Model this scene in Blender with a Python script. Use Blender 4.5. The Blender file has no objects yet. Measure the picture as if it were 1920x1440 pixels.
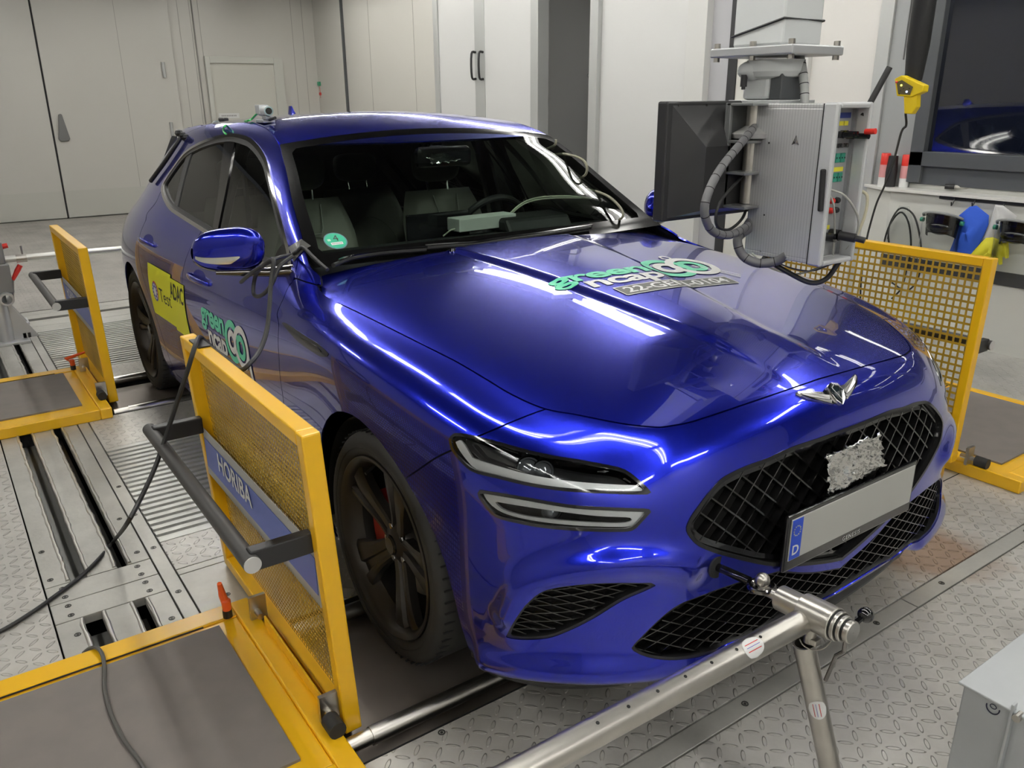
import bpy, bmesh, math, random
import numpy as np
from mathutils import Vector, Matrix
from mathutils.bvhtree import BVHTree
random.seed(7); rng = np.random.default_rng(7)
S = bpy.context.scene
COL = S.collection
PI = math.pi

# ------------------------------------------------------------------ camera
# car axes: +X forward, +Y to the car's left, Z up; origin under the front axle
CAM = np.array([1.8405, -1.7531, 1.5025]); YAW, PITCH, ROLL = [math.radians(a) for a in (144.897, -19.181, -0.393)]
FPX = 1535.24; W, H = 1920, 1440
cf = np.array([math.cos(PITCH)*math.cos(YAW), math.cos(PITCH)*math.sin(YAW), math.sin(PITCH)])
cr0 = np.array([math.sin(YAW), -math.cos(YAW), 0.0]); cu0 = np.cross(cr0, cf)
cr = math.cos(ROLL)*cr0 + math.sin(ROLL)*cu0
cu = -math.sin(ROLL)*cr0 + math.cos(ROLL)*cu0
cam = bpy.data.cameras.new('camera'); camo = bpy.data.objects.new('camera', cam); COL.objects.link(camo)
camo.matrix_world = Matrix(((cr[0], cu[0], -cf[0], CAM[0]), (cr[1], cu[1], -cf[1], CAM[1]), (cr[2], cu[2], -cf[2], CAM[2]), (0, 0, 0, 1)))
cam.sensor_fit = 'HORIZONTAL'; cam.sensor_width = 36.0; cam.lens = 36.0*FPX/W; cam.clip_start = 0.05; cam.clip_end = 100
S.camera = camo

# ------------------------------------------------------------------ view and world
S.view_settings.view_transform = 'Standard'; S.view_settings.look = 'None'
S.view_settings.gamma = 1.0; S.view_settings.use_curve_mapping = False
S.view_settings.exposure = 0.48
wd = bpy.data.worlds.new('world'); S.world = wd; wd.use_nodes = True
wd.node_tree.nodes['Background'].inputs[0].default_value = (0.9, 0.95, 1.0, 1)
wd.node_tree.nodes['Background'].inputs[1].default_value = 0.05
try:
    S.cycles.use_denoising = True
    S.cycles.max_bounces = 8; S.cycles.glossy_bounces = 5; S.cycles.transparent_max_bounces = 12
    S.cycles.sample_clamp_indirect = 6.0; S.cycles.blur_glossy = 0.5
    S.cycles.caustics_reflective = False; S.cycles.caustics_refractive = False
except Exception:
    pass

# ------------------------------------------------------------------ ceiling lamps: positions of the twin-tube fixtures (centre x, centre y, length, along)
CEIL = 3.05
LAMPS = [(x, y, 1.5, 'x') for y in (-.45, 2.45) for x in (-9.0, -7.3, -5.6, -3.9, -2.2, -.5, 1.2, 2.9)]+[(x, -3.2, 1.5, 'x') for x in (-8.2, -5.2, -1.2, .6, 2.4, 4.2)]+[(4.3, y, 1.5, 'y') for y in (-1.6, .6)]
LAMP_POWER = 26.0

# ------------------------------------------------------------------ helpers
def ray(q):
    d = cf + cr*(q[0]-960)/FPX - cu*(q[1]-720)/FPX
    return d/np.linalg.norm(d)
def at(q, ax, val):
    """the place in the room that lies on the plane x/y/z = val (ax 0/1/2) along the sight line of photo pixel q"""
    d = ray(q); return CAM + d*(val-CAM[ax])/d[ax]
def tag(o, label=None, cat=None, group=None, kind=None):
    if label: o['label'] = label
    if cat: o['category'] = cat
    if group: o['group'] = group
    if kind: o['kind'] = kind
    return o
def empty(name, loc=(0, 0, 0), label=None, cat=None, group=None, rz=0.0):
    o = bpy.data.objects.new(name, None); COL.objects.link(o); o.location = loc; o.rotation_euler = (0, 0, rz)
    o.empty_display_size = 0.1
    return tag(o, label, cat, group)
LOCAL = [False]     # True while a thing's shapes are given from its own origin
def mk(name, V, F, mat, parent=None, smooth=True, label=None, solid=0, bevel=0, kind=None):
    me = bpy.data.meshes.new(name)
    me.from_pydata([tuple(map(float, v)) for v in V], [], [tuple(int(i) for i in f) for f in F]); me.update()
    o = bpy.data.objects.new(name, me); COL.objects.link(o)
    if isinstance(mat, (list, tuple)):
        for m in mat: me.materials.append(m)
    elif mat: me.materials.append(mat)
    if smooth:
        me.polygons.foreach_set('use_smooth', [True]*len(me.polygons))
    if parent: o.parent = parent
    if parent and not LOCAL[0]:
        o.location = tuple(-c for c in world_loc(parent)) if world_loc(parent) != (0, 0, 0) else (0, 0, 0)
    if solid:
        m = o.modifiers.new('s', 'SOLIDIFY'); m.thickness = abs(solid); m.offset = -1 if solid > 0 else 1; m.use_even_offset = False
    if bevel:
        m = o.modifiers.new('b', 'BEVEL'); m.width = bevel; m.segments = 2; m.limit_method = 'ANGLE'; m.angle_limit = 0.6
        m.harden_normals = False
    if label: o['label'] = label
    if kind: o['kind'] = kind
    return o
def world_loc(o):
    x, y, z = 0.0, 0.0, 0.0
    while o is not None:
        x += o.location[0]; y += o.location[1]; z += o.location[2]; o = o.parent
    return (round(x, 6), round(y, 6), round(z, 6))
def flat(o, ang=0.6):
    """smooth only across shallow edges"""
    me = o.data; me.polygons.foreach_set('use_smooth', [True]*len(me.polygons))
    bm = bmesh.new(); bm.from_mesh(me)
    for e in bm.edges:
        e.smooth = not (len(e.link_faces) == 2 and e.calc_face_angle(0) > ang)
    bm.to_mesh(me); bm.free()
    return o
class MB:
    """collects shapes for ONE mesh"""
    def __init__(s): s.V = []; s.F = []; s.M = []
    def add(s, V, F, mi=0):
        n = len(s.V); s.V += [tuple(map(float, v)) for v in V]; s.F += [tuple(i+n for i in f) for f in F]; s.M += [mi]*len(F); return s
    def box(s, c, d, rot=None, mi=0):
        c = np.array(c, float); h = np.array(d, float)/2
        P = np.array([(x, y, z) for x in (-1, 1) for y in (-1, 1) for z in (-1, 1)])*h
        if rot is not None: P = P @ np.array(rot).T
        return s.add(P+c, [(0, 1, 3, 2), (4, 6, 7, 5), (0, 4, 5, 1), (2, 3, 7, 6), (0, 2, 6, 4), (1, 5, 7, 3)], mi)
    def bx(s, x0, x1, y0, y1, z0, z1, mi=0):
        return s.box(((x0+x1)/2, (y0+y1)/2, (z0+z1)/2), (abs(x1-x0), abs(y1-y0), abs(z1-z0)), None, mi)
    def beam(s, a, b, w, h, up=(0, 0, 1), mi=0):
        a = np.array(a, float); b = np.array(b, float); d = b-a; L = np.linalg.norm(d); d = d/L
        u = np.array(up, float); r = np.cross(d, u); r /= np.linalg.norm(r); u = np.cross(r, d)
        return s.box((a+b)/2, (L, w, h), np.array([d, r, u]).T, mi)
    def tube(s, pts, rad, n=12, cap=True, mi=0):
        P = np.array(pts, float); m = len(P)
        R_ = np.full(m, rad) if np.isscalar(rad) else np.array(rad, float)
        T = np.gradient(P, axis=0); T /= np.linalg.norm(T, axis=1)[:, None]+1e-12
        ref = np.array([0, 0, 1.0]) if abs(T[0][2]) < .9 else np.array([1.0, 0, 0])
        u = np.cross(T[0], ref); u /= np.linalg.norm(u); V = []
        for i in range(m):
            u = u-T[i]*(u@T[i]); u /= np.linalg.norm(u); v = np.cross(T[i], u)
            for k in range(n):
                a = 2*PI*k/n; V.append(P[i]+R_[i]*(math.cos(a)*u+math.sin(a)*v))
        F = [(i*n+k, i*n+(k+1) % n, (i+1)*n+(k+1) % n, (i+1)*n+k) for i in range(m-1) for k in range(n)]
        if cap: F += [tuple(range(n-1, -1, -1)), tuple((m-1)*n+k for k in range(n))]
        return s.add(V, F, mi)
    def cyl(s, a, b, r, n=20, mi=0, r2=None):
        return s.tube([a, b], [r, r if r2 is None else r2], n, True, mi)
    def lathe(s, prof, o, ax, n=40, mi=0, closed=False):
        """prof: (r, h) pairs; o origin; ax axis vector"""
        ax = np.array(ax, float); ax /= np.linalg.norm(ax); ref = np.array([0, 0, 1.0]) if abs(ax[2]) < .9 else np.array([1.0, 0, 0])
        u = np.cross(ref, ax); u /= np.linalg.norm(u); v = np.cross(ax, u); o = np.array(o, float)
        V = [o+ax*h+r*(math.cos(2*PI*k/n)*u+math.sin(2*PI*k/n)*v) for r, h in prof for k in range(n)]; m = len(prof)
        F = [(i*n+k, i*n+(k+1) % n, (i+1)*n+(k+1) % n, (i+1)*n+k) for i in range(m-1) for k in range(n)]
        if closed: F += [((m-1)*n+k, (m-1)*n+(k+1) % n, (k+1) % n, k) for k in range(n)]
        return s.add(V, F, mi)
    def ball(s, c, r, n=16, sc=(1, 1, 1), mi=0):
        c = np.array(c, float); V = [c+np.array([0, 0, r*sc[2]])]; m = n//2
        for i in range(1, m):
            t = PI*i/m
            for k in range(n):
                a = 2*PI*k/n; V.append(c+r*np.array([math.sin(t)*math.cos(a)*sc[0], math.sin(t)*math.sin(a)*sc[1], math.cos(t)*sc[2]]))
        V.append(c-np.array([0, 0, r*sc[2]])); F = [(0, 1+k, 1+(k+1) % n) for k in range(n)]
        for i in range(m-2):
            F += [(1+i*n+k, 1+(i+1)*n+k, 1+(i+1)*n+(k+1) % n, 1+i*n+(k+1) % n) for k in range(n)]
        L = len(V)-1; F += [(L, L-n+(k+1) % n, L-n+k) for k in range(n)]
        return s.add(V, F, mi)
    def prism(s, poly, o, u, v, w, mi=0):
        """poly in the u,v plane at o, extruded by vector w"""
        o, u, v, w = [np.array(a, float) for a in (o, u, v, w)]; n = len(poly)
        A = [o+u*p[0]+v*p[1] for p in poly]; B = [a+w for a in A]
        return s.add(A+B, [tuple(range(n-1, -1, -1)), tuple(range(n, 2*n))]+[(i, (i+1) % n, n+(i+1) % n, n+i) for i in range(n)], mi)
    def build(s, name, mat, parent=None, smooth=True, ang=0.6, label=None, bevel=0, kind=None):
        o = mk(name, s.V, s.F, mat, parent, smooth, label, 0, bevel, kind)
        if isinstance(mat, (list, tuple)): o.data.polygons.foreach_set('material_index', s.M)
        if smooth: flat(o, ang)
        return o
def copy_tree(o, parent=None):
    c = o.copy(); COL.objects.link(c); c.parent = parent
    for ch in o.children: copy_tree(ch, c)
    return c
def cat(P, n=8):
    """smooth curve through the points P"""
    P = np.array(P, float); P = np.vstack([2*P[0]-P[1], P, 2*P[-1]-P[-2]]); o = []
    for i in range(1, len(P)-2):
        a, b, c, d = P[i-1:i+3]
        for t in np.linspace(0, 1, n, endpoint=False):
            o.append(.5*((2*b)+(-a+c)*t+(2*a-5*b+4*c-d)*t*t+(-a+3*b-3*c+d)*t**3))
    o.append(P[-2]); return np.array(o)

def text_mesh(txt, size, font_bold=False, spacing=1.0, resol=3, shear=0.0):
    cu_ = bpy.data.curves.new('t', 'FONT'); cu_.body = txt; cu_.size = size; cu_.align_x = 'CENTER'; cu_.align_y = 'CENTER'; cu_.resolution_u = resol; cu_.space_character = spacing; cu_.shear = shear
    if font_bold: cu_.offset = size*(.018 if font_bold is True else font_bold)
    ob = bpy.data.objects.new('t', cu_); COL.objects.link(ob); dg = bpy.context.evaluated_depsgraph_get(); me = bpy.data.meshes.new_from_object(ob.evaluated_get(dg))
    bm = bmesh.new(); bm.from_mesh(me); bmesh.ops.triangulate(bm, faces=bm.faces)
    bm.verts.ensure_lookup_table(); V = np.array([v.co[:] for v in bm.verts]); F = [tuple(v.index for v in f.verts) for f in bm.faces]; bm.free()
    bpy.data.objects.remove(ob); bpy.data.curves.remove(cu_); bpy.data.meshes.remove(me); return V, F
def text_obj(name, txt, size, o, u, v, m, parent, th=.0012, **k):
    V, F = text_mesh(txt, size, **k); o, u, v = [np.array(a, float) for a in (o, u, v)]; n = np.cross(u, v); n /= np.linalg.norm(n)
    P = o+V[:, :1]*u+V[:, 1:2]*v+n*th; return mk(name, P, F, m, parent, False)
# ------------------------------------------------------------------ materials
MATS = {}
def mat(name, col, rough=0.5, metal=0.0, **k):
    if name in MATS: return MATS[name]
    m = bpy.data.materials.new(name); m.use_nodes = True; b = m.node_tree.nodes['Principled BSDF']
    b.inputs['Base Color'].default_value = (*col, 1); b.inputs['Roughness'].default_value = rough; b.inputs['Metallic'].default_value = metal
    for a, v in k.items():
        if a in ('noise', 'bump', 'ncol', 'nscale'): continue
        b.inputs[a.replace('_', ' ')].default_value = v
    nt = m.node_tree
    if 'noise' in k:     # soft mottling of the surface colour (wear, dirt)
        tc = nt.nodes.new('ShaderNodeTexCoord'); n = nt.nodes.new('ShaderNodeTexNoise'); n.inputs['Scale'].default_value = k.get('nscale', 6); n.inputs['Detail'].default_value = 8
        r = nt.nodes.new('ShaderNodeMix'); r.data_type = 'RGBA'; c2 = k.get('ncol', tuple(c*.6 for c in col))
        mr = nt.nodes.new('ShaderNodeMapRange'); mr.inputs[1].default_value = .4; mr.inputs[2].default_value = .75; mr.inputs[4].default_value = k['noise']
        nt.links.new(tc.outputs['Object'], n.inputs['Vector']); nt.links.new(n.outputs['Fac'], mr.inputs[0]); nt.links.new(mr.outputs[0], r.inputs[0])
        r.inputs[6].default_value = (*col, 1); r.inputs[7].default_value = (*c2, 1); nt.links.new(r.outputs[2], b.inputs['Base Color'])
    if 'bump' in k:
        tc = nt.nodes.new('ShaderNodeTexCoord'); n = nt.nodes.new('ShaderNodeTexNoise'); n.inputs['Scale'].default_value = k.get('nscale', 6)*8
        bp = nt.nodes.new('ShaderNodeBump'); bp.inputs['Strength'].default_value = k['bump']; bp.inputs['Distance'].default_value = .002
        nt.links.new(tc.outputs['Object'], n.inputs['Vector']); nt.links.new(n.outputs['Fac'], bp.inputs['Height']); nt.links.new(bp.outputs['Normal'], b.inputs['Normal'])
    MATS[name] = m; return m
paint = mat('blue_paint', (0.006, 0.014, 0.40), 0.24, 0.85, Coat_Weight=1.0, Coat_Roughness=0.015, Coat_IOR=1.5)
black_gloss = mat('gloss_black', (0.006, 0.006, 0.007), 0.12, 0.0, Coat_Weight=0.6, Coat_Roughness=0.05)
black_soft = mat('satin_black', (0.012, 0.012, 0.013), 0.45)
black_matte = mat('matte_black', (0.006, 0.006, 0.006), 0.8)
rubber = mat('rubber', (0.016, 0.016, 0.015), 0.72, noise=.5, nscale=9, ncol=(0.03, 0.027, 0.024))
chrome = mat('chrome', (0.75, 0.74, 0.72), 0.08, 1.0)
dark_chrome = mat('dark_chrome', (0.22, 0.21, 0.2), 0.15, 1.0)
steel = mat('steel', (0.52, 0.5, 0.46), 0.32, 1.0, noise=.5, nscale=14, ncol=(0.36, 0.34, 0.31))
alu = mat('aluminium', (0.62, 0.63, 0.64), 0.38, 0.7)
yellow = mat('yellow_lacquer', (0.90, 0.50, 0.008), 0.36, 0.0, Coat_Weight=0.3, Coat_Roughness=0.2, noise=.35, nscale=5, ncol=(0.74, 0.44, 0.01))
cable_m = mat('black_cable', (0.02, 0.02, 0.02), 0.55)
white_m = mat('white_plastic', (0.75, 0.75, 0.74), 0.4)
red_m = mat('red_plastic', (0.65, 0.03, 0.02), 0.35)
orange_m = mat('orange_plastic', (0.85, 0.13, 0.03), 0.35)
# ================================================================== ROOM
def struct(o): o['kind'] = 'structure'; return o
wall_m = mat('wall_panel', (.60, .585, .54), .42, 0, noise=.25, nscale=1.2, ncol=(.55, .535, .49))
wall_w = mat('wall_white', (.68, .68, .67), .4)
grey_fr = mat('grey_frame', (.50, .51, .50), .4, .3)
dark_fr = mat('dark_frame', (.065, .07, .075), .4)
line_m = mat('seam_dark', (.03, .03, .03), .8)
XB, YR = -10.95, 3.62
def plate_mat(name, base, rough, metal, lug=True, pitch=.056, rust=False, scale2=1.0):
    m = bpy.data.materials.new(name); m.use_nodes = True; nt = m.node_tree; b = nt.nodes['Principled BSDF']; N = nt.nodes.new; Lk = nt.links.new
    tc = N('ShaderNodeTexCoord')
    def math_(op, a, bb=None, c=None):
        n = N('ShaderNodeMath'); n.operation = op
        for i, v in enumerate((a, bb, c)):
            if v is None: continue
            if isinstance(v, (int, float)): n.inputs[i].default_value = v
            else: Lk(v, n.inputs[i])
        return n.outputs[0]
    sx = N('ShaderNodeSeparateXYZ'); Lk(tc.outputs['Object'], sx.inputs[0])
    h = None
    if lug:
        X = math_('MULTIPLY', math_('ADD', sx.outputs[0], sx.outputs[1]), .70711/pitch); Y = math_('MULTIPLY', math_('SUBTRACT', sx.outputs[0], sx.outputs[1]), .70711/pitch)
        for k in (0, 1):
            fx_ = math_('SUBTRACT', math_('FRACT', math_('ADD', X, .5*k)), .5); fy_ = math_('SUBTRACT', math_('FRACT', math_('ADD', Y, .5*k)), .5)
            if k: fx_, fy_ = fy_, fx_
            d = math_('ADD', math_('POWER', math_('DIVIDE', fx_, .34), 2.0), math_('POWER', math_('DIVIDE', fy_, .105), 2.0))
            g = math_('MAXIMUM', math_('SUBTRACT', 1.0, d), 0.0); h = g if h is None else math_('ADD', h, g)
        h = math_('MINIMUM', math_('MULTIPLY', h, 2.2), 1.0)
    n1 = N('ShaderNodeTexNoise'); n1.inputs['Scale'].default_value = 2.2*scale2; n1.inputs['Detail'].default_value = 7; n1.inputs['Roughness'].default_value = .65; Lk(tc.outputs['Object'], n1.inputs['Vector'])
    n2 = N('ShaderNodeTexNoise'); n2.inputs['Scale'].default_value = 55; n2.inputs['Detail'].default_value = 4; Lk(tc.outputs['Object'], n2.inputs['Vector'])
    mx = N('ShaderNodeMix'); mx.data_type = 'RGBA'; mr = N('ShaderNodeMapRange'); mr.inputs[1].default_value = .35; mr.inputs[2].default_value = .7; Lk(n1.outputs['Fac'], mr.inputs[0]); Lk(mr.outputs[0], mx.inputs[0])
    mx.inputs[6].default_value = (*base, 1); mx.inputs[7].default_value = (*[c*.66 for c in base], 1); out = mx.outputs[2]
    if rust:   # a rusty patch beside the nose of the car
        v = N('ShaderNodeVectorMath'); v.operation = 'DISTANCE'; Lk(tc.outputs['Object'], v.inputs[0]); v.inputs[1].default_value = rust
        r0 = math_('MULTIPLY', math_('SUBTRACT', .26, math_('ADD', v.outputs['Value'], math_('MULTIPLY', math_('SUBTRACT', n1.outputs['Fac'], .5), .5))), 6.0); r0 = math_('MINIMUM', math_('MAXIMUM', r0, 0.0), .75)
        m2 = N('ShaderNodeMix'); m2.data_type = 'RGBA'; Lk(r0, m2.inputs[0]); Lk(out, m2.inputs[6]); m2.inputs[7].default_value = (.24, .125, .06, 1); out = m2.outputs[2]
    Lk(out, b.inputs['Base Color']); b.inputs['Metallic'].default_value = metal
    rr = math_('ADD', math_('MULTIPLY', n2.outputs['Fac'], .25), rough-.12)
    if h is not None: rr = math_('SUBTRACT', rr, math_('MULTIPLY', h, .10))
    Lk(rr, b.inputs['Roughness'])
    bp = N('ShaderNodeBump'); bp.inputs['Distance'].default_value = .005 if lug else .0006; bp.inputs['Strength'].default_value = 1.0
    Lk(h if h is not None else n2.outputs['Fac'], bp.inputs['Height']); Lk(bp.outputs[0], b.inputs['Normal']); return m
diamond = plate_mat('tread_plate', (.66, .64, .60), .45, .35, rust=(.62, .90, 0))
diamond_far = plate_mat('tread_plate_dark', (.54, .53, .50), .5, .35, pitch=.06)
smooth_pl = plate_mat('floor_steel', (.58, .57, .53), .42, .45, lug=False)
bar_m = plate_mat('grate_steel', (.66, .66, .63), .38, .45, lug=False)
weld_m = mat('weld', (.62, .60, .56), .35, .8, bump=.6, nscale=8)

def fbox(name, x0, x1, y0, y1, z1, m, t=.03, seam=.0025):
    b = MB().bx(x0+seam, x1-seam, y0+seam, y1-seam, z1-t, z1); return struct(b.build(name, m, smooth=False, bevel=.0012))
# pit below everything
struct(MB().bx(XB-.1, 5.1, -4.6, YR+.2, -.75, -.70).build('floor', mat('pit_dark', (.02, .02, .02), .9), smooth=False))
Z = 0.0
LY = [-1.68, -1.60, -1.553, -1.455, -1.425, -1.35, -1.30]
# left of the rails: tread plate
fbox('floor', -4.55, .42, -2.6, LY[0], Z, diamond); fbox('floor', .42, .725, -4.5, LY[0], Z, diamond); fbox('floor', .785, 5.0, -4.5, LY[0], Z, diamond)
fbox('floor', -4.55, .42, -4.5, -2.6, Z, diamond)
def rails(x0, x1, s=1):
    ys = [a*s for a in LY]
    for a, b_ in ((0, 1), (2, 3), (4, 5)):
        fbox('floor', x0, x1, min(ys[a], ys[b_]), max(ys[a], ys[b_]), Z, smooth_pl)
    w = MB()
    for q, off in ((1, -.008), (2, .008), (3, -.008), (4, .008)):
        n = int((x1-x0)/.03); xs = np.linspace(x0+.01, x1-.01, n); rr = .0055+.003*rng.random(n)
        w.tube(np.column_stack([xs, np.full(n, ys[q]+off*s)+.0015*rng.standard_normal(n), np.full(n, Z-.001)]), rr, 6)
    struct(w.build('floor', weld_m, ang=1.2))
    fbox('floor', x0, x1, min(ys[1], ys[4]), max(ys[1], ys[4]), Z-.075, mat('slot_bottom', (.25, .25, .24), .5, .5), .01)
for s in (-1, 1):     # s = -1 mirrors to the car's left side
    k = 1 if s == -1 else -1
    rails(-4.55, -.93, k); rails(-.69, -.30, k)
    fbox('floor', -.93, -.81, *sorted((LY[0]*k, LY[5]*k)), Z, smooth_pl); fbox('floor', -.81, -.69, *sorted((LY[0]*k, LY[5]*k)), Z, smooth_pl)
    fbox('floor', -4.55, -.30, *sorted((LY[5]*k, LY[6]*k)), Z, smooth_pl)
    fbox('floor', -.30, .36, *sorted((-1.68*k, -1.20*k)), Z, smooth_pl)
Y0, Y1 = -1.30, 1.30
def grating(x0, x1, pitch):
    b = MB(); x = x0
    while x < x1-.01:
        b.bx(x+.004, x+pitch*.62, Y0+.004, Y1-.004, Z-.03, Z); b.bx(x+pitch*.62, x+pitch+.004, Y0+.004, Y1-.004, Z-.03, Z-.010); x += pitch
    b.bx(x0, x0+.004, Y0, Y1, Z-.03, Z); return struct(b.build('floor', bar_m, smooth=False))
grating(-2.05, -1.07, .049); fbox('floor', -1.07, -1.025, Y0, Y1, Z, bar_m)
grating(-4.55, -3.75, .049); grating(-3.75, -3.42, .049)
fbox('floor', -3.42, -3.12, Y0, Y1, Z, diamond); fbox('floor', -2.50, -2.05, Y0, Y1, Z, diamond)
fbox('floor', -1.025, -.80, Y0, Y1, Z, diamond); fbox('floor', -.80, -.76, Y0, Y1, Z, smooth_pl)
fbox('floor', -.76, -.30, Y0, -1.1, Z, smooth_pl); fbox('floor', -.76, -.30, -1.1, Y1, Z, diamond)
fbox('floor', .36, .725, -1.68, 1.68, Z, diamond); fbox('floor', .725, .785, -4.5, .53, Z, smooth_pl); fbox('floor', .725, .785, .53, YR, Z, smooth_pl)
fbox('floor', .785, 5.0, -1.68, YR, Z, diamond)
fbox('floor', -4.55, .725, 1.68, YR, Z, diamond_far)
# beyond the rig, towards the gate
fbox('floor', -4.70, -4.55, -4.5, YR, Z, smooth_pl); fbox('floor', -4.90, -4.70, -4.5, YR, Z, smooth_pl); fbox('floor', -5.10, -4.97, -4.5, YR, Z, smooth_pl); fbox('floor', -5.22, -5.10, -4.5, YR, Z, smooth_pl)
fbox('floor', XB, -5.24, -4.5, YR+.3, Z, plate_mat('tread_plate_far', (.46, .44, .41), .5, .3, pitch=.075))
# screw heads in the cover plates
sc = MB()
for x, y in [(-.90, -1.63), (-.90, -1.40), (-.84, -1.40), (-.84, -1.63), (-.78, -1.63), (-.72, -1.63), (-.78, -1.40), (-.72, -1.40), (-.66, -1.325), (-.55, -1.2), (-1.0, -1.325), (-1.3, -1.325), (-1.6, -1.325), (-1.0, -1.38), (-1.3, -1.38), (-.6, -1.63), (-.45, -1.64), (-.52, -1.38), (-1.2, -1.655), (-.98, -1.655),
             (.755, -.25), (.755, .35), (.755, .72), (.755, 1.3), (.755, -.7), (.38, -.95), (.56, -.3), (.60, .15)]:
    sc.lathe([(.0001, .0012), (.004, .0012), (.0042, -.001), (.0062, -.001), (.0065, .0014), (.0095, .0014), (.0098, 0)], (x, y, 0), (0, 0, 1), 14)
struct(sc.build('floor', mat('screw_dark', (.09, .09, .085), .4, .7)))

# ---- walls
def wallbox(name, x0, x1, y0, y1, z0, z1, m, parent=None, bevel=.003):
    o = MB().bx(x0, x1, y0, y1, z0, z1).build(name, m, parent, smooth=False, bevel=bevel)
    return struct(o) if parent is None else o
def yb(px, py=150): return at((px, py), 0, XB)[1]
def zb(py, px=300): return at((px, py), 0, XB)[2]
def xr(px, py=150): return at((px, py), 1, YR)[0]
def zr(px, py): return at((px, py), 1, YR)[2]
wallbox('wall_back', XB-.12, XB, -4.6, YR+.4, 0, CEIL, wall_m)
g = mat('seam_grey', (.33, .32, .29), .7)
# gate with two leaves
gate = empty('door_1'); gate['kind'] = 'structure'
s0 = at((128, 411), 0, XB)[1]; zk = at((128, 357), 0, XB)[2]
for a, b_ in ((-3.9, s0-.012), (s0+.012, 1.48)):
    MB().bx(XB, XB+.05, a, b_, .01, CEIL).build('door_leaf', wall_m, gate, smooth=False, bevel=.004)
    MB().bx(XB+.05, XB+.054, a+.01, b_-.01, .015, zk).build('kick_plate', mat('kick_plate', (.56, .555, .505), .45), gate, smooth=False)
MB().bx(XB, XB+.03, s0-.012, s0+.012, 0, CEIL).build('door_gap', line_m, gate, smooth=False)
sm = at((275, 200), 0, XB)[1]-.25; MB().bx(XB+.05, XB+.0515, sm, sm+.005, zk, CEIL).build('panel_seam', g, gate, smooth=False)
hd = at((117, 240), 0, XB+.06)
MB().prism([(-.045, -.17), (-.07, -.14), (-.02, .17), (0, .18), (.02, .17), (.07, -.14), (.045, -.17)], (XB+.05, hd[1], hd[2]), (0, 1, 0), (0, 0, 1), (.03, 0, 0)).build('door_handle', mat('handle_grey', (.16, .16, .155), .5), gate, smooth=False, bevel=.008)
for q in ((307, 131), (322, 243)):
    c = at(q, 0, XB+.06); MB().cyl((XB+.065, c[1], c[2]-.10), (XB+.065, c[1], c[2]+.10), .022, 12).build('hinge', grey_fr, gate)
# personnel door with frame
d2 = empty('door_2'); d2['kind'] = 'structure'
dl_, dr_, dt_ = at((387, 150), 0, XB)[1], at((531, 150), 0, XB)[1], at((455, 107), 0, XB)[2]
il, ir, it = at((399, 180), 0, XB)[1], at((517, 180), 0, XB)[1], at((455, 119), 0, XB)[2]
f = MB(); f.bx(XB, XB+.05, dl_, il, 0, dt_); f.bx(XB, XB+.05, ir, dr_, 0, dt_); f.bx(XB, XB+.05, il, ir, it, dt_); f.build('door_frame', mat('door_frame', (.60, .60, .55), .45), d2, smooth=False, bevel=.004)
MB().bx(XB, XB+.012, il, ir, 0, it).build('door_leaf', mat('door_leaf', (.62, .61, .55), .45), d2, smooth=False)
c = at((430, 217), 0, XB+.02); MB().bx(XB+.012, XB+.016, c[1]-.15, c[1]+.15, c[2]-.035, c[2]+.035).build('door_sign', white_m, d2, smooth=False)
tx = MB()
for k in range(9): tx.bx(XB+.016, XB+.017, c[1]-.11+k*.025, c[1]-.095+k*.025, c[2]-.01, c[2]+.01)
tx.build('door_sign_print', mat('print_grey', (.3, .3, .3), .6), d2, smooth=False)
for a in (1.62, 1.78, 1.90, 3.25, 3.42, 3.60, 3.78):
    struct(MB().bx(XB, XB+.002, a, a+.006, 0, CEIL).build('trim_1', g, smooth=False))
struct(MB().bx(XB, XB+.02, yb(375), yb(375)+.012, 0, CEIL).build('trim_2', mat('seam_mid', (.3, .29, .27), .7), smooth=False))
# conduit with small valve
cy = yb(600); b = MB().cyl((XB+.04, cy, 0), (XB+.04, cy, CEIL), .016, 10); pipe = b.build('wall_conduit', mat('conduit', (.33, .32, .29), .4, .4)); tag(pipe, 'thin grey pipe running up the rear wall left of the corner post', 'pipe')
c = at((603, 157), 0, XB+.08); vv = empty('valve', (XB+.02, c[1], c[2]), 'small green and red shut-off valve on the rear wall pipe', 'valve')
MB().bx(XB+.02, XB+.10, c[1]-.05, c[1]+.05, c[2]-.03, c[2]+.03).build('valve_body', mat('valve_green', (.05, .3, .16), .5), vv, smooth=False, bevel=.008)
c2 = at((603, 176), 0, XB+.08); m = MB().bx(XB+.03, XB+.09, c2[1]-.02, c2[1]+.07, c2[2]-.02, c2[2]+.02); m.cyl((XB+.05, c2[1], c2[2]-.06), (XB+.05, c2[1], c2[2]+.10), .012, 8); m.build('valve_lever', red_m, vv, smooth=False)
# corner post
struct(MB().bx(XB, XB+1.0, YR-.02, YR+.3, 0, CEIL).build('wall_corner', wall_m, smooth=False, bevel=.004))
struct(MB().bx(XB+1.0, XB+1.04, YR-.03, YR+.3, 0, CEIL).build('trim_3', dark_fr, smooth=False))
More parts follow.
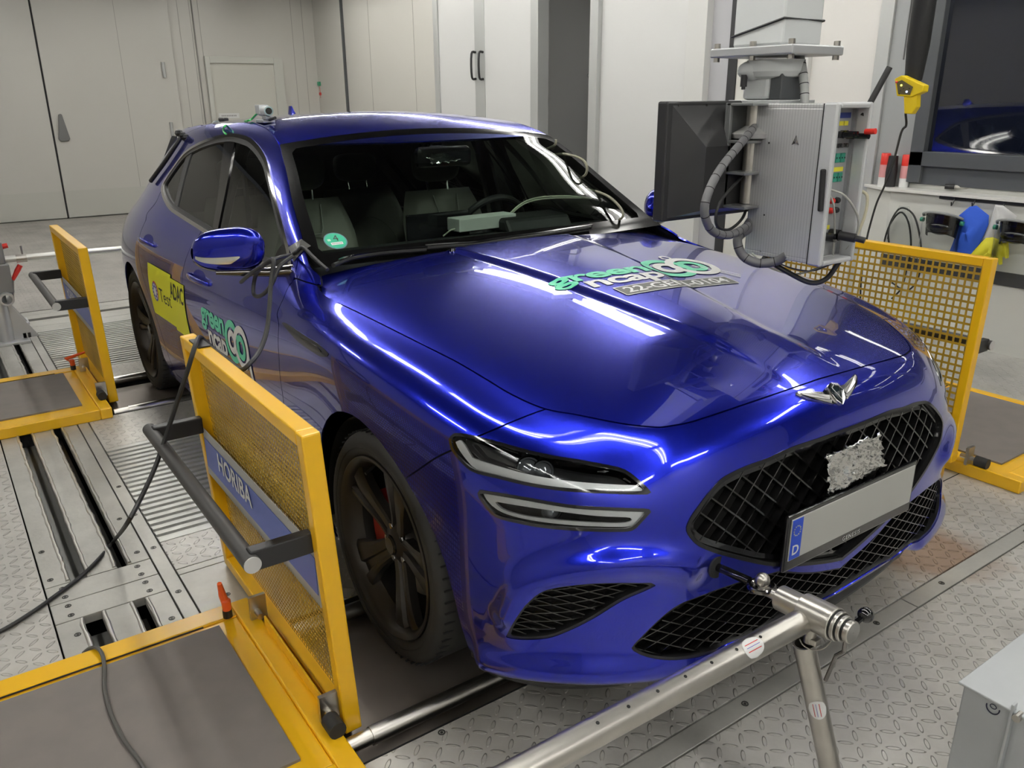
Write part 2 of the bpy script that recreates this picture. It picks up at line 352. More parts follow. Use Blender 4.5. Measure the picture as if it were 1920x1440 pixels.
# right-hand wall: panels, double door, opening
x_650, x_820, x_1005, x_1015, x_1110, x_1127, x_1290, x_1325, x_1365 = [xr(p) for p in (657, 819, 1000, 1014, 1111, 1126, 1290, 1326, 1364)]
wallbox('wall_right', XB+1.04, x_820, YR, YR+.12, 0, CEIL, wall_m)
for p in (697, 779): struct(MB().bx(xr(p), xr(p)+.008, YR-.002, YR, 0, CEIL).build('trim_4', g, smooth=False))
d3 = empty('door_3'); d3['kind'] = 'structure'; xm = xr(902)
MB().bx(x_820, x_820+.10, YR-.03, YR+.1, 0, CEIL).build('door_frame', grey_fr, d3, smooth=False, bevel=.004)
MB().bx(x_820+.10, xm-.10, YR-.01, YR+.05, .02, CEIL).build('door_leaf', wall_w, d3, smooth=False, bevel=.003); MB().bx(xm+.10, x_1005, YR-.01, YR+.05, .02, CEIL).build('door_leaf', wall_w, d3, smooth=False, bevel=.003)
MB().bx(xm-.10, xm+.10, YR-.015, YR+.05, .02, CEIL).build('door_stile', grey_fr, d3, smooth=False, bevel=.003)
for p in (890, 904):
    c = at((p, 123), 1, YR-.03); pts = [(c[0], YR-.015, c[2]-.14), (c[0], YR-.07, c[2]-.12), (c[0], YR-.07, c[2]+.12), (c[0], YR-.015, c[2]+.14)]
    MB().tube(cat(pts, 4), .013, 8).build('door_handle', black_soft, d3)
MB().bx(x_1005, x_1015, YR-.04, YR+.1, 0, CEIL).build('door_frame', grey_fr, d3, smooth=False, bevel=.004)
# opening with the dark store room behind
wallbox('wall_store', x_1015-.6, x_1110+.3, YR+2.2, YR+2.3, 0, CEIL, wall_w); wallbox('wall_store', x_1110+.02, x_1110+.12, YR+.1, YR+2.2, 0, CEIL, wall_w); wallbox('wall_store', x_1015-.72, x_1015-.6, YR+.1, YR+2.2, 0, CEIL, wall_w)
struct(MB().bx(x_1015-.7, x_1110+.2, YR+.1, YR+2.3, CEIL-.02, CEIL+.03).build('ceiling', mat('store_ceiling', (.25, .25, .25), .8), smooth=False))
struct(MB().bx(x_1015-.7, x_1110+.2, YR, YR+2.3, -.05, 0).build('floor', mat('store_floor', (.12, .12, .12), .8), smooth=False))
c = at((1065, 143), 1, YR+1.1); pr_ = MB().cyl((x_1015-.55, YR+1.1, c[2]), (x_1110, YR+1.1, c[2]), .025, 12); pr_.cyl((x_1015-.5, YR+1.1, 0), (x_1015-.5, YR+1.1, c[2]), .02, 8)
tag(pr_.build('handrail', mat('rail_grey', (.3, .3, .3), .5)), 'grey handrail behind the narrow doorway', 'handrail')
c1 = at((1065, 184), 1, YR+1.3); sh = empty('storage_shelf', (x_1015, YR+1.3, 0), 'dark storage shelf with small boxes behind the narrow doorway', 'shelf')
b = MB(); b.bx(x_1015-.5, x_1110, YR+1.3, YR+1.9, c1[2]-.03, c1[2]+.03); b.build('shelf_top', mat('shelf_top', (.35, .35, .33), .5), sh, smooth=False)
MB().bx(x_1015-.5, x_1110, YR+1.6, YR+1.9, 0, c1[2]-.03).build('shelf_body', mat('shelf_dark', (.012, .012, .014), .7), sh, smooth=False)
b = MB(); cols = []
for i in range(15):
    z = .15+(i % 5)*.30; x = x_1015-.10+(i//5)*.27
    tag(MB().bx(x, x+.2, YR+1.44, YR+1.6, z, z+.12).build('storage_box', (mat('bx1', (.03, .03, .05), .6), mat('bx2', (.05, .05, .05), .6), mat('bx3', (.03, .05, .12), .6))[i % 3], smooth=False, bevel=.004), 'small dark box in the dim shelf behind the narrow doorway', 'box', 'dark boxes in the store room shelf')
c = at((1082, 243), 1, YR+1.4); b.bx(c[0]-.3, c[0]+.3, YR+1.3, YR+1.5, c[2]-.09, c[2]-.07)
b.build('shelf_board', MATS['shelf_dark'], sh, smooth=False)
c = at((1082, 243), 1, YR+1.4); tag(MB().bx(c[0]-.10, c[0]+.10, YR+1.38, YR+1.46, c[2]-.07, c[2]+.07).build('yellow_case', mat('case_yellow', (.35, .30, .02), .5), smooth=False, bevel=.01), 'small yellow case on the dark shelf behind the narrow doorway', 'case')
c = at((1039, 98), 1, YR+2.17); o = MB().bx(c[0]-.08, c[0]+.08, YR+2.12, YR+2.2, c[2]-.17, c[2]+.17).build('wall_telephone', white_m, smooth=False, bevel=.02); tag(o, 'small white wall unit seen through the narrow doorway', 'wall unit')
MB().ball((c[0], YR+2.12, c[2]+.05), .02, 10).build('button', black_soft, o)
# white wall with frames
wallbox('wall_right', x_1110, x_1127, YR-.05, YR+.1, 0, CEIL, grey_fr)
wallbox('wall_right', x_1127, x_1290, YR, YR+.1, 0, CEIL, wall_w)
wallbox('trim_5', x_1290, x_1325, YR-.05, YR+.1, 0, CEIL, mat('post_white', (.66, .66, .64), .4))
wallbox('wall_right', x_1325, x_1365, YR+.02, YR+.1, 0, CEIL, mat('recess_grey', (.45, .45, .47), .5))
xa, xb_, xc, xd = xr(1380), xr(1500), xr(1518), xr(1638)
wallbox('trim_6', x_1365, xa, YR-.01, YR+.1, 0, CEIL, mat('post_black', (.02, .02, .022), .5))
wallbox('wall_right', xa, xb_, YR, YR+.1, 0, CEIL, mat('wall_cream', (.66, .65, .60), .45))
wallbox('trim_7', xb_, xc, YR-.04, YR+.1, 0, CEIL, mat('post_white', (.66, .66, .64), .4))
wallbox('wall_right', xc, xd, YR, YR+.1, 0, CEIL, mat('wall_offwhite', (.72, .70, .67), .45))
x_col, x_w0 = xr(1662), at((1716, 250), 1, YR-.02)[0]
wallbox('wall_column', xd, x_col, YR-.02, YR+.1, 0, CEIL, grey_fr)
wallbox('wall_right', x_col, x_w0, YR, YR+.1, 0, CEIL, mat('post_grey', (.30, .31, .31), .45))
# control room window: dark frame, opaque pane coloured near-black for the dim room behind
zf0 = at((1712, 296), 1, YR)[2]; zf1 = at((1716, 335), 1, YR)[2]
XE = 5.0
wallbox('wall_right', x_w0, XE, YR, YR+.1, 0, zf1-.02, mat('wall_low', (.66, .66, .62), .45))
w1 = empty('window_1'); w1['kind'] = 'structure'
b = MB(); b.bx(x_w0, x_w0+.09, YR-.05, YR+.06, zf1-.02, CEIL); b.bx(x_w0, XE, YR-.05, YR+.06, zf0-.045, zf0+.045); b.bx(x_w0, XE, YR-.02, YR+.06, zf1-.03, zf0-.04); b.bx(1.2, 1.3, YR-.05, YR+.06, zf0, CEIL)
b.build('window_frame', dark_fr, w1, smooth=False, bevel=.004)
MB().bx(x_w0+.05, XE, YR, YR+.008, zf0, CEIL).build('pane', mat('dark_pane', (.006, .008, .016), .03, 0, Specular_IOR_Level=1.0, Coat_Weight=1.0, Coat_Roughness=.01), w1, smooth=False)
# remaining enclosure (behind and left of the camera)
wallbox('wall_front', 5.0, 5.1, -4.6, YR+.1, 0, CEIL, wall_w); wallbox('wall_left', XB, 5.0, -4.7, -4.6, 0, CEIL, mat('wall_shade', (.30, .29, .27), .5))
struct(MB().bx(XB-.1, 5.1, -4.7, YR+.2, CEIL+.12, CEIL+.2).build('ceiling', mat('ceiling_grey', (.06, .06, .06), .7), smooth=False))
# base kick along the right wall
struct(MB().bx(x_1290, XE, YR-.03, YR, 0, .10).build('baseboard_right', mat('base_grey', (.42, .42, .40), .5), smooth=False))

# ---- ceiling lamps
tube_e = bpy.data.materials.new('lamp_tube'); tube_e.use_nodes = True; bb = tube_e.node_tree.nodes['Principled BSDF']
bb.inputs['Base Color'].default_value = (1, 1, 1, 1); bb.inputs['Emission Color'].default_value = (1.0, .985, .93, 1); bb.inputs['Emission Strength'].default_value = LAMP_POWER
lamp_body = mat('lamp_body', (.72, .72, .72), .35)
def ceiling_lamp(x, y, L, along):
    t = empty('ceiling_lamp', (x, y, CEIL-.02), None, 'ceiling lamp', 'twin tube lamps on the ceiling', 0 if along == 'x' else PI/2)
    LOCAL[0] = True
    b = MB(); b.bx(-L/2, L/2, -.14, .14, .05, .14); b.prism([(-.14, .05), (-.14, .0), (-.13, .0), (-.11, .045), (.11, .045), (.13, .0), (.14, .0), (.14, .05)], (-L/2, 0, 0), (0, 1, 0), (0, 0, 1), (L, 0, 0)); b.build('lamp_body', lamp_body, t, smooth=False)
    for s in (-1, 1): MB().cyl((-L/2+.03, s*.06, .012), (L/2-.03, s*.06, .012), .016, 10).build('lamp_tube', tube_e, t)
    LOCAL[0] = False
    t['label'] = 'white ceiling lamp with two bare fluorescent tubes above the test bay'
    return t
for a in LAMPS: ceiling_lamp(*a)
# ================================================================== THE CAR: base surfaces
def bbasis(n, per):
    """uniform cubic B-spline rows for n control points, ends clamped by reflection"""
    T = np.linspace(0, n-1, (n-1)*per+1); M = np.zeros((len(T), n+2))
    for r, t in enumerate(T):
        i = min(int(t), n-2); u = t-i
        M[r, i:i+4] += np.array([(1-u)**3, 3*u**3-6*u**2+4, -3*u**3+3*u**2+3*u+1, u**3])/6
    M[:, 1] += 2*M[:, 0]; M[:, 2] -= M[:, 0]; M[:, -2] += 2*M[:, -1]; M[:, -3] -= M[:, -1]
    return M[:, 1:-1], T
class Surf:
    def __init__(s, V, UV, F, N=None): s.V = np.asarray(V, float); s.UV = np.asarray(UV, float); s.F = F; s.N = None if N is None else np.asarray(N, float)
    def freeze(s):      # remember the smooth normals of the whole surface, so that cut pieces keep them
        s.N = None; s.N = s.normals(); return s
    @staticmethod
    def grid(P, pu, pv, mirror_start=False):
        P = np.asarray(P, float)
        A, tu = bbasis(P.shape[0], pu); B, tv = bbasis(P.shape[1], pv)
        if mirror_start:      # row 0 is the car's centre line: use the mirrored row as the ghost
            P2 = np.concatenate([P[1:2]*[1, -1, 1], P]); A2, t2 = bbasis(P2.shape[0], pu); A, P = A2[pu:], P2
        G = np.einsum('ai,bj,ijk->abk', A, B, P); n, m = G.shape[:2]
        UV = np.stack(np.meshgrid(tu, tv, indexing='ij'), -1)
        F = [(i*m+j, (i+1)*m+j, (i+1)*m+j+1, i*m+j+1) for i in range(n-1) for j in range(m-1)]
        return Surf(G.reshape(-1, 3), UV.reshape(-1, 2), F)
    def cut(s, g):
        """keep the part where g(V, UV) > 0; faces are clipped along g = 0"""
        G = g(s.V, s.UV); V = list(s.V); UV = list(s.UV); F = []; E = {}; NN = None if s.N is None else list(s.N)
        def mid(a, b):
            k = (a, b) if a < b else (b, a)
            if k not in E:
                a, b = k; t = G[a]/(G[a]-G[b]); t = min(max(t, 0.0), 1.0)
                V.append(s.V[a]+(s.V[b]-s.V[a])*t); UV.append(s.UV[a]+(s.UV[b]-s.UV[a])*t); E[k] = len(V)-1
                if NN is not None: NN.append(s.N[a]+(s.N[b]-s.N[a])*t)
            return E[k]
        pos = G > 0
        for f in s.F:
            c = sum(pos[i] for i in f)
            if c == len(f): F.append(f)
            elif c:
                o = []
                for i in range(len(f)):
                    a, b = f[i], f[(i+1) % len(f)]
                    if pos[a]: o.append(a)
                    if pos[a] != pos[b]: o.append(mid(a, b))
                if len(o) > 2: F.append(tuple(o))
        used = sorted({i for f in F for i in f}); mp = {i: k for k, i in enumerate(used)}
        if not used: return Surf(np.zeros((0, 3)), np.zeros((0, 2)), [])
        return Surf(np.array([V[i] for i in used]), np.array([UV[i] for i in used]), [tuple(mp[i] for i in f) for f in F], None if NN is None else np.array([NN[i] for i in used]))
    def mirrored(s): return Surf(s.V*[1, -1, 1], s.UV, [f[::-1] for f in s.F], None if s.N is None else s.N*[1, -1, 1])
    def joined(s, o):
        n = len(s.V); return Surf(np.vstack([s.V, o.V]), np.vstack([s.UV, o.UV]), list(s.F)+[tuple(i+n for i in f) for f in o.F], None if s.N is None or o.N is None else np.vstack([s.N, o.N]))
    def normals(s):
        if s.N is not None: return s.N/(np.linalg.norm(s.N, axis=1)[:, None]+1e-12)
        N = np.zeros_like(s.V)
        for f in s.F:
            a, b, c = s.V[f[0]], s.V[f[1]], s.V[f[2]]; n = np.cross(b-a, c-a)
            for i in f: N[i] += n
        return N/(np.linalg.norm(N, axis=1)[:, None]+1e-12)
    def offset(s, d): return Surf(s.V+s.normals()*d, s.UV, s.F, s.N)
    def bvh(s):
        s._b = BVHTree.FromPolygons([tuple(v) for v in s.V], s.F); return s._b
    def hit(s, o, d):
        if not hasattr(s, '_b'): s.bvh()
        l, n, i, t = s._b.ray_cast(Vector(o), Vector(d)); return l, n, i
    def uv_of(s, l, i):
        f = s.F[i]; a = np.array(l); P = s.V[list(f)]; Q = s.UV[list(f)]
        # inverse-distance least squares: affine map from the face plane to uv
        e = P-P[0]; A = np.linalg.lstsq(e[1:], Q[1:]-Q[0], rcond=None)[0]
        return Q[0]+(a-P[0])@A
    def trace(s, pix, n=10, closed=True, smooth=True, corners=()):
        """photo outline -> its place on the body surface: (points, uv). corners: indexes kept sharp"""
        P = [np.array(q, float) for q in pix]; m = len(P)
        if closed: P = P+[P[0]]
        out = []
        if smooth:
            # Catmull-Rom between sharp corners
            idx = sorted(set(list(corners)+[0]+([m] if closed else [m-1])))
            for a, b in zip(idx[:-1], idx[1:]):
                seg = P[a:b+1]; out += list(cat(seg, n))[:-1] if len(seg) > 2 else [seg[0]+(seg[1]-seg[0])*t for t in np.linspace(0, 1, n, endpoint=False)]
            if not closed: out.append(P[-1])
        else: out = P[:-1] if closed else P
        X, U = [], []
        for q in out:
            l, nn, i = s.hit(CAM, ray(q))
            if l is None: continue
            X.append(tuple(l)); U.append(s.uv_of(l, i))
        return np.array(X), np.array(U)
    def obj(s, name, mat_, parent, solid=0, label=None):
        """mesh with the surface's own smooth normals; solid = thickness of the turned-in edge"""
        key = {}; mp = []
        for v in np.round(s.V*2e5).astype(np.int64):
            t = tuple(v); mp.append(key.setdefault(t, len(key)))
        n = len(key); V = np.zeros((n, 3)); N = np.zeros((n, 3)); sn = s.normals()
        for i, j in enumerate(mp): V[j] = s.V[i]; N[j] += sn[i]
        N /= np.linalg.norm(N, axis=1)[:, None]+1e-12; F = []
        for f in s.F:
            g = [mp[i] for i in f]; g = [g[i] for i in range(len(g)) if g[i] != g[i-1]]
            if len(g) > 2 and len(set(g)) == len(g): F.append(tuple(g))
        LN = [tuple(N[i]) for f in F for i in f]
        if solid:
            E = {}
            for f in F:
                for i in range(len(f)): e = (f[i-1], f[i]); E[e] = 1
            B = [e for e in E if (e[1], e[0]) not in E]; idx = {}; extra = []
            for e in B:
                for i in e:
                    if i not in idx: idx[i] = n+len(extra); extra.append(V[i]-N[i]*solid)
            rim = [(b_, a_, idx[a_], idx[b_]) for a_, b_ in B]
            # rim normals averaged along the edge
            rn = {}
            for a_, b_ in B:
                t = V[b_]-V[a_]; m = np.cross(t, (N[a_]+N[b_])/2); rn[a_] = rn.get(a_, 0)+m; rn[b_] = rn.get(b_, 0)+m
            for (b_, a_, c_, d_) in rim:
                for q in (b_, a_, a_, b_):
                    m = rn[q]; L = np.linalg.norm(m); m = m/L if L > 1e-12 else N[q]; LN.append(tuple(m))
            V = np.vstack([V, np.array(extra)]) if extra else V; F = F+rim
        o = mk(name, V, F, mat_, parent, True, label)
        if len(o.data.loops) == len(LN): o.data.normals_split_custom_set(LN)
        return o
def inpoly(U, P):
    x, y = U[:, 0], U[:, 1]; c = np.zeros(len(U), bool); n = len(P)
    for i in range(n):
        x0, y0 = P[i-1]; x1, y1 = P[i]
        if y0 == y1: continue
        c ^= ((y0 > y) != (y1 > y)) & (x < (x1-x0)*(y-y0)/(y1-y0)+x0)
    return c
def dist_line(V, X, closed=True):
    A = X; B = np.roll(X, -1, 0) if closed else X[1:]
    if not closed: A = X[:-1]
    best = np.full(len(V), 1e9)
    for a, b in zip(A, B):
        ab = b-a; L = ab@ab+1e-15; t = np.clip(((V-a)@ab)/L, 0, 1); d = V-a-t[:, None]*ab; best = np.minimum(best, (d*d).sum(1))
    return np.sqrt(best)
class Region:
    """outline on a surface; sd > 0 inside, in metres"""
    def __init__(s, X, U): s.X, s.U = np.array(X), np.array(U)
    def sd(s, V, UV):
        lo, hi = s.U.min(0)-.6, s.U.max(0)+.6
        m = ((UV > lo) & (UV < hi)).all(1); out = np.full(len(V), -1.0)
        if m.any():
            d = dist_line(V[m], s.X); out[m] = np.where(inpoly(UV[m], s.U), d, -d)
        return out
    def inside(s, e=0.0): return lambda V, UV: s.sd(V, UV)-e
    def outside(s, e=0.0): return lambda V, UV: -s.sd(V, UV)-e

# control net: columns run upwards (12), rows run from the nose centre round the right side to the tail centre
def col(*p): return [tuple(q) for q in p]
NET = [
 col((.775,0,.215),(.825,0,.27),(.818,0,.36),(.815,0,.48),(.80,0,.60),(.778,0,.715),(.74,0,.80),(.68,0,.845),(.58,0,.868),(.45,0,.887),(.30,0,.91),(.12,0,.935)),
 col((0.7721,-0.16,0.2206),(0.825,-0.16,0.274),(0.818,-0.16,0.36),(0.815,-0.16,0.48),(0.8,-0.16,0.6),(0.7777,-0.16,0.715),(0.7365,-0.16,0.795),(0.672,-0.155,0.838),(0.575,-0.145,0.862),(0.445,-0.13,0.882),(0.3,-0.12,0.905),(0.12,-0.11,0.93)),
 col((0.7598,-0.33,0.2218),(0.817,-0.33,0.272),(0.814,-0.33,0.36),(0.811,-0.33,0.48),(0.796,-0.33,0.6),(0.7696,-0.33,0.7),(0.719,-0.325,0.775),(0.648,-0.31,0.82),(0.55,-0.28,0.85),(0.43,-0.25,0.872),(0.29,-0.23,0.9),(0.11,-0.22,0.93)),
 col((0.7231,-0.5035,0.222),(0.79,-0.51,0.272),(0.79,-0.51,0.36),(0.788,-0.505,0.48),(0.778,-0.505,0.6),(0.7517,-0.4945,0.69),(0.6885,-0.4775,0.76),(0.605,-0.445,0.805),(0.51,-0.4,0.84),(0.4,-0.36,0.866),(0.27,-0.34,0.895),(0.1,-0.33,0.925)),
 col((0.6615,-0.6634,0.2154),(0.733,-0.672,0.266),(0.735,-0.672,0.36),(0.73,-0.667,0.48),(0.72,-0.6586,0.604),(0.6945,-0.6486,0.704),(0.6289,-0.6232,0.7744),(0.53,-0.56,0.81),(0.45,-0.51,0.842),(0.355,-0.465,0.867),(0.24,-0.44,0.893),(0.09,-0.43,0.922)),
 col((0.5515,-0.7976,0.2054),(0.617,-0.818,0.261),(0.62,-0.818,0.36),(0.613,-0.808,0.48),(0.6,-0.8012,0.608),(0.5835,-0.7968,0.718),(0.5303,-0.7584,0.7988),(0.445,-0.655,0.825),(0.375,-0.6,0.853),(0.295,-0.555,0.874),(0.2,-0.53,0.897),(0.07,-0.52,0.92)),
 col((0.374,-0.8734,0.199),(0.415,-0.897,0.26),(0.42,-0.897,0.37),(0.415,-0.892,0.49),(0.405,-0.888,0.62),(0.398,-0.8928,0.745),(0.371,-0.849,0.831),(0.31,-0.715,0.857),(0.26,-0.655,0.877),(0.2,-0.61,0.892),(0.13,-0.585,0.91),(0.02,-0.58,0.925)),
 col((0.16,-0.885,0.18),(0.17,-0.905,0.25),(0.17,-0.908,0.37),(0.17,-0.908,0.5),(0.17,-0.909,0.63),(0.175,-0.917,0.765),(0.171,-0.883,0.856),(0.135,-0.755,0.895),(0.1,-0.69,0.91),(0.06,-0.64,0.92),(0.01,-0.62,0.93),(-0.07,-0.61,0.94)),
 col((-0.1,-0.89,0.17),(-0.1,-0.915,0.25),(-0.1,-0.918,0.37),(-0.1,-0.92,0.5),(-0.1,-0.922,0.64),(-0.09,-0.932,0.785),(-0.089,-0.903,0.881),(-0.115,-0.78,0.918),(-0.13,-0.7,0.938),(-0.15,-0.65,0.947),(-0.19,-0.62,0.955),(-0.26,-0.61,0.965)),
 col((-0.36,-0.875,0.165),(-0.36,-0.9,0.25),(-0.36,-0.905,0.37),(-0.36,-0.912,0.5),(-0.36,-0.9148,0.637),(-0.358,-0.9224,0.7845),(-0.3588,-0.8951,0.8852),(-0.39,-0.795,0.935),(-0.5,-0.715,0.968),(-0.64,-0.651,1.032),(-0.84,-0.592,1.153),(-1.1,-0.546,1.289)),
 col((-0.62,-0.865,0.165),(-0.62,-0.888,0.25),(-0.62,-0.893,0.37),(-0.62,-0.902,0.5),(-0.62,-0.9088,0.642),(-0.618,-0.9044,0.777),(-0.6218,-0.8766,0.8772),(-0.64,-0.812,0.95),(-0.74,-0.775,1.05),(-0.91,-0.717,1.168),(-1.11,-0.654,1.293),(-1.29,-0.594,1.389)),
 col((-0.92,-0.86,0.165),(-0.92,-0.88,0.25),(-0.92,-0.885,0.37),(-0.92,-0.897,0.5),(-0.92,-0.907,0.64),(-0.92,-0.898,0.78),(-0.92,-0.868,0.88),(-0.93,-0.815,0.955),(-0.99,-0.77,1.08),(-1.1,-0.7,1.223),(-1.26,-0.629,1.363),(-1.4,-0.567,1.434)),
 col((-1.3,-0.86,0.165),(-1.3,-0.88,0.25),(-1.3,-0.885,0.37),(-1.3,-0.898,0.5),(-1.3,-0.91,0.64),(-1.3,-0.9,0.78),(-1.3,-0.868,0.88),(-1.3,-0.815,0.955),(-1.32,-0.762,1.09),(-1.37,-0.6952,1.242),(-1.44,-0.6204,1.391),(-1.52,-0.5492,1.451)),
 col((-1.7,-0.865,0.165),(-1.7,-0.885,0.25),(-1.7,-0.89,0.37),(-1.7,-0.902,0.5),(-1.7,-0.915,0.64),(-1.7,-0.905,0.78),(-1.7,-0.872,0.88),(-1.7,-0.818,0.957),(-1.7,-0.758,1.1),(-1.71,-0.695,1.25),(-1.73,-0.62,1.393),(-1.77,-0.55,1.45)),
 col((-2.1,-0.875,0.168),(-2.1,-0.893,0.25),(-2.1,-0.9,0.37),(-2.1,-0.912,0.5),(-2.1,-0.925,0.64),(-2.1,-0.917,0.78),(-2.1,-0.88,0.885),(-2.1,-0.82,0.965),(-2.1,-0.755,1.105),(-2.1,-0.69,1.245),(-2.1,-0.615,1.38),(-2.1,-0.545,1.443)),
 col((-2.45,-.885,.17),(-2.45,-.905,.25),(-2.45,-.915,.37),(-2.45,-.925,.50),(-2.45,-.938,.64),(-2.45,-.93,.78),(-2.45,-.892,.89),(-2.45,-.828,.98),(-2.45,-.755,1.11),(-2.45,-.685,1.235),(-2.45,-.61,1.355),(-2.45,-.54,1.42)),
 col((-2.8,-.885,.175),(-2.8,-.91,.25),(-2.8,-.92,.37),(-2.8,-.93,.50),(-2.8,-.94,.64),(-2.8,-.93,.78),(-2.8,-.895,.895),(-2.8,-.83,.99),(-2.8,-.755,1.11),(-2.8,-.685,1.22),(-2.8,-.61,1.325),(-2.8,-.535,1.395)),
 col((-3.12,-0.86,0.18),(-3.127,-0.89,0.26),(-3.137,-0.905,0.37),(-3.135,-0.912,0.5),(-3.134,-0.918,0.64),(-3.131,-0.908,0.78),(-3.115,-0.87,0.895),(-3.096,-0.794,0.99),(-3.083,-0.722,1.1),(-3.075,-0.652,1.2),(-3.069,-0.582,1.295),(-3.065,-0.515,1.365)),
 col((-3.38,-0.8,0.2),(-3.412,-0.845,0.28),(-3.432,-0.86,0.38),(-3.438,-0.865,0.5),(-3.434,-0.865,0.64),(-3.416,-0.85,0.78),(-3.38,-0.81,0.895),(-3.326,-0.726,0.995),(-3.283,-0.653,1.09),(-3.242,-0.598,1.175),(-3.194,-0.548,1.26),(-3.14,-0.5,1.34)),
 col((-3.58,-0.66,0.21),(-3.63,-0.71,0.29),(-3.65,-0.725,0.38),(-3.655,-0.73,0.5),(-3.65,-0.73,0.64),(-3.63,-0.715,0.78),(-3.58,-0.675,0.895),(-3.5,-0.615,1),(-3.42,-0.565,1.09),(-3.345,-0.525,1.175),(-3.26,-0.485,1.265),(-3.17,-0.44,1.35)),
 col((-3.7,-0.43,0.21),(-3.75,-0.46,0.29),(-3.78,-0.47,0.38),(-3.785,-0.475,0.5),(-3.78,-0.475,0.64),(-3.76,-0.465,0.78),(-3.71,-0.445,0.895),(-3.62,-0.415,1),(-3.52,-0.385,1.09),(-3.415,-0.36,1.18),(-3.3,-0.33,1.27),(-3.19,-0.3,1.36)),
 col((-3.73,-0.2,0.21),(-3.79,-0.21,0.29),(-3.82,-0.215,0.38),(-3.825,-0.22,0.5),(-3.82,-0.22,0.64),(-3.8,-0.215,0.78),(-3.75,-0.205,0.895),(-3.66,-0.19,1),(-3.55,-0.175,1.09),(-3.445,-0.165,1.18),(-3.32,-0.15,1.27),(-3.2,-0.14,1.365)),
 col((-3.74,0,0.21),(-3.8,0,0.29),(-3.83,0,0.38),(-3.835,0,0.5),(-3.83,0,0.64),(-3.81,0,0.78),(-3.76,0,0.895),(-3.67,0,1),(-3.56,0,1.09),(-3.455,0,1.18),(-3.33,0,1.27),(-3.21,0,1.367)),
]
BODY = Surf.grid(NET, 16, 12, mirror_start=True)
BODY.F = [f[::-1] for f in BODY.F]
# ---- mid levels of the nose a little blunter
print('body', len(BODY.V))
# ------------------------------------------------------------------ hood height field
HX = np.array([.80,.65,.45,.25,.05,-.15,-.35,-.55,-.78]); HY = np.array([0,.15,.3,.5,.65,.75,.85])
HZ = np.array([
 [.795,.855,.888,.918,.946,.970,.990,1.003,1.01],
 [.790,.850,.885,.915,.943,.968,.988,1.001,1.008],
 [.778,.840,.876,.908,.937,.963,.984,.997,1.004],
 [.745,.815,.857,.893,.924,.951,.973,.986,.995],
 [.705,.788,.838,.880,.911,.938,.957,.970,.980],
 [.665,.757,.815,.865,.899,.922,.940,.952,.962],
 [.60,.70,.775,.83,.868,.89,.905,.92,.93]])
HN = [[(x, -y, HZ[j][i]) for j, y in enumerate(HY)] for i, x in enumerate(HX)]
def sstep(t): t = np.clip(t, 0, 1); return t*t*(3-2*t)
def ridge(V):
    """the hood's power dome: a raised centre that narrows towards the badge"""
    x, y = V[:, 0], np.abs(V[:, 1]); yr = .108+.155*np.clip(.42-x, 0, 1.1)
    return .009*sstep((yr-y)/.040+.5)*sstep((.72-x)/.25)
_h = Surf.grid([[(x, y, z) for (x, y, z) in r[::-1]] + [(x, -y, z) for (x, y, z) in r[1:]] for r in HN], 20, 14)
_h.V[:, 2] += ridge(_h.V)
_h.F = [f[::-1] for f in _h.F]
HOOD = _h.freeze()
def hood_z(x, y):
    l, n, i = HOOD.hit((x, y, 3.0), (0, 0, -1)); return None if l is None else l[2]
HOODR = [(1546,707),(1479,730),(1385,762),(1300,790),(1260,798),(1232,801),(1176.7,795.8),(1126.7,786.7),(1076.7,776.7),(1020,766),(960,740),(910,710),(860,680.5),(830,665),(780,640),(730,615),(663,581.7),(621.7,563),(605,551.7),(600.5,536)]
hx, hu = HOOD.trace(HOODR, 8, closed=False)
hx[0][1] = 0
_hpoly = np.vstack([hx[:, :2], [(-.8, -.78), (-.8, .3), (.6, .3)]])
_dd = dist_line(BODY.V*[1, 1, 0], hx*[1, 1, 0], closed=False); _in = inpoly(BODY.V[:, :2], _hpoly)
for _i, (v, u) in enumerate(zip(BODY.V, BODY.UV)):      # the fender and nose tops meet the hood surface
    if u[0] < 9.6 and u[1] > 4.5 and (_in[_i] or _dd[_i] < .11):
        z = hood_z(v[0], v[1])
        if z is None: continue
        w = float((1 if _in[_i] else 1-sstep(_dd[_i]/.11))*sstep((9.6-u[0])/.8)); BODY.V[_i][2] = v[2]*(1-w)+z*w
# ---- sculpting of the lower nose: brow over the side intake, hollow between the openings, kicked-out lip
_t = Surf(BODY.V, BODY.UV, BODY.F)
def _sculpt(pix, amp, wid):
    X, U = _t.trace(pix, 5, closed=False)
    d = dist_line(BODY.V, X, closed=False); w = amp*np.exp(-(d/wid)**2); w[w < 1e-5] = 0
    nn = _t.normals(); nn[np.abs(BODY.V[:, 1]) < 1e-7, 1] = 0; return nn*w[:, None]
_dv = _sculpt([(955,1150),(985,1096),(1060,1070),(1150,1058),(1230,1056),(1290,1066)], .024, .036)
_dv = _dv+_sculpt([(1060,1215),(1150,1175),(1220,1130),(1290,1090)], -.018, .042)
_dv = _dv+_sculpt([(915,1232),(960,1243),(1040,1252),(1130,1255),(1230,1248),(1330,1225)], .034, .036)
BODY.V = BODY.V+_dv
BODY.freeze(); _m = np.abs(BODY.V[:, 1]) < 1e-7; BODY.N[_m, 1] = 0
FULL = BODY.joined(Surf(BODY.V*[1, -1, 1], BODY.UV*[-1, 1], [f[::-1] for f in BODY.F], BODY.N*[1, -1, 1]))
if BODY.normals()[len(BODY.V)//3][1] > 0: print('flip check needed')
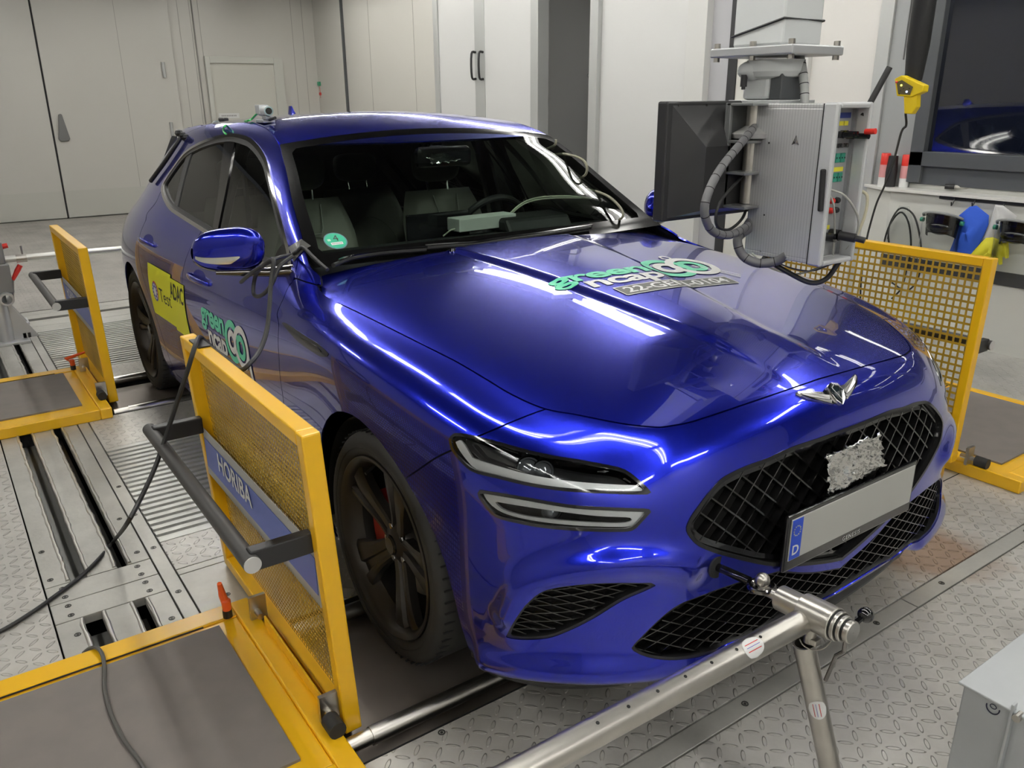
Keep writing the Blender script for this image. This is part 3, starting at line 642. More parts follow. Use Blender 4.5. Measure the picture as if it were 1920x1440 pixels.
# ------------------------------------------------------------------ outlines traced onto the body
PIL = [(600.5,536),(601,519),(595,511),(585,503),(577.5,488),(572,465),(567.5,446),(549,380),(538,325),(530,295),(524,271),(506,246),(483,234),(455,230),(430,231)]
px_, pu_ = FULL.trace(PIL, 8, closed=False)
print('shut ends', hx[0], hx[-1], 'pillar', px_[0], px_[-1], pu_[0], pu_[-1])
# upper edge of the body side: hood gap, pillar, roof ditch, then round the tail under the roof's rear edge
def uv_near(X):
    out = []
    for x in X:
        l, n, i, d = (BODY._b if hasattr(BODY, '_b') else BODY.bvh()).find_nearest(Vector(x)); out.append(BODY.uv_of(l, i))
    return np.array(out)
hbu = uv_near(hx)
tail_u = np.array([(pu_[-1][0]+t*(22-pu_[-1][0]), pu_[-1][1]+(10.75-pu_[-1][1])*min(1, t*3)) for t in np.linspace(0, 1, 60)[1:]])
def uvpoint(S_, uv):
    k = np.argmin(((S_.UV-uv)**2).sum(1)); return S_.V[k]
tail_x = np.array([uvpoint(BODY, u) for u in tail_u])
top_x = np.vstack([hx, px_, tail_x]); top_u = np.vstack([hbu, pu_, tail_u])
top_x[0][1] = 0
BTOP_u = np.vstack([[(-3, top_u[0][1])], top_u, [(24, top_u[-1][1]), (24, -3), (-3, -3)]])
def body_top(e=0.0):
    def g(V, UV):
        d = dist_line(V, top_x, closed=False); return np.where(inpoly(UV, BTOP_u), d, -d)-e
    return g
def half_region(pix, n=8, corners=(), surf=None):
    """an outline that crosses the car's centre line: traced on the right half and mirrored"""
    X, U = (surf or FULL).trace(pix, n, closed=False, corners=corners)
    X[0][1] = 0; X[-1][1] = 0; U[0][0] = 0; U[-1][0] = 0
    return Region(np.vstack([X, (X*[1, -1, 1])[::-1]]), np.vstack([U, (U*[-1, 1])[::-1]]))
GRILLE = half_region([(1583,803),(1541,819),(1479,840),(1435,860),(1397,874),(1364,890),(1347,902),(1330,921),(1310,947.5),(1295,969),(1287,987),(1288,999),(1296,1011),(1310,1024),(1338,1036),(1385,1049),(1432,1059),(1479,1062),(1541,1057),(1579,1050)])
LOWG = half_region([(1578,1064),(1520,1073),(1463,1070),(1380,1093),(1313,1117),(1267,1137),(1230,1167),(1190,1207),(1183,1218),(1207,1230),(1240,1237),(1280,1237),(1330,1227),(1397,1200),(1470,1160),(1539,1127),(1560,1117)], corners=(2,8))
GX, GU = GRILLE.X, GRILLE.U
HL = Region(*FULL.trace([(841,825),(847,815),(860,812),(895,818),(945,831),(980,841),(1037,854),(1082,861),(1125,869),(1155,875),(1175,882),(1195,897),(1222,922),(1216,927),(1170,927),(1070,922),(995,912),(932,897),(887,885),(865,867),(847,845)], 6, corners=(12,)))
LL = Region(*FULL.trace([(896,920),(902,918.5),(980,931),(1070,946),(1145,951),(1225,954),(1220,961),(1205,977),(1190,992),(1170,997),(1095,996),(1020,990),(970,981),(932,971),(915,957),(897,932)], 6, corners=(5,)))
INT = Region(*FULL.trace([(1240,1093),(1147,1093),(1080,1097),(1023,1107),(990,1130),(967,1160),(947,1196),(980,1200),(1027,1197),(1067,1183),(1113,1160),(1167,1127),(1213,1107)], 6, corners=(0,6)))
DLO = Region(*FULL.trace([(302.5,354),(304,364),(309,378),(320,395),(340,409),(376,432),(389,441),(440,473),(496,501),(530,510),(550,508),(546,485),(542.5,462.5),(527.5,405),(521,380),(508,325),(498,292),(475,262.5),(448,252),(423,252),(386,262.5),(350,283),(323,317),(307,342)], 8, corners=(10,)))
print('grille', GX[:,1].min(), GX[:,2].min(), GX[:,2].max(), 'HL', HL.X.min(0), HL.X.max(0), 'DLO', DLO.X.min(0), DLO.X.max(0), 'lowg', LOWG.X.min(0), LOWG.X.max(0), 'int', INT.X.min(0), INT.X.max(0))
class RegXZ:
    """outline in side view (x, z) for the flank"""
    def __init__(s, P): s.P = np.array(P, float)
    def sd(s, V, UV=None):
        Q = np.column_stack([V[:, 0], V[:, 2]]); L = np.column_stack([s.P, np.zeros(len(s.P))])
        d = dist_line(np.column_stack([Q, np.zeros(len(Q))]), L); return np.where(inpoly(Q, s.P), d, -d)
    def inside(s, e=0.0): return lambda V, UV: s.sd(V)-e
    def outside(s, e=0.0): return lambda V, UV: -s.sd(V)-e
def arch(xc, R_, e=0.0, zc=.33):
    return lambda V, UV: np.hypot(V[:, 0]-xc, V[:, 2]-zc)-R_-e
AF, AR = (-.012, .372), (-2.845, .372)
# door shut lines, side view
fd = FULL.trace([(551,519.6),(549,528),(541,537),(530,563),(519.6,588),(523,609),(523,667),(525,703),(530,740)], 5, closed=False)[0]
bd = FULL.trace([(377.5,433),(371,445),(364,454),(357.5,464)], 5, closed=False)[0]
rd = FULL.trace([(300,362),(292,380),(276,400),(274,412)], 5, closed=False)[0]
print('fd', fd[0], fd[-1], 'bd', bd[0], bd[-1], 'rd', rd[0], rd[-1])

COWL = [(601,519),(618,507),(660,500),(730,492),(797,482),(847,472),(938,459),(1022,445),(1105,434),(1188,426),(1242,420)]
cw = HOOD.trace(COWL, 1, closed=False, smooth=False)[0]
print('cowl', cw)
ARCHF = RegXZ([(-.41,-1),(-.405,.33),(-.385,.47),(-.35,.562),(-.30,.615),(-.25,.652),(-.20,.678),(-.15,.693),(-.10,.701),(-.05,.702),(0,.694),(.06,.674),(.11,.65),(.16,.62),(.235,.565),(.29,.51),(.335,.445),(.37,.36),(.395,.27),(.41,.15),(.41,-1)])
ARCHR = RegXZ([(-2.845+.375*math.cos(a), .335+.365*math.sin(a)) for a in np.linspace(PI, 0, 30)]+[(-2.47,-1),(-3.22,-1)])
# ================================================================== THE CAR: parts
glass_m = bpy.data.materials.new('window_glass'); glass_m.use_nodes = True
def glassy(m, tint, ior=1.5, rough=0.0):
    nt = m.node_tree; nt.nodes.clear(); out = nt.nodes.new('ShaderNodeOutputMaterial'); mx = nt.nodes.new('ShaderNodeMixShader')
    tr = nt.nodes.new('ShaderNodeBsdfTransparent'); gl = nt.nodes.new('ShaderNodeBsdfGlossy'); fr = nt.nodes.new('ShaderNodeFresnel')
    tr.inputs[0].default_value = (*tint, 1); gl.inputs['Roughness'].default_value = rough; fr.inputs['IOR'].default_value = ior
    ge = nt.nodes.new('ShaderNodeNewGeometry'); sub = nt.nodes.new('ShaderNodeMath'); sub.operation = 'MULTIPLY_ADD'
    # same reflectance from both sides of the pane
    nt.links.new(ge.outputs['Backfacing'], sub.inputs[0]); sub.inputs[1].default_value = 1/ior-ior; sub.inputs[2].default_value = ior
    nt.links.new(sub.outputs[0], fr.inputs['IOR']) if False else None
    nt.links.new(fr.outputs[0], mx.inputs[0]); nt.links.new(tr.outputs[0], mx.inputs[1]); nt.links.new(gl.outputs[0], mx.inputs[2]); nt.links.new(mx.outputs[0], out.inputs[0])
    return m
glassy(glass_m, (.78, .88, .81), 1.5)
side_glass = glassy(bpy.data.materials.new('side_glass') if not bpy.data.materials.get('side_glass') else None, (.5, .58, .52), 1.6) if False else None
def newm(n):
    m = bpy.data.materials.new(n); m.use_nodes = True; return m
side_glass = glassy(newm('side_glass'), (.66, .74, .68), 2.2)
lens_glass = glassy(newm('lens_glass'), (.9, .92, .93), 1.45)
lamp_white = mat('lamp_light_guide', (.95, .95, .94), .35, 0.35)
lamp_black = mat('lamp_housing', (.008, .008, .009), .2, 0.0, Coat_Weight=.5)
lamp_glass = mat('projector_glass', (.30, .32, .34), .06, .7)
frit = mat('black_frit', (.003, .003, .003), .15, 0, Specular_IOR_Level=.25)
seat_m = mat('seat_leather', (.27, .27, .23), .5, noise=.3, nscale=20, ncol=(.22, .22, .19))
dash_m = mat('dash_plastic', (.012, .013, .013), .55)
rim_m = mat('dark_rim', (.055, .050, .045), .34, .75)
teal = mat('sticker_mint', (.14, .66, .42), .45)
stk_w = mat('sticker_white', (.82, .82, .82), .4)

car = empty('car', (0, 0, 0), 'metallic blue estate car with mint and white stickers, parked on the test rollers', 'car')
def both(name, s, m, solid=0, label=None, parent=None):
    a = s.obj(name, m, parent or car, solid, label); b = s.mirrored().obj(name, m, parent or car, solid, label); return a, b
# ---- seams
seam1 = FULL.trace([(1024,767),(1000,775),(960,791),(930,804),(890,821)], 4, closed=False)
seam2 = FULL.trace([(852,842),(820,857),(800,870),(780,884),(760,897)], 4, closed=False)
sx = np.vstack([seam1[0], seam2[0]]); su = np.vstack([seam1[1], seam2[1]])
fdl = FULL.trace([(600.5,536.5),(575,529),(551,521),(549,528),(541,537),(530,563),(519.6,588),(523,609),(523,667),(525,703),(530,740)], 5, closed=False, smooth=False)
def ext(X, U, p3):
    u = uv_near([p3])[0]; return np.vstack([X, [p3]]), np.vstack([U, [u]])
fx, fu = fdl
for p3 in [(-.70, -.90, .45), (-.72, -.885, .2)]: fx, fu = ext(fx, fu, np.array(p3))
fx, fu = np.vstack([fx, [fx[-1]+[0, 0, -.08]]]), np.vstack([fu, [(fu[-1][0], -2)]])
su_poly = np.vstack([[(su[0][0]-.1, 20)], su, [(su[-1][0], -2)]])
# "behind the seam"
def behind_seam(V, UV):
    P = np.vstack([su_poly, [(40, -2), (40, 20)]]); d = dist_line(V, sx, closed=False)
    d = np.minimum(d, 9); return np.where(inpoly(UV, P), d, -d)
def fender_side(V, UV):
    P = np.vstack([[(fu[0][0], 20)], fu, [(-9, -2), (-9, 20)]]); d = dist_line(V, fx, closed=False); return np.where(inpoly(UV, P), d, -d)
GAP = .0022
fdp = [(p[0], p[2]) for p in fd]; bdp = [(p[0], p[2]) for p in bd]; rdp = [(p[0], p[2]) for p in rd]
FDOOR = RegXZ([(-.775, 1.04), (-.74, .985)]+fdp+[(-.70, .45), (-.72, .215), (-1.76, .215), (-1.82, .5), (-1.845, .8)]+bdp[::-1]+[(-1.79, 1.04)])
RDOOR = RegXZ([(-1.79, 1.10), (-1.79, 1.04)]+bdp+[(-1.845, .8), (-1.82, .5), (-1.76, .215), (-2.30, .215), (-2.355, .30), (-2.40, .45), (-2.46, .60), (-2.58, .76), (-2.63, .86)]+rdp[::-1]+[(-2.57, 1.10)])
base = BODY.cut(body_top(.0022)).cut(ARCHF.outside()).cut(ARCHR.outside())
bumper = base.cut(lambda V, UV: -behind_seam(V, UV)-GAP)
for r in (GRILLE, LOWG, INT, HL, LL): bumper = bumper.cut(r.outside())
bm_ = bumper.joined(bumper.mirrored()); bm_.obj("front_bumper", paint, car, .006)
fender = base.cut(lambda V, UV: behind_seam(V, UV)-GAP).cut(lambda V, UV: fender_side(V, UV)-GAP).cut(HL.outside())
both('front_fender', fender, paint, .006)
side = base.cut(lambda V, UV: -fender_side(V, UV)-GAP).cut(DLO.outside()).cut(FDOOR.outside(GAP)).cut(RDOOR.outside(GAP))
both('side_panel', side, paint, .006)
fdoor = base.cut(DLO.outside()).cut(lambda V, UV: -fender_side(V, UV)-GAP).cut(FDOOR.inside(GAP)); FD = both('front_door', fdoor, paint, .006)
rdoor = base.cut(DLO.outside()).cut(RDOOR.inside(GAP)); RD = both('rear_door', rdoor, paint, .006)
# dark inner shell seen through the gaps
inner = BODY.cut(ARCHF.outside(.02)).cut(ARCHR.outside(.02)).cut(lambda V, UV: body_top(0)(V, UV)+np.where(UV[:, 0] < 8.8, .03, -.002))
for r in (GRILLE, LOWG, INT, HL, LL): inner = inner.cut(r.outside(.012))
inner = inner.cut(DLO.outside(.004)).offset(-.013); inner = inner.joined(inner.mirrored()); inner.obj('inner_shell', black_matte, car)
# ---- hood
hp = np.vstack([hx, hx[::-1]*[1, -1, 1]])
cwy = cw[cw[:, 1] <= .02] if len(cw) else cw
def rear_x(y):
    a = np.abs(y); return -.632-.02*(a/.7)-.055*np.clip((a-.45)/.35, 0, 1)**2
hp_r = hx[:, :2]
hoodpoly = np.vstack([hp_r, [(-.60, -.79)], [(rear_x(y), y) for y in np.linspace(-.775, .775, 50)], [(-.60, .79)], (hp_r*[1, -1])[::-1]])
def hood_g(V, UV):
    Q = V[:, :2]; L = np.column_stack([hoodpoly, np.zeros(len(hoodpoly))]); d = dist_line(np.column_stack([Q, np.zeros(len(Q))]), L)
    return np.where(inpoly(Q, hoodpoly), d, -d)-GAP
hood = HOOD.cut(hood_g); ho = hood.obj('hood', paint, car, .006)
und = HOOD.cut(lambda V, UV: hood_g(V, UV)+.035).offset(-.014); und.obj('hood_underside', black_matte, car)
# ---- windscreen
pil = px_[np.argmin(np.linalg.norm(px_-np.array(at((587,504), 1, -.785)), axis=1)):]
kt = np.argmin(np.abs(pil[:, 2]-1.372)) if True else 0
kt = min(range(len(px_)), key=lambda i: np.linalg.norm(px_[i]-FULL.trace([(524,271)], 1, closed=False, smooth=False)[0][0]))
kb = min(range(len(px_)), key=lambda i: np.linalg.norm(px_[i]-FULL.trace([(585,503)], 1, closed=False, smooth=False)[0][0]))
Ls = px_[kb:kt+1]
print('ws side', Ls[0], Ls[-1])
def arc_resample(X, n):
    d = np.r_[0, np.cumsum(np.linalg.norm(np.diff(X, axis=0), axis=1))]; t = np.linspace(0, d[-1], n); return np.array([np.interp(t, d, X[:, k]) for k in range(3)]).T
NV, NU = 30, 48
L_ = arc_resample(Ls, NV); R_s = L_*[1, -1, 1]
uu = np.linspace(-1, 1, NU)
Bc = np.array([(L_[0][0]+(.0-.075-.0)*0+(-.66-L_[0][0])*(1-u*u)*1.0, abs(L_[0][1])*u, L_[0][2]+(.985-L_[0][2])*(1-u**2)) for u in uu])
Tc = np.array([(L_[-1][0]+(-1.245-L_[-1][0])*(1-u*u), abs(L_[-1][1])*u, L_[-1][2]+(1.392-L_[-1][2])*(1-u*u)) for u in uu])
WS = []
for j in range(NV):
    v = j/(NV-1)
    for i in range(NU):
        s_ = (uu[i]+1)/2
        P = (1-v)*Bc[i]+v*Tc[i]+(1-s_)*L_[j]+s_*R_s[j]-((1-v)*((1-s_)*L_[0]+s_*R_s[0])+v*((1-s_)*L_[-1]+s_*R_s[-1]))
        b = .030*4*v*(1-v)*(1-uu[i]**2*.6); P = P+np.array([.55, 0, .83])*b*.6*(1-uu[i]**4)
        WS.append(P)
WSF = [(j*NU+i, j*NU+i+1, (j+1)*NU+i+1, (j+1)*NU+i) for j in range(NV-1) for i in range(NU-1)]
WSU = [(uu[i], j/(NV-1)) for j in range(NV) for i in range(NU)]
wind = Surf(np.array(WS), np.array(WSU), WSF)
if wind.normals()[NU*10+20][2] < 0: wind.F = [f[::-1] for f in wind.F]
def ws_edge(V, UV):    # clear part of the pane: inside the black border
    y = np.abs(UV[:, 0]); v = UV[:, 1]
    return np.minimum(np.minimum((1-y)*.72-.042, (v-.10)*.75), (.93-v)*.75+.02*0)
ws_glass = wind.cut(ws_edge).obj('windshield', glass_m, car)
fr_ = wind.cut(lambda V, UV: -ws_edge(V, UV)); fo = fr_.obj('windshield_border', frit, car)
# cowl panel, black, between hood and glass
cb = MB()
ys = np.linspace(-.76, .76, 30)
V = []
for y in ys:
    a = abs(y); x0 = rear_x(a)+.015; z0 = 1.0-.05*(a/.76)**2.2-.022
    V += [(x0, y, z0-.004), (x0-.09, y, z0-.012), (x0-.20, y, z0-.03)]
cb.add(V, [(i*3+k, (i+1)*3+k, (i+1)*3+k+1, i*3+k+1) for i in range(29) for k in range(2)]); cb.build('cowl_panel', black_soft, car)
# ---- roof
dit = np.vstack([px_[kt:], tail_x]); dit = dit[dit[:, 0] > -3.30]
dit = dit[np.r_[True, np.diff(dit[:, 0]) < -1e-4]] if len(dit) > 2 else dit
di = np.argmax(np.abs(dit[:, 1]) < .42); dit = dit[:di] if di > 4 else dit
rx = np.linspace(dit[0][0], dit[-1][0], 40); RYd = np.interp(-rx, -dit[:, 0], dit[:, 1]); RZd = np.interp(-rx, -dit[:, 0], dit[:, 2])
k_ = np.ones(7)/7
RZs = np.convolve(np.pad(RZd, 3, 'edge'), k_, 'valid'); RYs = np.convolve(np.pad(RYd, 3, 'edge'), k_, 'valid')
RY, RZ = RYd, RZd
print('ditch', dit[0], dit[-1], rx[20], RY[20], RZ[20])
RV, RU = [], []
NR = 33
for i, x in enumerate(rx):
    for j in range(NR):
        u = -1+2*j/(NR-1); fr = i/(len(rx)-1)
        crown = .040*min(1, (.35+fr*3))
        xx = x+(-1.245-Ls[-1][0])*(1-u*u)*max(0, 1-fr*4)
        RV.append((xx, abs(RY[i])*u, RZ[i]+crown*(1-u*u)-(0.02-.0)*(1-u*u)*max(0, 1-fr*6)+.0)); RU.append((u, fr))
RF = [(i*NR+j, i*NR+j+1, (i+1)*NR+j+1, (i+1)*NR+j) for i in range(len(rx)-1) for j in range(NR-1)]
roof = Surf(np.array(RV), np.array(RU), RF)
if roof.normals()[NR*10+16][2] < 0: roof.F = [f[::-1] for f in roof.F]
ROOFS = roof
roof.cut(lambda V, UV: (1-np.abs(UV[:, 0]))*.6-.004).obj('roof', paint, car, .006)
roof.offset(-.012).obj('roof_lining', mat('roof_lining', (.02, .02, .02), .9), car)
# ---- glass of the side windows
FULLS = FULL
def strip_ring(r, w, off, th, m, name, surf=None, mir=True, parent=None, label=None):
    s = (surf or BODY).cut(r.inside(0)).cut(lambda V, UV: w-r.sd(V, UV)).offset(off)
    o = s.obj(name, m, parent or car, th, label)
    if mir: s.mirrored().obj(name, m, parent or car, th, label)
    return o
strip_ring(DLO, .017, .004, .012, chrome, 'window_trim')
strip_ring(Region(*(lambda: (DLO.X, DLO.U))()), .036, -.001, .01, black_soft, 'window_seal')
bp1 = FULL.trace([(424,250),(419,262),(409,350),(398,425),(394,445)], 5, closed=False)[0]
bp2 = FULL.trace([(446,250),(439,262),(425,340),(407,429),(404,447)], 5, closed=False)[0]
cp1 = FULL.trace([(352.5,280),(345,300),(335,340),(325,385),(322,400)], 5, closed=False)[0]
cp2 = FULL.trace([(361,277),(353,300),(342,340),(331,388),(329,400)], 5, closed=False)[0]
PB = RegXZ([(p[0], p[2]) for p in bp1]+[(p[0], p[2]) for p in bp2[::-1]]); PC = RegXZ([(p[0], p[2]) for p in cp1]+[(p[0], p[2]) for p in cp2[::-1]])
dl = BODY.cut(DLO.inside(.012))
both('door_pillar_trim', dl.cut(PB.inside()).offset(-.003), black_gloss, .01)
both('quarter_divider', dl.cut(PC.inside()).offset(-.004), black_soft, .01)
gx = BODY.cut(DLO.inside(.02))
mid_b = float(np.mean(bp1[:, 0])), float(np.mean(cp1[:, 0]))
# panes split at the pillars
def pane(lo, hi): return lambda V, UV: np.minimum(hi(V), lo(V))
bxz = np.array([(p[2], (p[0]+q[0])/2) for p, q in zip(bp1, bp2)]); bxz = bxz[np.argsort(bxz[:, 0])]
cxz = np.array([(p[2], (p[0]+q[0])/2) for p, q in zip(cp1, cp2)]); cxz = cxz[np.argsort(cxz[:, 0])]
fb = lambda V: V[:, 0]-np.interp(V[:, 2], bxz[:, 0], bxz[:, 1]); fc = lambda V: V[:, 0]-np.interp(V[:, 2], cxz[:, 0], cxz[:, 1])
both('front_side_window', gx.cut(lambda V, UV: fb(V)-.003).offset(-.008), side_glass)
both('rear_side_window', gx.cut(lambda V, UV: -fb(V)-.003).cut(lambda V, UV: fc(V)-.003).offset(-.008), side_glass)
both('quarter_window', gx.cut(lambda V, UV: -fc(V)-.003).offset(-.008), side_glass)

# ---- front lamps
def lamp(reg, name, label, guides, proj):
    hs = FULL.cut(reg.inside(.0)); out = []
    for sgn in (1, -1):
        f = (lambda s: s) if sgn == 1 else (lambda s: s.mirrored())
        h = f(hs.cut(reg.inside(.012)).offset(-.045)).obj(name, lamp_black, car, 0, label if False else None)
        # side wall
        n = len(reg.X); nn = []
        for x in reg.X:
            l, no, i, d = FULL._b.find_nearest(Vector(x)); nn.append(no)
        inner_ = np.array([x-np.array(k)*.046 for x, k in zip(reg.X, nn)])*[1, sgn, 1]; oo = reg.X*[1, sgn, 1]-np.array(nn)*[1, sgn, 1]*.002
        mk('lamp_wall', np.vstack([oo, inner_]), [(i, (i+1) % n, n+(i+1) % n, n+i) for i in range(n)], lamp_black, h)
        f(hs.cut(lambda V, UV: .0075-reg.sd(V, UV)).offset(.001)).obj('lamp_seal', black_gloss, h, .006)
        for k, (g, off, m) in enumerate(guides):
            s = hs
            for q in g: s = s.cut(q)
            f(s.offset(off)).obj('light_guide', m, h, .006)
        f(hs.cut(reg.inside(.006)).offset(-.002)).obj('lamp_lens', lens_glass, h)
        for q, dep, r in proj:
            l, no, i = FULL.hit(CAM, ray(q)); c = np.array(l)-np.array(no)*dep; c = c*[1, sgn, 1]; ax = np.array(no)*[1, sgn, 1]
            ax = ax*.6+np.array([.5, 0, 0]); ax /= np.linalg.norm(ax)
            b = MB().lathe([(r*1.15, -.03), (r*1.15, .0), (r, .002), (r*.9, .009), (r*.6, .016), (r*.3, .019), (.001, .02)], c, ax, 28); b.build('projector', lamp_glass, h)
            MB().lathe([(r*1.2, -.004), (r*1.28, .0), (r*1.2, .004)], c, ax, 28).build('projector_ring', dark_chrome, h)
        out.append(h)
    return out
def R8(pix, corners=()): return Region(*FULL.trace([(820+a/4, 700+b/4) for a, b in pix], 5, corners=corners))
g1 = R8([(118,500),(140,560),(215,665),(285,725),(480,785),(700,828),(1000,864),(1300,885),(1540,890),(1560,880),(1512,838),(1300,828),(1000,806),(700,762),(400,685),(252,640),(172,500)], corners=(0, 9, 10, 15, 16))
g2 = R8([(262,640),(400,672),(700,748),(1000,792),(1300,815),(1500,822),(1500,828),(1300,822),(1000,799),(700,755),(400,679),(256,646)], corners=(0, 5, 6, 11))
g3 = R8([(180,480),(320,500),(500,548),(700,620),(900,668),(1100,700),(1300,725),(1420,780),(1500,832),(1480,828),(1400,786),(1290,735),(1100,710),(890,680),(700,632),(500,560),(320,512),(185,492)], corners=(0, 8, 9, 17))
headlights = lamp(HL, 'headlight', None, [([g1.inside()], -.007, lamp_white), ([g2.inside()], -.012, chrome), ([g3.inside()], -.012, chrome)], [((985, 877), .036, .024), ((1015, 880), .036, .021)])
l1 = R8([(322,895),(480,928),(700,960),(1000,1000),(1250,1018),(1592,1022),(1540,1092),(1470,1150),(1300,1158),(1000,1146),(700,1112),(500,1062),(400,1004),(345,940)], corners=(0, 5))
l2 = R8([(412,968),(600,1000),(900,1042),(1200,1076),(1482,1086),(1440,1122),(1300,1130),(1000,1116),(700,1086),(520,1046),(440,1004)], corners=(0, 4))
lamp(LL, 'lower_lamp', None, [([l1.inside(), l2.outside()], -.007, lamp_white)], [((1028, 966), .034, .020)])

# ---- intakes: surrounds, meshes, dark backing
def xsurf(y, z):
    l, n, i = FULL.hit((3.0, y, z), (-1, 0, 0)); return (None, None) if l is None else (l[0], np.array(n))
def mesh_grid(reg, name, cw, ch, deep, inset, m, lean=0.0, wd=.0035, shear=0.0):
    """diamond lattice of ribs following the body surface, clipped to the outline"""
    Y0, Y1 = reg.X[:, 1].min(), reg.X[:, 1].max(); Z0, Z1 = reg.X[:, 2].min(), reg.X[:, 2].max(); yc = (Y0+Y1)/2
    b = MB()
    for sg in (1, -1):
        k = ch/cw*sg
        span = (Y1-Y0)+(Z1-Z0)/abs(k)+.1; n = int(span/cw)+2
        for q in range(-n, n+1):
            y0 = yc+q*cw; pts = []
            for z in np.arange(Z0, Z1+.004, .009 if ch > .025 else .0035):
                y = y0+(z-(Z0+Z1)/2)/k
                if not (Y0-.01 <= y <= Y1+.01): pts.append(None); continue
                x, no = xsurf(y, z)
                if x is None: pts.append(None); continue
                l, nn, i, d = FULL._b.find_nearest(Vector((x, y, z))); u = FULL.uv_of(l, i)
                ok = reg.sd(np.array([[x, y, z]]), np.array([u]))[0] > inset
                pts.append(np.array([x, y, z]) if ok else None)
            run = []
            for p in pts+[None]:
                if p is not None: run.append(p)
                else:
                    if len(run) > 1:
                        t = np.array([0, run[-1][1]-run[0][1], run[-1][2]-run[0][2]]); t /= np.linalg.norm(t); w = np.cross([1, 0, 0], t)*wd/2
                        V = []
                        for r_ in run: V += [r_+w*.6+[-.012, 0, 0], r_-w*.6+[-.012, 0, 0], r_-w*1.4+[-.012-deep, 0, 0], r_+w*1.4+[-.012-deep, 0, 0]]
                        L = len(run); F = [(i*4+a, i*4+(a+1) % 4, (i+1)*4+(a+1) % 4, (i+1)*4+a) for i in range(L-1) for a in range(4)]
                        F += [(0, 1, 2, 3)[::-1], tuple((L-1)*4+a for a in range(4))]; b.add(V, F)
                    run = []
    return b.build(name, m, None if False else car, smooth=False)
FULL.bvh()
BODY.bvh()
mesh_b = mat('mesh_black', (.006, .006, .006), .16, 0.1, Coat_Weight=.5, Coat_Roughness=.08)
grille = FULL.cut(GRILLE.inside(.0)).cut(lambda V, UV: .009-GRILLE.sd(V, UV)).offset(.002).obj('grille', mat('grille_frame', (.03, .03, .03), .12, .6), car, .045)
FULL.cut(GRILLE.inside(.011)).cut(lambda V, UV: .024-GRILLE.sd(V, UV)).offset(-.012).obj('grille_inner_frame', black_gloss, grille, .03)
gm = mesh_grid(GRILLE, 'grille_mesh', .064, .056, .020, .012, mesh_b, wd=.0062); gm.parent = grille
def to_child(o, p): o.parent = p; return o
FULL.cut(GRILLE.inside(-.01)).offset(-.085).obj('grille_backing', black_matte, grille)
FULL.cut(LOWG.inside(.0)).cut(lambda V, UV: .006-LOWG.sd(V, UV)).offset(-.004).obj('lower_grille', black_soft, car, .05)
mesh_grid(LOWG, 'lower_grille_mesh', .062, .03, .016, .004, mesh_b, wd=.0042)
FULL.cut(LOWG.inside(-.01)).offset(-.08).obj('lower_grille_backing', black_matte, car)
ig = BODY.cut(INT.inside(0)).cut(lambda V, UV: .006-INT.sd(V, UV)).offset(-.003); both('side_intake', ig, black_soft, .05)
im = mesh_grid(INT, 'side_intake_mesh', .06, .02, .010, .004, mesh_b, wd=.004)
im2 = im.copy(); im2.data = im.data.copy(); COL.objects.link(im2); im2.data.transform(Matrix.Diagonal((1, -1, 1, 1))); im2.data.flip_normals()
both('side_intake_backing', BODY.cut(INT.inside(-.01)).offset(-.05), black_matte)
# black splitter under the nose
sp = []
nlow = (BODY.UV[:, 1] < 1e-6)
low = BODY.V[nlow][np.argsort(BODY.UV[nlow][:, 0])]; low = low[low[:, 0] > .37]
prof = [(.004, .004), (.010, -.012), (.004, -.03), (-.05, -.035), (-.16, -.03)]
V = []
tl = np.gradient(low, axis=0); nl = np.column_stack([-tl[:, 1], tl[:, 0], tl[:, 0]*0]); nl /= np.linalg.norm(nl, axis=1)[:, None]+1e-9
nl = np.where((nl[:, :1] < 0) & (np.abs(nl[:, :1]) > np.abs(nl[:, 1:2])), -nl, nl); nl = np.where((nl[:, 1:2] > 0) & (np.abs(nl[:, 1:2]) > np.abs(nl[:, :1])), -nl, nl)
for p, n_ in zip(low, nl):
    tp_ = float(sstep((p[0]-.36)/.22))
    for a, dz in prof: V.append(p+n_*(a if a < 0 else a*tp_-.004*(1-tp_))+[0, 0, dz*(.35+.65*tp_)])
K = len(prof); F = [(i*K+a, (i+1)*K+a, (i+1)*K+a+1, i*K+a+1) for i in range(len(low)-1) for a in range(K-1)]
V = np.array(V); nV = len(V)
mk('front_splitter', np.vstack([V, V*[1, -1, 1]]), F+[tuple(i+nV for i in f[::-1]) for f in F], black_soft, car)
# floor pan and wheel housings
b = MB(); b.bx(-3.5, .62, -.60, .60, .17, .24); b.bx(-2.40, -.44, -.80, .80, .17, .24); b.build('floor_pan', black_matte, car, smooth=False)
for xc, rr in ((0, .40), (-2.845, .40)):
    for sg in (1, -1):
        b = MB(); pr = [(math.cos(a)*rr+xc+(-.005), math.sin(a)*rr+.30) for a in np.linspace(PI+.12, -.02, 32)]
        V = [(x, sg*.885, z) for x, z in pr]+[(x, sg*.5, z) for x, z in pr]; n = len(pr)
        b.add(V, [(i, i+1, n+i+1, n+i) for i in range(n-1)]); b.add([(x, sg*.5, z) for x, z in pr], [tuple(range(n))])
        b.build('wheel_housing', black_matte, car)

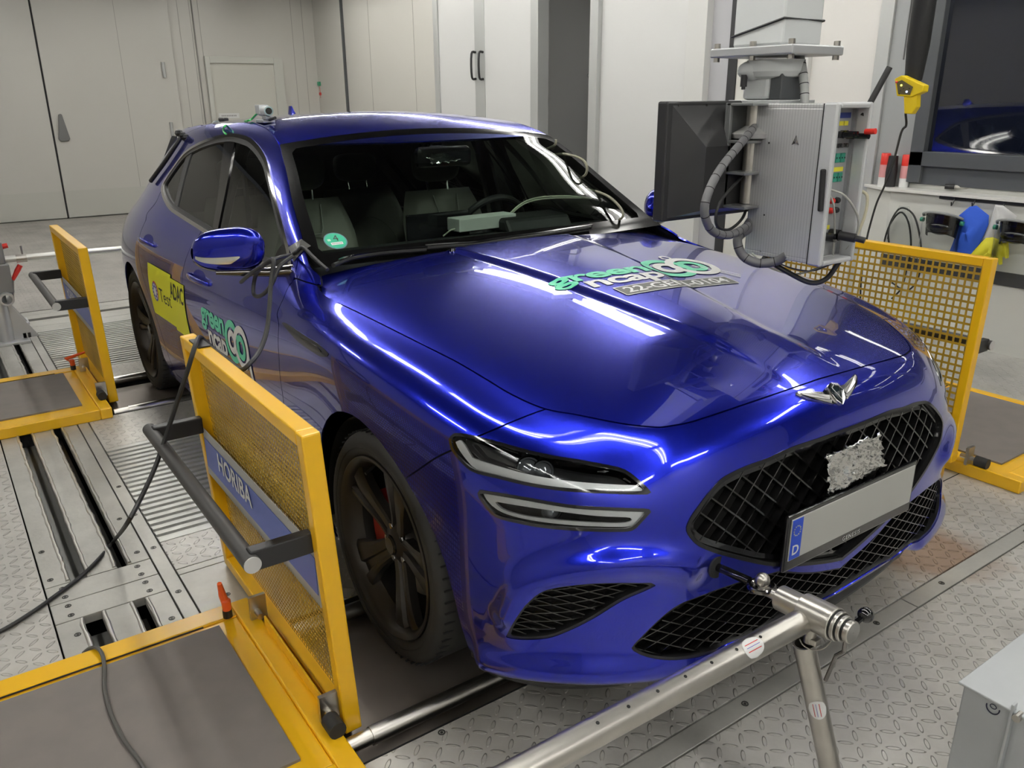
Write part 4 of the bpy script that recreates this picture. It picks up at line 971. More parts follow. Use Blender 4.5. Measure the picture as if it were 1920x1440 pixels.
# ---- wheels
def wheel(x, y, sg, rot, rear=False):
    """sg = -1: outer face looks to -Y"""
    LOCAL[0] = True; w = empty('wheel', (x, y, .330)); w.parent = car
    hw = .1125 if not rear else .1275; R_ = .333
    def L(pr, n=72): # (radius, outward distance from the wheel centre plane)
        return MB().lathe(pr, (0, 0, 0), (0, sg, 0), n)
    ty = L([(.262, -hw+.01), (.285, -hw-.006), (.31, -hw-.003), (.325, -hw+.012), (R_, -hw+.035), (R_, hw-.034), (.3265, hw-.012), (.312, hw+.003), (.298, hw+.006), (.288, hw+.0045), (.2865, hw+.0025), (.28, hw+.0035), (.268, hw-.001), (.262, hw-.008)])
    # tread grooves across the shoulder
    g = ty
    for k in range(64):
        a = 2*PI*k/64; c, s_ = math.cos(a), math.sin(a)
        M = np.array([[c, 0, -s_], [0, 1, 0], [s_, 0, c]])
        g.box(M@np.array([.3312, sg*(hw-.022), 0]), (.005, .030, .0035), M, 1)
    ty.build('tyre', [rubber, black_matte], w)
    L([(.240, -hw+.02), (.252, -hw), (.262, -hw+.0), (.262, -hw+.012), (.238, -hw+.03), (.232, 0), (.238, hw-.03), (.252, hw-.012), (.262, hw-.008), (.2625, hw+.001), (.258, hw+.004), (.250, hw-.001), (.243, hw-.010), (.236, hw-.028), (.225, hw-.05)]).build('rim', rim_m, w, ang=.9)
    # five broad spokes, each with a recessed groove, leaning in to the hub
    sp_ = MB(); face = hw-.012
    for k in range(5):
        a0 = rot+2*PI*k/5
        rows = []
        for r, wdt, ht in [(.045, .036, -.030), (.085, .036, -.026), (.13, .041, -.018), (.18, .053, -.010), (.222, .068, -.006), (.243, .080, -.008)]:
            rows.append((r, wdt, face+ht))
        V = []
        for r, wdt, h in rows:
            tw = 0.0
            for u, dh in [(-1, -.030), (-1, -.006), (-.80, 0), (-.10, 0), (.0, -.011), (.42, -.011), (.52, 0), (.80, 0), (1, -.006), (1, -.030)]:
                ang = a0+tw+math.atan2(u*wdt, r); rr = math.hypot(r, u*wdt*.6) if r < .2 else r
                V.append((rr*math.cos(ang), sg*(h+dh), rr*math.sin(ang)))
        n = 10; m = len(rows); F = [(i*n+j, i*n+j+1, (i+1)*n+j+1, (i+1)*n+j) for i in range(m-1) for j in range(n-1)]
        F += [(i*n+n-1, i*n, (i+1)*n, (i+1)*n+n-1) for i in range(m-1)]
        sp_.add(V, F)
    s_o = sp_.build('spokes', rim_m, w, ang=.5)
    L([(.001, face-.018), (.028, face-.018), (.031, face-.022), (.060, face-.036), (.066, face-.05), (.066, face-.09)], 40).build('hub', rim_m, w)
    L([(.001, face-.012), (.024, face-.012), (.029, face-.016), (.030, face-.022)], 32).build('hub_cap', mat('cap_dark', (.05, .048, .045), .2, .8), w)
    nb = MB()
    for k in range(5):
        a = rot+PI/5+2*PI*k/5; c = np.array([.052*math.cos(a), 0, .052*math.sin(a)])
        nb.lathe([(.001, -.006), (.009, -.006), (.0105, -.010), (.0105, -.03)], c+np.array([0, sg*(face-.022), 0]), (0, sg, 0), 6)
    nb.build('wheel_bolts', dark_chrome, w, ang=.3)
    L([(.03, .02), (.165, .02), (.168, .012), (.168, -.008), (.165, -.015), (.03, -.015)], 48).build('brake_disc', steel, w)
    cl = MB(); P = [(r*math.cos(a), r*math.sin(a)) for a in np.linspace(2.55, 3.65, 10) for r in (.178,)]+[(r*math.cos(a), r*math.sin(a)) for a in np.linspace(3.65, 2.55, 10) for r in (.105,)]
    cl.prism(P, (0, sg*.050, 0), (1, 0, 0), (0, 0, 1), (0, -sg*.09, 0)); cl.build('brake_caliper', mat('caliper_red', (.30, .012, .01), .35), w, ang=.4)
    MB().cyl((.225*math.cos(rot+.75), sg*(hw-.045), .225*math.sin(rot+.75)), (.21*math.cos(rot+.75), sg*(hw-.012), .21*math.sin(rot+.75)), .0045, 8).build('valve', black_soft, w)
    LOCAL[0] = False; return w
wheel(0, -.793, -1, 1.30); wheel(-2.835, -.783, -1, .55, True); wheel(0, .793, 1, .3); wheel(-2.835, .783, 1, 1.0, True)
# ================================================================== THE CAR: small parts
HOOD.bvh(); wind.bvh(); ROOFS.bvh()
def refine(V, F, L):
    bm = bmesh.new(); vs = [bm.verts.new(v) for v in V]; [bm.faces.new([vs[i] for i in f]) for f in F if len(set(f)) == len(f)]
    for _ in range(4):
        es = [e for e in bm.edges if e.calc_length() > L]
        if not es: break
        bmesh.ops.subdivide_edges(bm, edges=es, cuts=1); bmesh.ops.triangulate(bm, faces=bm.faces)
    bm.verts.ensure_lookup_table(); bm.verts.index_update(); V = np.array([v.co[:] for v in bm.verts]); F = [tuple(v.index for v in f.verts) for f in bm.faces]; bm.free(); return V, F
def decal(name, V2, F, surf, o, u, v, m, parent, lift=.0012, L=.011):
    """flat artwork (2-D mesh) laid onto a body surface"""
    V2 = np.asarray(V2, float); V2 = np.column_stack([V2[:, 0], V2[:, 1], np.zeros(len(V2))]); V2, F = refine(V2, F, min(L, .012)); lift = lift+.0006
    o, u, v = [np.array(a, float) for a in (o, u, v)]; P = []
    for a in V2:
        p = o+u*a[0]+v*a[1]; l, n, i, d = surf._b.find_nearest(Vector(p)); n = np.array(n)
        if n @ (CAM-np.array(l)) < 0 and False: n = -n
        P.append(np.array(l)+n*lift)
    ob = mk(name, P, F, m, parent, True); ob.visible_shadow = True; return ob
def ring2(r0, r1, c=(0, 0), n=40, sx=1.0, a0=0, a1=2*PI):
    t = np.linspace(a0, a1, n+1); V = [(c[0]+r*math.cos(a)*sx, c[1]+r*math.sin(a)) for a in t for r in (r0, r1)]; F = [(2*i, 2*i+1, 2*i+3, 2*i+2) for i in range(n)]; return V, F
def rect2(x0, x1, y0, y1): return [(x0, y0), (x1, y0), (x1, y1), (x0, y1)], [(0, 1, 2, 3)]
def seg2(a, b, w):
    a, b = np.array(a, float), np.array(b, float); d = (b-a)/np.linalg.norm(b-a); n = np.array([-d[1], d[0]])*w/2; return [a+n, a-n, b-n, b+n], [(0, 1, 2, 3)]
hood_o = ho
def unit(a): a = np.array(a, float); return a/np.linalg.norm(a)
# ---- bonnet stickers
uh = unit((-.123+.141, .148+.218, 0)); uh = unit((0.03, 1, 0)); vh = unit((-1, .03, 0))
V, F = text_mesh('green', .150, .030, spacing=.95); w = V[:, 0].max()-V[:, 0].min(); V = V[:, :2]*[.40/w, .75]
decal('sticker_green', V, F, HOOD, (-.115, -.035, .975), uh, vh, teal, hood_o)
V, F = text_mesh('ncap', .150, .030, spacing=.95); w = V[:, 0].max()-V[:, 0].min(); V = V[:, :2]*[.31/w, .75]
decal('sticker_ncap', V, F, HOOD, (-.045, .012, .97), uh, vh, stk_w, hood_o)
for fnt in ():
    pass
c1, c2 = (-.105, .262), (-.105, .375)
def logo(surf, oo, u, v, R_, sep, parent, lift=.0014, door=False):
    """two interlocking rings with stems"""
    k = R_; stems = (('logo_stem', seg2((sep+.84*k, .05*k), (sep+1.06*k, -1.40*k), .30*k), stk_w, .0008),) if door else (
                              ('logo_stem', seg2((sep+.05*k, .05*k), (sep+.95*k, -1.45*k), .07*k), stk_w, .0008), ('logo_stem', seg2((sep+.30*k, .02*k), (sep+1.12*k, -1.28*k), .05*k), stk_w, .0008), ('logo_loop', ring2(.16*k, .26*k, (sep-.28*k, 1.12*k), 24, .9), stk_w, .0007))
    for nm, (V, F), m, lf in (('logo_ring', ring2(.68*k, k, (0, 0)), teal, 0), ('logo_ring', ring2(.68*k, k, (sep, 0)), stk_w, .0003), ('logo_ring', ring2(.26*k, .56*k, (0, 0)), stk_w, .0005), ('logo_ring', ring2(.30*k, .58*k, (sep*.98, 0)), teal, .0005))+stems:
        decal(nm, V, F, surf, oo, u, v, m, parent, lift+lf, .02)
logo(HOOD, (-.10, .262, .966), uh, vh, .098, .115, hood_o)
gx_ = mat('label_grey', (.105, .105, .095), .5)
V, F = rect2(-.245, .245, -.034, .034); decal('number_label', V, F, HOOD, (.058, .150, .95), uh, vh, gx_, hood_o, .0010, .03)
V, F = text_mesh('22-GEN-0104', .062, True); w = V[:, 0].max()-V[:, 0].min(); decal('number_text', V[:, :2]*[.445/w, 1.0], F, HOOD, (.058, .150, .95), uh, vh, stk_w, hood_o, .0016)
for a in (((-.245, -.034), (.245, -.034)), ((-.245, .034), (.245, .034)), ((-.245, -.034), (-.245, .034)), ((.245, -.034), (.245, .034))):
    V, F = seg2(a[0], a[1], .004); decal('number_border', V, F, HOOD, (.058, .150, .95), uh, vh, stk_w, hood_o, .0014, .03)
# ---- door stickers (right side)
us, vs_ = np.array([1.0, 0, 0]), np.array([0, 0, 1.0]); fdr = FD[0]; rdr = RD[0]
V, F = text_mesh('green', .150, .030, spacing=.95); w = V[:, 0].max()-V[:, 0].min(); decal('sticker_green', V[:, :2]*[.30/w, .85], F, FULL, (-1.43, -.92, .687), us, vs_, teal, fdr)
V, F = text_mesh('ncap', .150, .030, spacing=.95); w = V[:, 0].max()-V[:, 0].min(); decal('sticker_ncap', V[:, :2]*[.235/w, .85], F, FULL, (-1.395, -.92, .602), us, vs_, stk_w, fdr)
logo(FULL, (-1.195, -.92, .645), us, vs_, .085, .105, fdr, door=True)
ysm = mat('magnet_yellow', (.80, .80, .03), .45); pr_b = mat('print_black', (.02, .02, .02), .5)
V, F = rect2(-.19, .19, -.125, .125); decal('yellow_magnet', V, F, FULL, (-2.205, -.93, .645), us, vs_, ysm, rdr, .0035, .04)
V, F = rect2(-.11, .11, -.125, .125); decal('yellow_magnet', V, F, FULL, (-1.925, -.93, .630), us, vs_, ysm, rdr, .0025, .04)
V, F = text_mesh('Test', .105); w = V[:, 0].max()-V[:, 0].min(); decal('magnet_text', V[:, :2]*[.19/w, .9], F, FULL, (-2.125, -.93, .640), us, vs_, pr_b, rdr, .0045)
V, F = text_mesh('ADAC', .105, True); w = V[:, 0].max()-V[:, 0].min(); decal('magnet_text', V[:, :2]*[.20/w, 1.0], F, FULL, (-1.925, -.93, .695), us, vs_, pr_b, rdr, .0035)
mk_b = mat('mark_blue', (.08, .10, .40), .5); mk_r = mat('mark_red', (.60, .08, .10), .5)
V, F = ring2(.001, .048); decal('round_mark', V, F, FULL, (-2.29, -.93, .645), us, vs_, mk_b, rdr, .0045)
V, F = ring2(.042, .050, a0=-.6, a1=2.0); decal('round_mark', V, F, FULL, (-2.29, -.93, .645), us, vs_, mk_r, rdr, .0050)
for k in range(12):
    a = 2*PI*k/12; V, F = ring2(.0, .006, (.034*math.cos(a), .034*math.sin(a)), 8); decal('round_mark_star', V, F, FULL, (-2.29, -.93, .645), us, vs_, stk_w, rdr, .0050)
V, F = ring2(.001, .020); decal('round_mark_face', V, F, FULL, (-2.29, -.93, .645), us, vs_, stk_w, rdr, .0050)
# ---- badge on the nose
FB = FULL
bd_ = empty('nose_badge', (.735, 0, .805)); bd_.parent = car; LOCAL[0] = False
LOCAL[0] = True
tB = math.radians(40); bu, bv = np.array([0, 1.0, 0]), np.array([-math.sin(tB), 0, math.cos(tB)]); bn = np.cross(bu, bv); bn = bn if bn[0] > 0 else -bn
def bp_(x, y, h):
    p = np.array([.735, 0, .805])+bu*x+bv*y; l, n, i, d = FULL._b.find_nearest(Vector(p)); return np.array(l)+np.array(n)*(h+.001)-np.array([.735, 0, .805])
for s in (1, -1):
    def wing(pts, h0, h1, m, nm):
        lo = [bp_(s*x, y, h0) for x, y in pts]; hi = [bp_(s*(x*.97+.001), y*.94, h1) for x, y in pts]; n = len(pts)
        o = mk(nm, lo+hi, [tuple(range(n, 2*n))]+[(i, (i+1) % n, n+(i+1) % n, n+i) for i in range(n)], m, bd_, False)
        if s < 0: o.data.flip_normals()
    out = [(.012, -.024), (.030, -.024), (.060, -.012), (.095, .004), (.116, .020), (.122, .030), (.118, .035), (.080, .022), (.045, .012), (.022, .012)]
    wing(out, .000, .006, chrome, 'badge_wing')
    wing([(.030, -.001), (.060, .008), (.100, .0225), (.114, .029), (.112, .022), (.090, .008), (.055, -.005), (.034, -.010)], .0062, .0066, mat('badge_satin', (.55, .54, .53), .3, .7), 'badge_feather')
    wing([(.028, -.013), (.050, -.0085), (.085, .004), (.066, -.006), (.034, -.020)], .0062, .0066, MATS['badge_satin'], 'badge_feather')
sh_ = [(-.024, .018), (0, .027), (.024, .018), (.026, .0), (.018, -.020), (0, -.033), (-.018, -.020), (-.026, 0)]
for sc_, h0, h1, m, nm in ((1.0, .0, .010, chrome, 'badge_shield'), (.72, .010, .0112, mat('badge_dark', (.01, .02, .025), .1), 'badge_field')):
    lo = [bp_(x*sc_, y*sc_, h0) for x, y in sh_]; hi = [bp_(x*sc_*.93, y*sc_*.93, h1) for x, y in sh_]; mk(nm, lo+hi, [tuple(range(8, 16))]+[(i, (i+1) % 8, 8+(i+1) % 8, 8+i) for i in range(8)], m, bd_, False)
MB().tube([bp_(-.014, .010, .0118), bp_(0, .016, .0125), bp_(.014, .010, .0118), bp_(0, -.018, .0118), bp_(-.014, .010, .0118)], .0016, 6).build('badge_crest', chrome, bd_)
LOCAL[0] = False
# ---- number plate with holder and foil
xp = .832; q = [at(p, 0, xp) for p in ((1485.6, 979), (1478.8, 1050), (1714.7, 872.8), (1707, 941))]; print('plate', q)
pc = sum(q)/4; ty = pc[1]; pz = pc[2]; hw_, hh_ = .26, .055
tl = np.array([-.02, 0, 1.0]); 
pl = empty('number_plate', (xp, 0, pz)); pl.parent = car; LOCAL[0] = True
oy = ty
MB().bx(-.014, -.003, oy-hw_-.012, oy+hw_+.012, -hh_-.030, hh_+.010).build('plate_holder', black_gloss, pl, smooth=False, bevel=.004)
MB().bx(-.003, 0, oy-hw_, oy+hw_, -hh_, hh_).build('plate_sheet', mat('plate_blank', (.44, .44, .41), .5), pl, smooth=False, bevel=.001)
MB().bx(0, .0006, oy-hw_+.002, oy-hw_+.042, -hh_+.002, hh_-.002).build('plate_band', mat('plate_blue', (.012, .06, .50), .4), pl, smooth=False)
text_obj('plate_country', 'D', .036, (.0006, oy-hw_+.022, -.030), (0, 1, 0), (0, 0, 1), white_m, pl, .0004, font_bold=True)
st_ = MB()
for k in range(12):
    a = 2*PI*k/12; st_.prism([(.0021*(1 if j % 2 == 0 else .45)*math.sin(2*PI*j/10), .0021*(1 if j % 2 == 0 else .45)*math.cos(2*PI*j/10)) for j in range(10)], (.0008, oy-hw_+.022+.0125*math.sin(a), .022+.0125*math.cos(a)), (0, 1, 0), (0, 0, 1), (.0004, 0, 0))
st_.build('plate_stars', mat('star_yellow', (.75, .62, .08), .5), pl, smooth=False)
text_obj('holder_text', 'GENESIS', .017, (-.0028, oy+.0, -hh_-.016), (0, 1, 0), (0, 0, 1), white_m, pl, .0005, spacing=1.25)
LOCAL[0] = False
foil_m = mat('foil_sheet', (.80, .80, .78), .16, 1.0, bump=1.0, nscale=10)
def foil(name, corners, nx, ny, amp, parent, depth_fn, m=foil_m, seed=3, jag=.004):
    r_ = np.random.default_rng(seed); c = [np.array(a, float) for a in corners]; V = []
    for j in range(ny+1):
        for i in range(nx+1):
            a, b = i/nx, j/ny; p = c[0]*(1-a)*(1-b)+c[1]*a*(1-b)+c[2]*a*b+c[3]*(1-a)*b; p = p+depth_fn*amp*(r_.standard_normal()+.8*math.sin(9*a+5*b))
            if i in (0, nx) or j in (0, ny): p = p+(c[1]-c[0])/np.linalg.norm(c[1]-c[0])*jag*r_.standard_normal()+(c[3]-c[0])/np.linalg.norm(c[3]-c[0])*jag*r_.standard_normal()
            V.append(p)
    F = [(j*(nx+1)+i, j*(nx+1)+i+1, (j+1)*(nx+1)+i+1, (j+1)*(nx+1)+i) for j in range(ny) for i in range(nx)]; o = mk(name, V, F, m, parent, True); md = o.modifiers.new('s', 'SOLIDIFY'); md.thickness = .001; return o
xf_ = .818
fo_ = foil('grille_foil', [at(p, 0, xf_) for p in ((1547, 856), (1650, 812), (1658, 872), (1556, 928))], 30, 20, .0030, None, np.array([1.0, 0, .3]))
tag(fo_, 'crumpled sheet of silver foil taped over the radiator grille above the number plate', 'foil')
# ---- door mirrors
def door_mirror(sg):
    t = empty('door_mirror', (-.88, sg*.965, 1.04)); t.parent = car; LOCAL[0] = True
    n, k = 28, 36
    def sec(s, a, off=0.0):
        cx, cy, cz = .055-.105*s, (-.095+.205*s), .008-.014*s
        sh = max(0.0, 1-abs(2*s-1.02)**2.9)**(1/2.3) if abs(2*s-1.02) < 1 else 0
        hz, hx_ = (.076-.010*s)*sh+off, (.058-.012*s)*sh+off
        ca, sa = math.cos(a), math.sin(a); e = .80
        return np.array([cx+hx_*np.sign(ca)*abs(ca)**e+.012*max(0, sa), sg*(cy+off*0), cz+hz*np.sign(sa)*abs(sa)**e*(1.06 if sa > 0 else .93)])
    V = [sec(.5*(1-math.cos(PI*(i/(n-1)))), 2*PI*j/k) for i in range(n) for j in range(k)]
    F = [(i*k+j, i*k+(j+1) % k, (i+1)*k+(j+1) % k, (i+1)*k+j) for i in range(n-1) for j in range(k)]
    if sg > 0: F = [f[::-1] for f in F]
    mk('mirror_housing', V, F, paint, t)
    def patch(s0, s1, a0, a1, off, m, nm, fn=None):
        P, Q_ = 24, 10; V = []
        for i in range(P):
            s = s0+(s1-s0)*i/(P-1); aa0, aa1 = (a0, a1) if fn is None else fn(s, a0, a1)
            for j in range(Q_): V.append(sec(s, aa0+(aa1-aa0)*j/(Q_-1), off))
        F = [(i*Q_+j, i*Q_+j+1, (i+1)*Q_+j+1, (i+1)*Q_+j) for i in range(P-1) for j in range(Q_-1)]
        if sg > 0: F = [f[::-1] for f in F]
        return mk(nm, V, F, m, t)
    patch(.42, .985, -.48, -.12, .0015, mat('indicator_strip', (.62, .62, .58), .15, .6), 'indicator_strip', lambda s, a0, a1: (a0+.30*max(0, (.55-s)/.13), a1))
    patch(.06, .985, -2.3, -.98, .0025, dark_chrome, 'mirror_skirt')
    patch(.10, .92, 2.6, 3.75, .0012, chrome, 'mirror_glass')
    b = MB(); b.tube([(.02, sg*.06, -.062), (.045, sg*-.02, -.066), (.075, sg*-.09, -.070), (.10, sg*-.17, -.070)], [.008, .014, .016, .022], 14); b.build('mirror_foot', dark_chrome, t)
    LOCAL[0] = False; return t
door_mirror(-1); door_mirror(1)
SAIL = Region(*FULL.trace([(517, 506), (516, 482), (528, 460), (541, 462), (548, 488), (549, 506)], 4))
both('mirror_triangle', BODY.cut(SAIL.inside()).cut(DLO.inside(.004)).offset(.001), black_gloss, .008)
# ---- door handles
def handle(x0, x1, z, sg):
    b = MB(); P = []; n = 22; V = []
    for i in range(n):
        t = i/(n-1); x = x0+(x1-x0)*t; l, nn, ii, d = FULL._b.find_nearest(Vector((x, -.93, z))); nn = np.array(nn); bul = .036*math.sin(PI*t)**.6
        c = np.array(l)+nn*(bul*.85+.002); hz = .014*(.55+.45*math.sin(PI*t)); th = .0065
        for j in range(10):
            a = 2*PI*j/10; V.append((c+nn*th*math.cos(a)+np.array([0, 0, 1])*hz*math.sin(a))*[1, -sg, 1])
    F = [(i*10+j, i*10+(j+1) % 10, (i+1)*10+(j+1) % 10, (i+1)*10+j) for i in range(n-1) for j in range(10)]+[tuple(range(9, -1, -1)), tuple((n-1)*10+j for j in range(10))]
    if sg > 0: F = [f[::-1] for f in F]
    return V, F
for sg, dF, dR in ((-1, FD[0], RD[0]), (1, FD[1], RD[1])):
    for (x0, x1, z, par) in ((-1.745, -1.485, .822, dF), (-2.575, -2.335, .865, dR)):
        V, F = handle(x0, x1, z, sg); mk('door_handle', V, F, paint, par)
        rc_ = BODY.cut(lambda V_, UV_: (1-((V_[:, 0]-(x0+x1)/2)/.085)**2-((V_[:, 2]-z)/.026)**2)*.02).offset(.0006); rc_ = rc_ if sg < 0 else rc_.mirrored(); rc_.obj('handle_recess_shade', mat('recess_shade_blue', (.006, .009, .20), .4, .6), par)  # shade of the hollow painted as a darker blue patch, door stays flush
# ---- vent behind the front wheel
VENT = Region(*FULL.trace([(523,598),(545,611),(575,631),(600,647),(620,667),(603,669),(585,659),(560,641),(540,620)], 5, corners=(0, 4)))
vt = BODY.cut(VENT.inside()); both('fender_vent', vt.offset(.0012), black_gloss, .006)
VIN = Region(*FULL.trace([(562,633),(578,640),(595,650),(608,661),(592,659),(575,648)], 5, corners=(0, 3)))
both('vent_insert', BODY.cut(VIN.inside()).offset(.003), chrome if False else dark_chrome, .004)
# ---- wipers
for pts in (((624, 503), (650, 493), (680, 486), (730, 479), (797, 474)), ((775, 472), (830, 468), (888, 464), (938, 456), (1000, 447), (1063, 437), (1105, 431))):
    P = []
    for p in pts:
        l, n, i = wind.hit(CAM, ray(p))
        if l is None:
            l = at(p, 2, 1.0); n = (.5, 0, .85)
        P.append(np.array(l)+np.array(n)*.012)
    P = cat(P, 6); wo = MB().tube(P, .0075, 8).build('wiper_blade', black_soft, car)
    MB().tube(P[2:]+np.array([.01, 0, .012]), .004, 6).build('wiper_arm', black_gloss, wo)
b = MB()
for y in (-.27, -.22): b.lathe([(.001, .012), (.01, .010), (.014, 0)], (-.625, y, 1.0), (0, 0, 1), 12)
b.build('washer_jet', black_gloss, car)
# ---- interior
cab_m = mat('cabin_dark', (.010, .010, .010), .7)
b = MB(); n = 14
dpro = [(-.66, .955), (-.80, .975), (-.95, .985), (-1.10, .965), (-1.20, .93), (-1.26, .86), (-1.24, .70), (-1.20, .50)]
for y0, y1 in ((-.76, .76),):
    V = [(x, y, z+.0*y) for y in np.linspace(-.76, .76, n) for x, z in dpro]; k = len(dpro); b.add(V, [(i*k+j, i*k+j+1, (i+1)*k+j+1, (i+1)*k+j) for i in range(n-1) for j in range(k-1)])
dash = b.build('dashboard', dash_m, car)
b = MB(); b.prism([(-1.22, .97), (-1.12, 1.035), (-.98, 1.03), (-.94, .97)], (0, .20, 0), (1, 0, 0), (0, 0, 1), (0, .34, 0)); b.build('instrument_hood', dash_m, dash, smooth=False, bevel=.015)
b = MB(); b.bx(-1.16, -1.145, -.17, .13, .955, 1.06); b.build('centre_screen', mat('screen_dark', (.01, .01, .012), .1), dash, smooth=False, bevel=.004)
sw = empty('steering_wheel', (-1.34, .36, .92)); sw.parent = car; LOCAL[0] = True
ti = math.radians(25); e1, e2 = np.array([0, 1.0, 0]), np.array([math.sin(ti), 0, math.cos(ti)]); e3 = np.cross(e1, e2)
MB().tube([e1*.182*math.cos(a)+e2*.182*math.sin(a) for a in np.linspace(0, 2*PI, 41)], .0155, 10, cap=False).build('wheel_rim', black_soft, sw)
b = MB(); b.tube([e1*-.17, e1*-.05, e1*.05, e1*.17], [.014, .02, .02, .014], 8); b.tube([e2*-.17, e2*0], .016, 8); b.ball((0, 0, 0), .062, 14, (.5, 1, .9)); b.build('wheel_spokes', black_soft, sw); LOCAL[0] = False
def seat(x, y, z0, w=.50, name='front_seat', lean=.30, hgt=.60, head=True):
    t = empty(name, (x, y, z0)); t.parent = car; LOCAL[0] = True
    def L(v, u, d):   # v up the back 0..1, u across -1..1, d forward
        wv_ = w/2*(1.0-.10*v-.42*max(0, v-.72)**1.5*3.0*.9); zz = v*hgt; return np.array([-lean*zz+d+.03*abs(u)**3*(1-v), u*wv_, zz])
    n, m = 25, 17; V = []; F = []
    for side_ in (1, -1):
        off = len(V)
        for i in range(n):
            v = i/(n-1)
            for j in range(m):
                u = -1+2*j/(m-1); ed = (max(0, 1-abs(u)**6))**.5*(max(0, 1-max(0, (v-.86)/.14)**2.5))**.5; rib = .006*math.cos(u*w/2/.045*2*PI)*(1 if (u*w/2)**2/.17**2+((v-.38)/.36)**2 < 1 else 0) if side_ == 1 else 0
                bol = .045*abs(u)**2.2*(1-.5*v) if side_ == 1 else 0
                V.append(L(v, u, side_*(.055*ed)+bol*ed+rib))
        g = [(off+i*m+j, off+i*m+j+1, off+(i+1)*m+j+1, off+(i+1)*m+j) for i in range(n-1) for j in range(m-1)]; F += g if side_ == 1 else [f[::-1] for f in g]
    mk('backrest', V, F, seat_m, t)
    # stitched insert seam
    MB().tube([L(.38+.36*math.sin(a), .17/(w/2)*math.cos(a)*.99, .068+.02*abs(math.cos(a))**2) for a in np.linspace(-.5, PI+.5, 30)], .0022, 6).build('seat_seam', mat('seam_light', (.20, .20, .17), .5), t)
    b = MB(); V = []; n2, m2 = 14, 13
    for i in range(n2):
        for j in range(m2):
            a, u = i/(n2-1), -1+2*j/(m2-1); ed = (max(0, 1-abs(u)**6))**.5*(max(0, 1-abs(2*a-1)**8))**.5; V.append((.0+.50*a, u*w/2, .0+.06*ed+.03*abs(u)**2*ed+.03*a))
    b.add(V, [(i*m2+j, (i+1)*m2+j, (i+1)*m2+j+1, i*m2+j+1) for i in range(n2-1) for j in range(m2-1)]); b.build('seat_cushion', seat_m, t)
    if head:
        hz = hgt+.115; c = np.array([-lean*hz+.02, 0, hz]); b = MB(); V = []; nn_, kk = 14, 20
        for i in range(nn_):
            ph = -PI/2+PI*i/(nn_-1)
            for j in range(kk):
                a = 2*PI*j/kk; cp, sp_ = math.cos(ph), math.sin(ph); sg_ = lambda q, e: np.sign(q)*abs(q)**e
                V.append(c+np.array([.048*sg_(cp, .5)*sg_(math.cos(a), .7), .128*sg_(cp, .5)*sg_(math.sin(a), .5)*(1+.08*sp_), .078*sg_(sp_, .6)]))
        b.add(V, [(i*kk+j, i*kk+(j+1) % kk, (i+1)*kk+(j+1) % kk, (i+1)*kk+j) for i in range(nn_-1) for j in range(kk)]); b.build('headrest', seat_m, t)
        b = MB()
        for s in (-1, 1): b.cyl((-lean*(hgt-.03)+.0, s*.055, hgt-.03), (c[0], s*.06, hz-.04), .006, 8)
        b.build('headrest_post', chrome, t)
        if name == 'front_seat':
            MB().tube([L(.965, -.35, .062), L(.80, -.24, .075), L(.76, -.18, .075), L(.76, .18, .075), L(.80, .24, .075), L(.965, .35, .062)], .003, 6).build('seat_piping', mat('piping', (.42, .42, .38), .4), t)
    LOCAL[0] = False; return t
seat(-1.62, .36, .48); seat(-1.62, -.36, .48)
seat(-2.48, .33, .42, .56, 'rear_seat', .33, .60); seat(-2.48, -.33, .42, .56, 'rear_seat', .33, .60)
b = MB(); b.bx(-2.64, -2.50, -.08, .08, .55, .95); b.build('rear_armrest', seat_m, car, smooth=False, bevel=.03)
b = MB(); b.bx(-3.3, -1.0, -.80, .80, .24, .26); b.bx(-1.25, -1.20, -.76, .76, .2, .9); b.bx(-1.9, -1.2, -.11, .11, .26, .62); b.build('cabin_floor', cab_m, car, smooth=False)
for sg in (-1, 1):     # door cards and pillars seen from inside
    b = MB(); b.bx(-2.9, -.75, sg*.765, sg*.785, .26, .93); b.build('door_card', mat('door_card', (.03, .031, .028), .6), car, smooth=False)
    b = MB().tube([(-1.82, sg*.74, .93), (-1.80, sg*.66, 1.18), (-1.80, sg*.58, 1.34)], .032, 8); b.build('inner_pillar', cab_m, car)
    MB().tube([(-1.80, sg*.60, 1.24), (-1.74, sg*.62, 1.0), (-1.70, sg*.66, .6)], .012, 6).build('seat_belt', mat('belt', (.10, .10, .09), .7), car)
    MB().tube([(-2.75, sg*.72, .95), (-2.95, sg*.64, 1.15), (-3.0, sg*.55, 1.30)], .05, 8).build('inner_pillar', cab_m, car)
b = MB(); b.bx(-3.35, -2.75, -.7, .7, .85, .87); b.build('parcel_shelf', cab_m, car, smooth=False)
# rear-view mirror and camera cover
b = MB(); b.bx(-1.14, -1.10, -.135, .125, 1.245, 1.325); rvm = b.build('rear_view_mirror', black_gloss, car, smooth=False, bevel=.02)
b = MB(); b.prism([(-.05, 0), (.05, 0), (.035, .06), (-.035, .06)], (-1.14, 0, 1.30), (0, 1, 0), (-.55, 0, .45), (.03, 0, -.02)); b.build('camera_cover', black_soft, rvm, smooth=False)
fq = []
for p in ((801, 290), (835, 280), (863, 296), (812, 303)):
    l, n, i = wind.hit(CAM, ray(p)); fq.append(np.array(l)-np.array(n)*.012)
fo2 = foil('mirror_foil', fq, 12, 8, .0022, None, np.array([.5, 0, .8]), seed=5, jag=.004); tag(fo2, 'small crumpled silver foil stuck inside the windscreen in front of the rear-view mirror', 'foil')
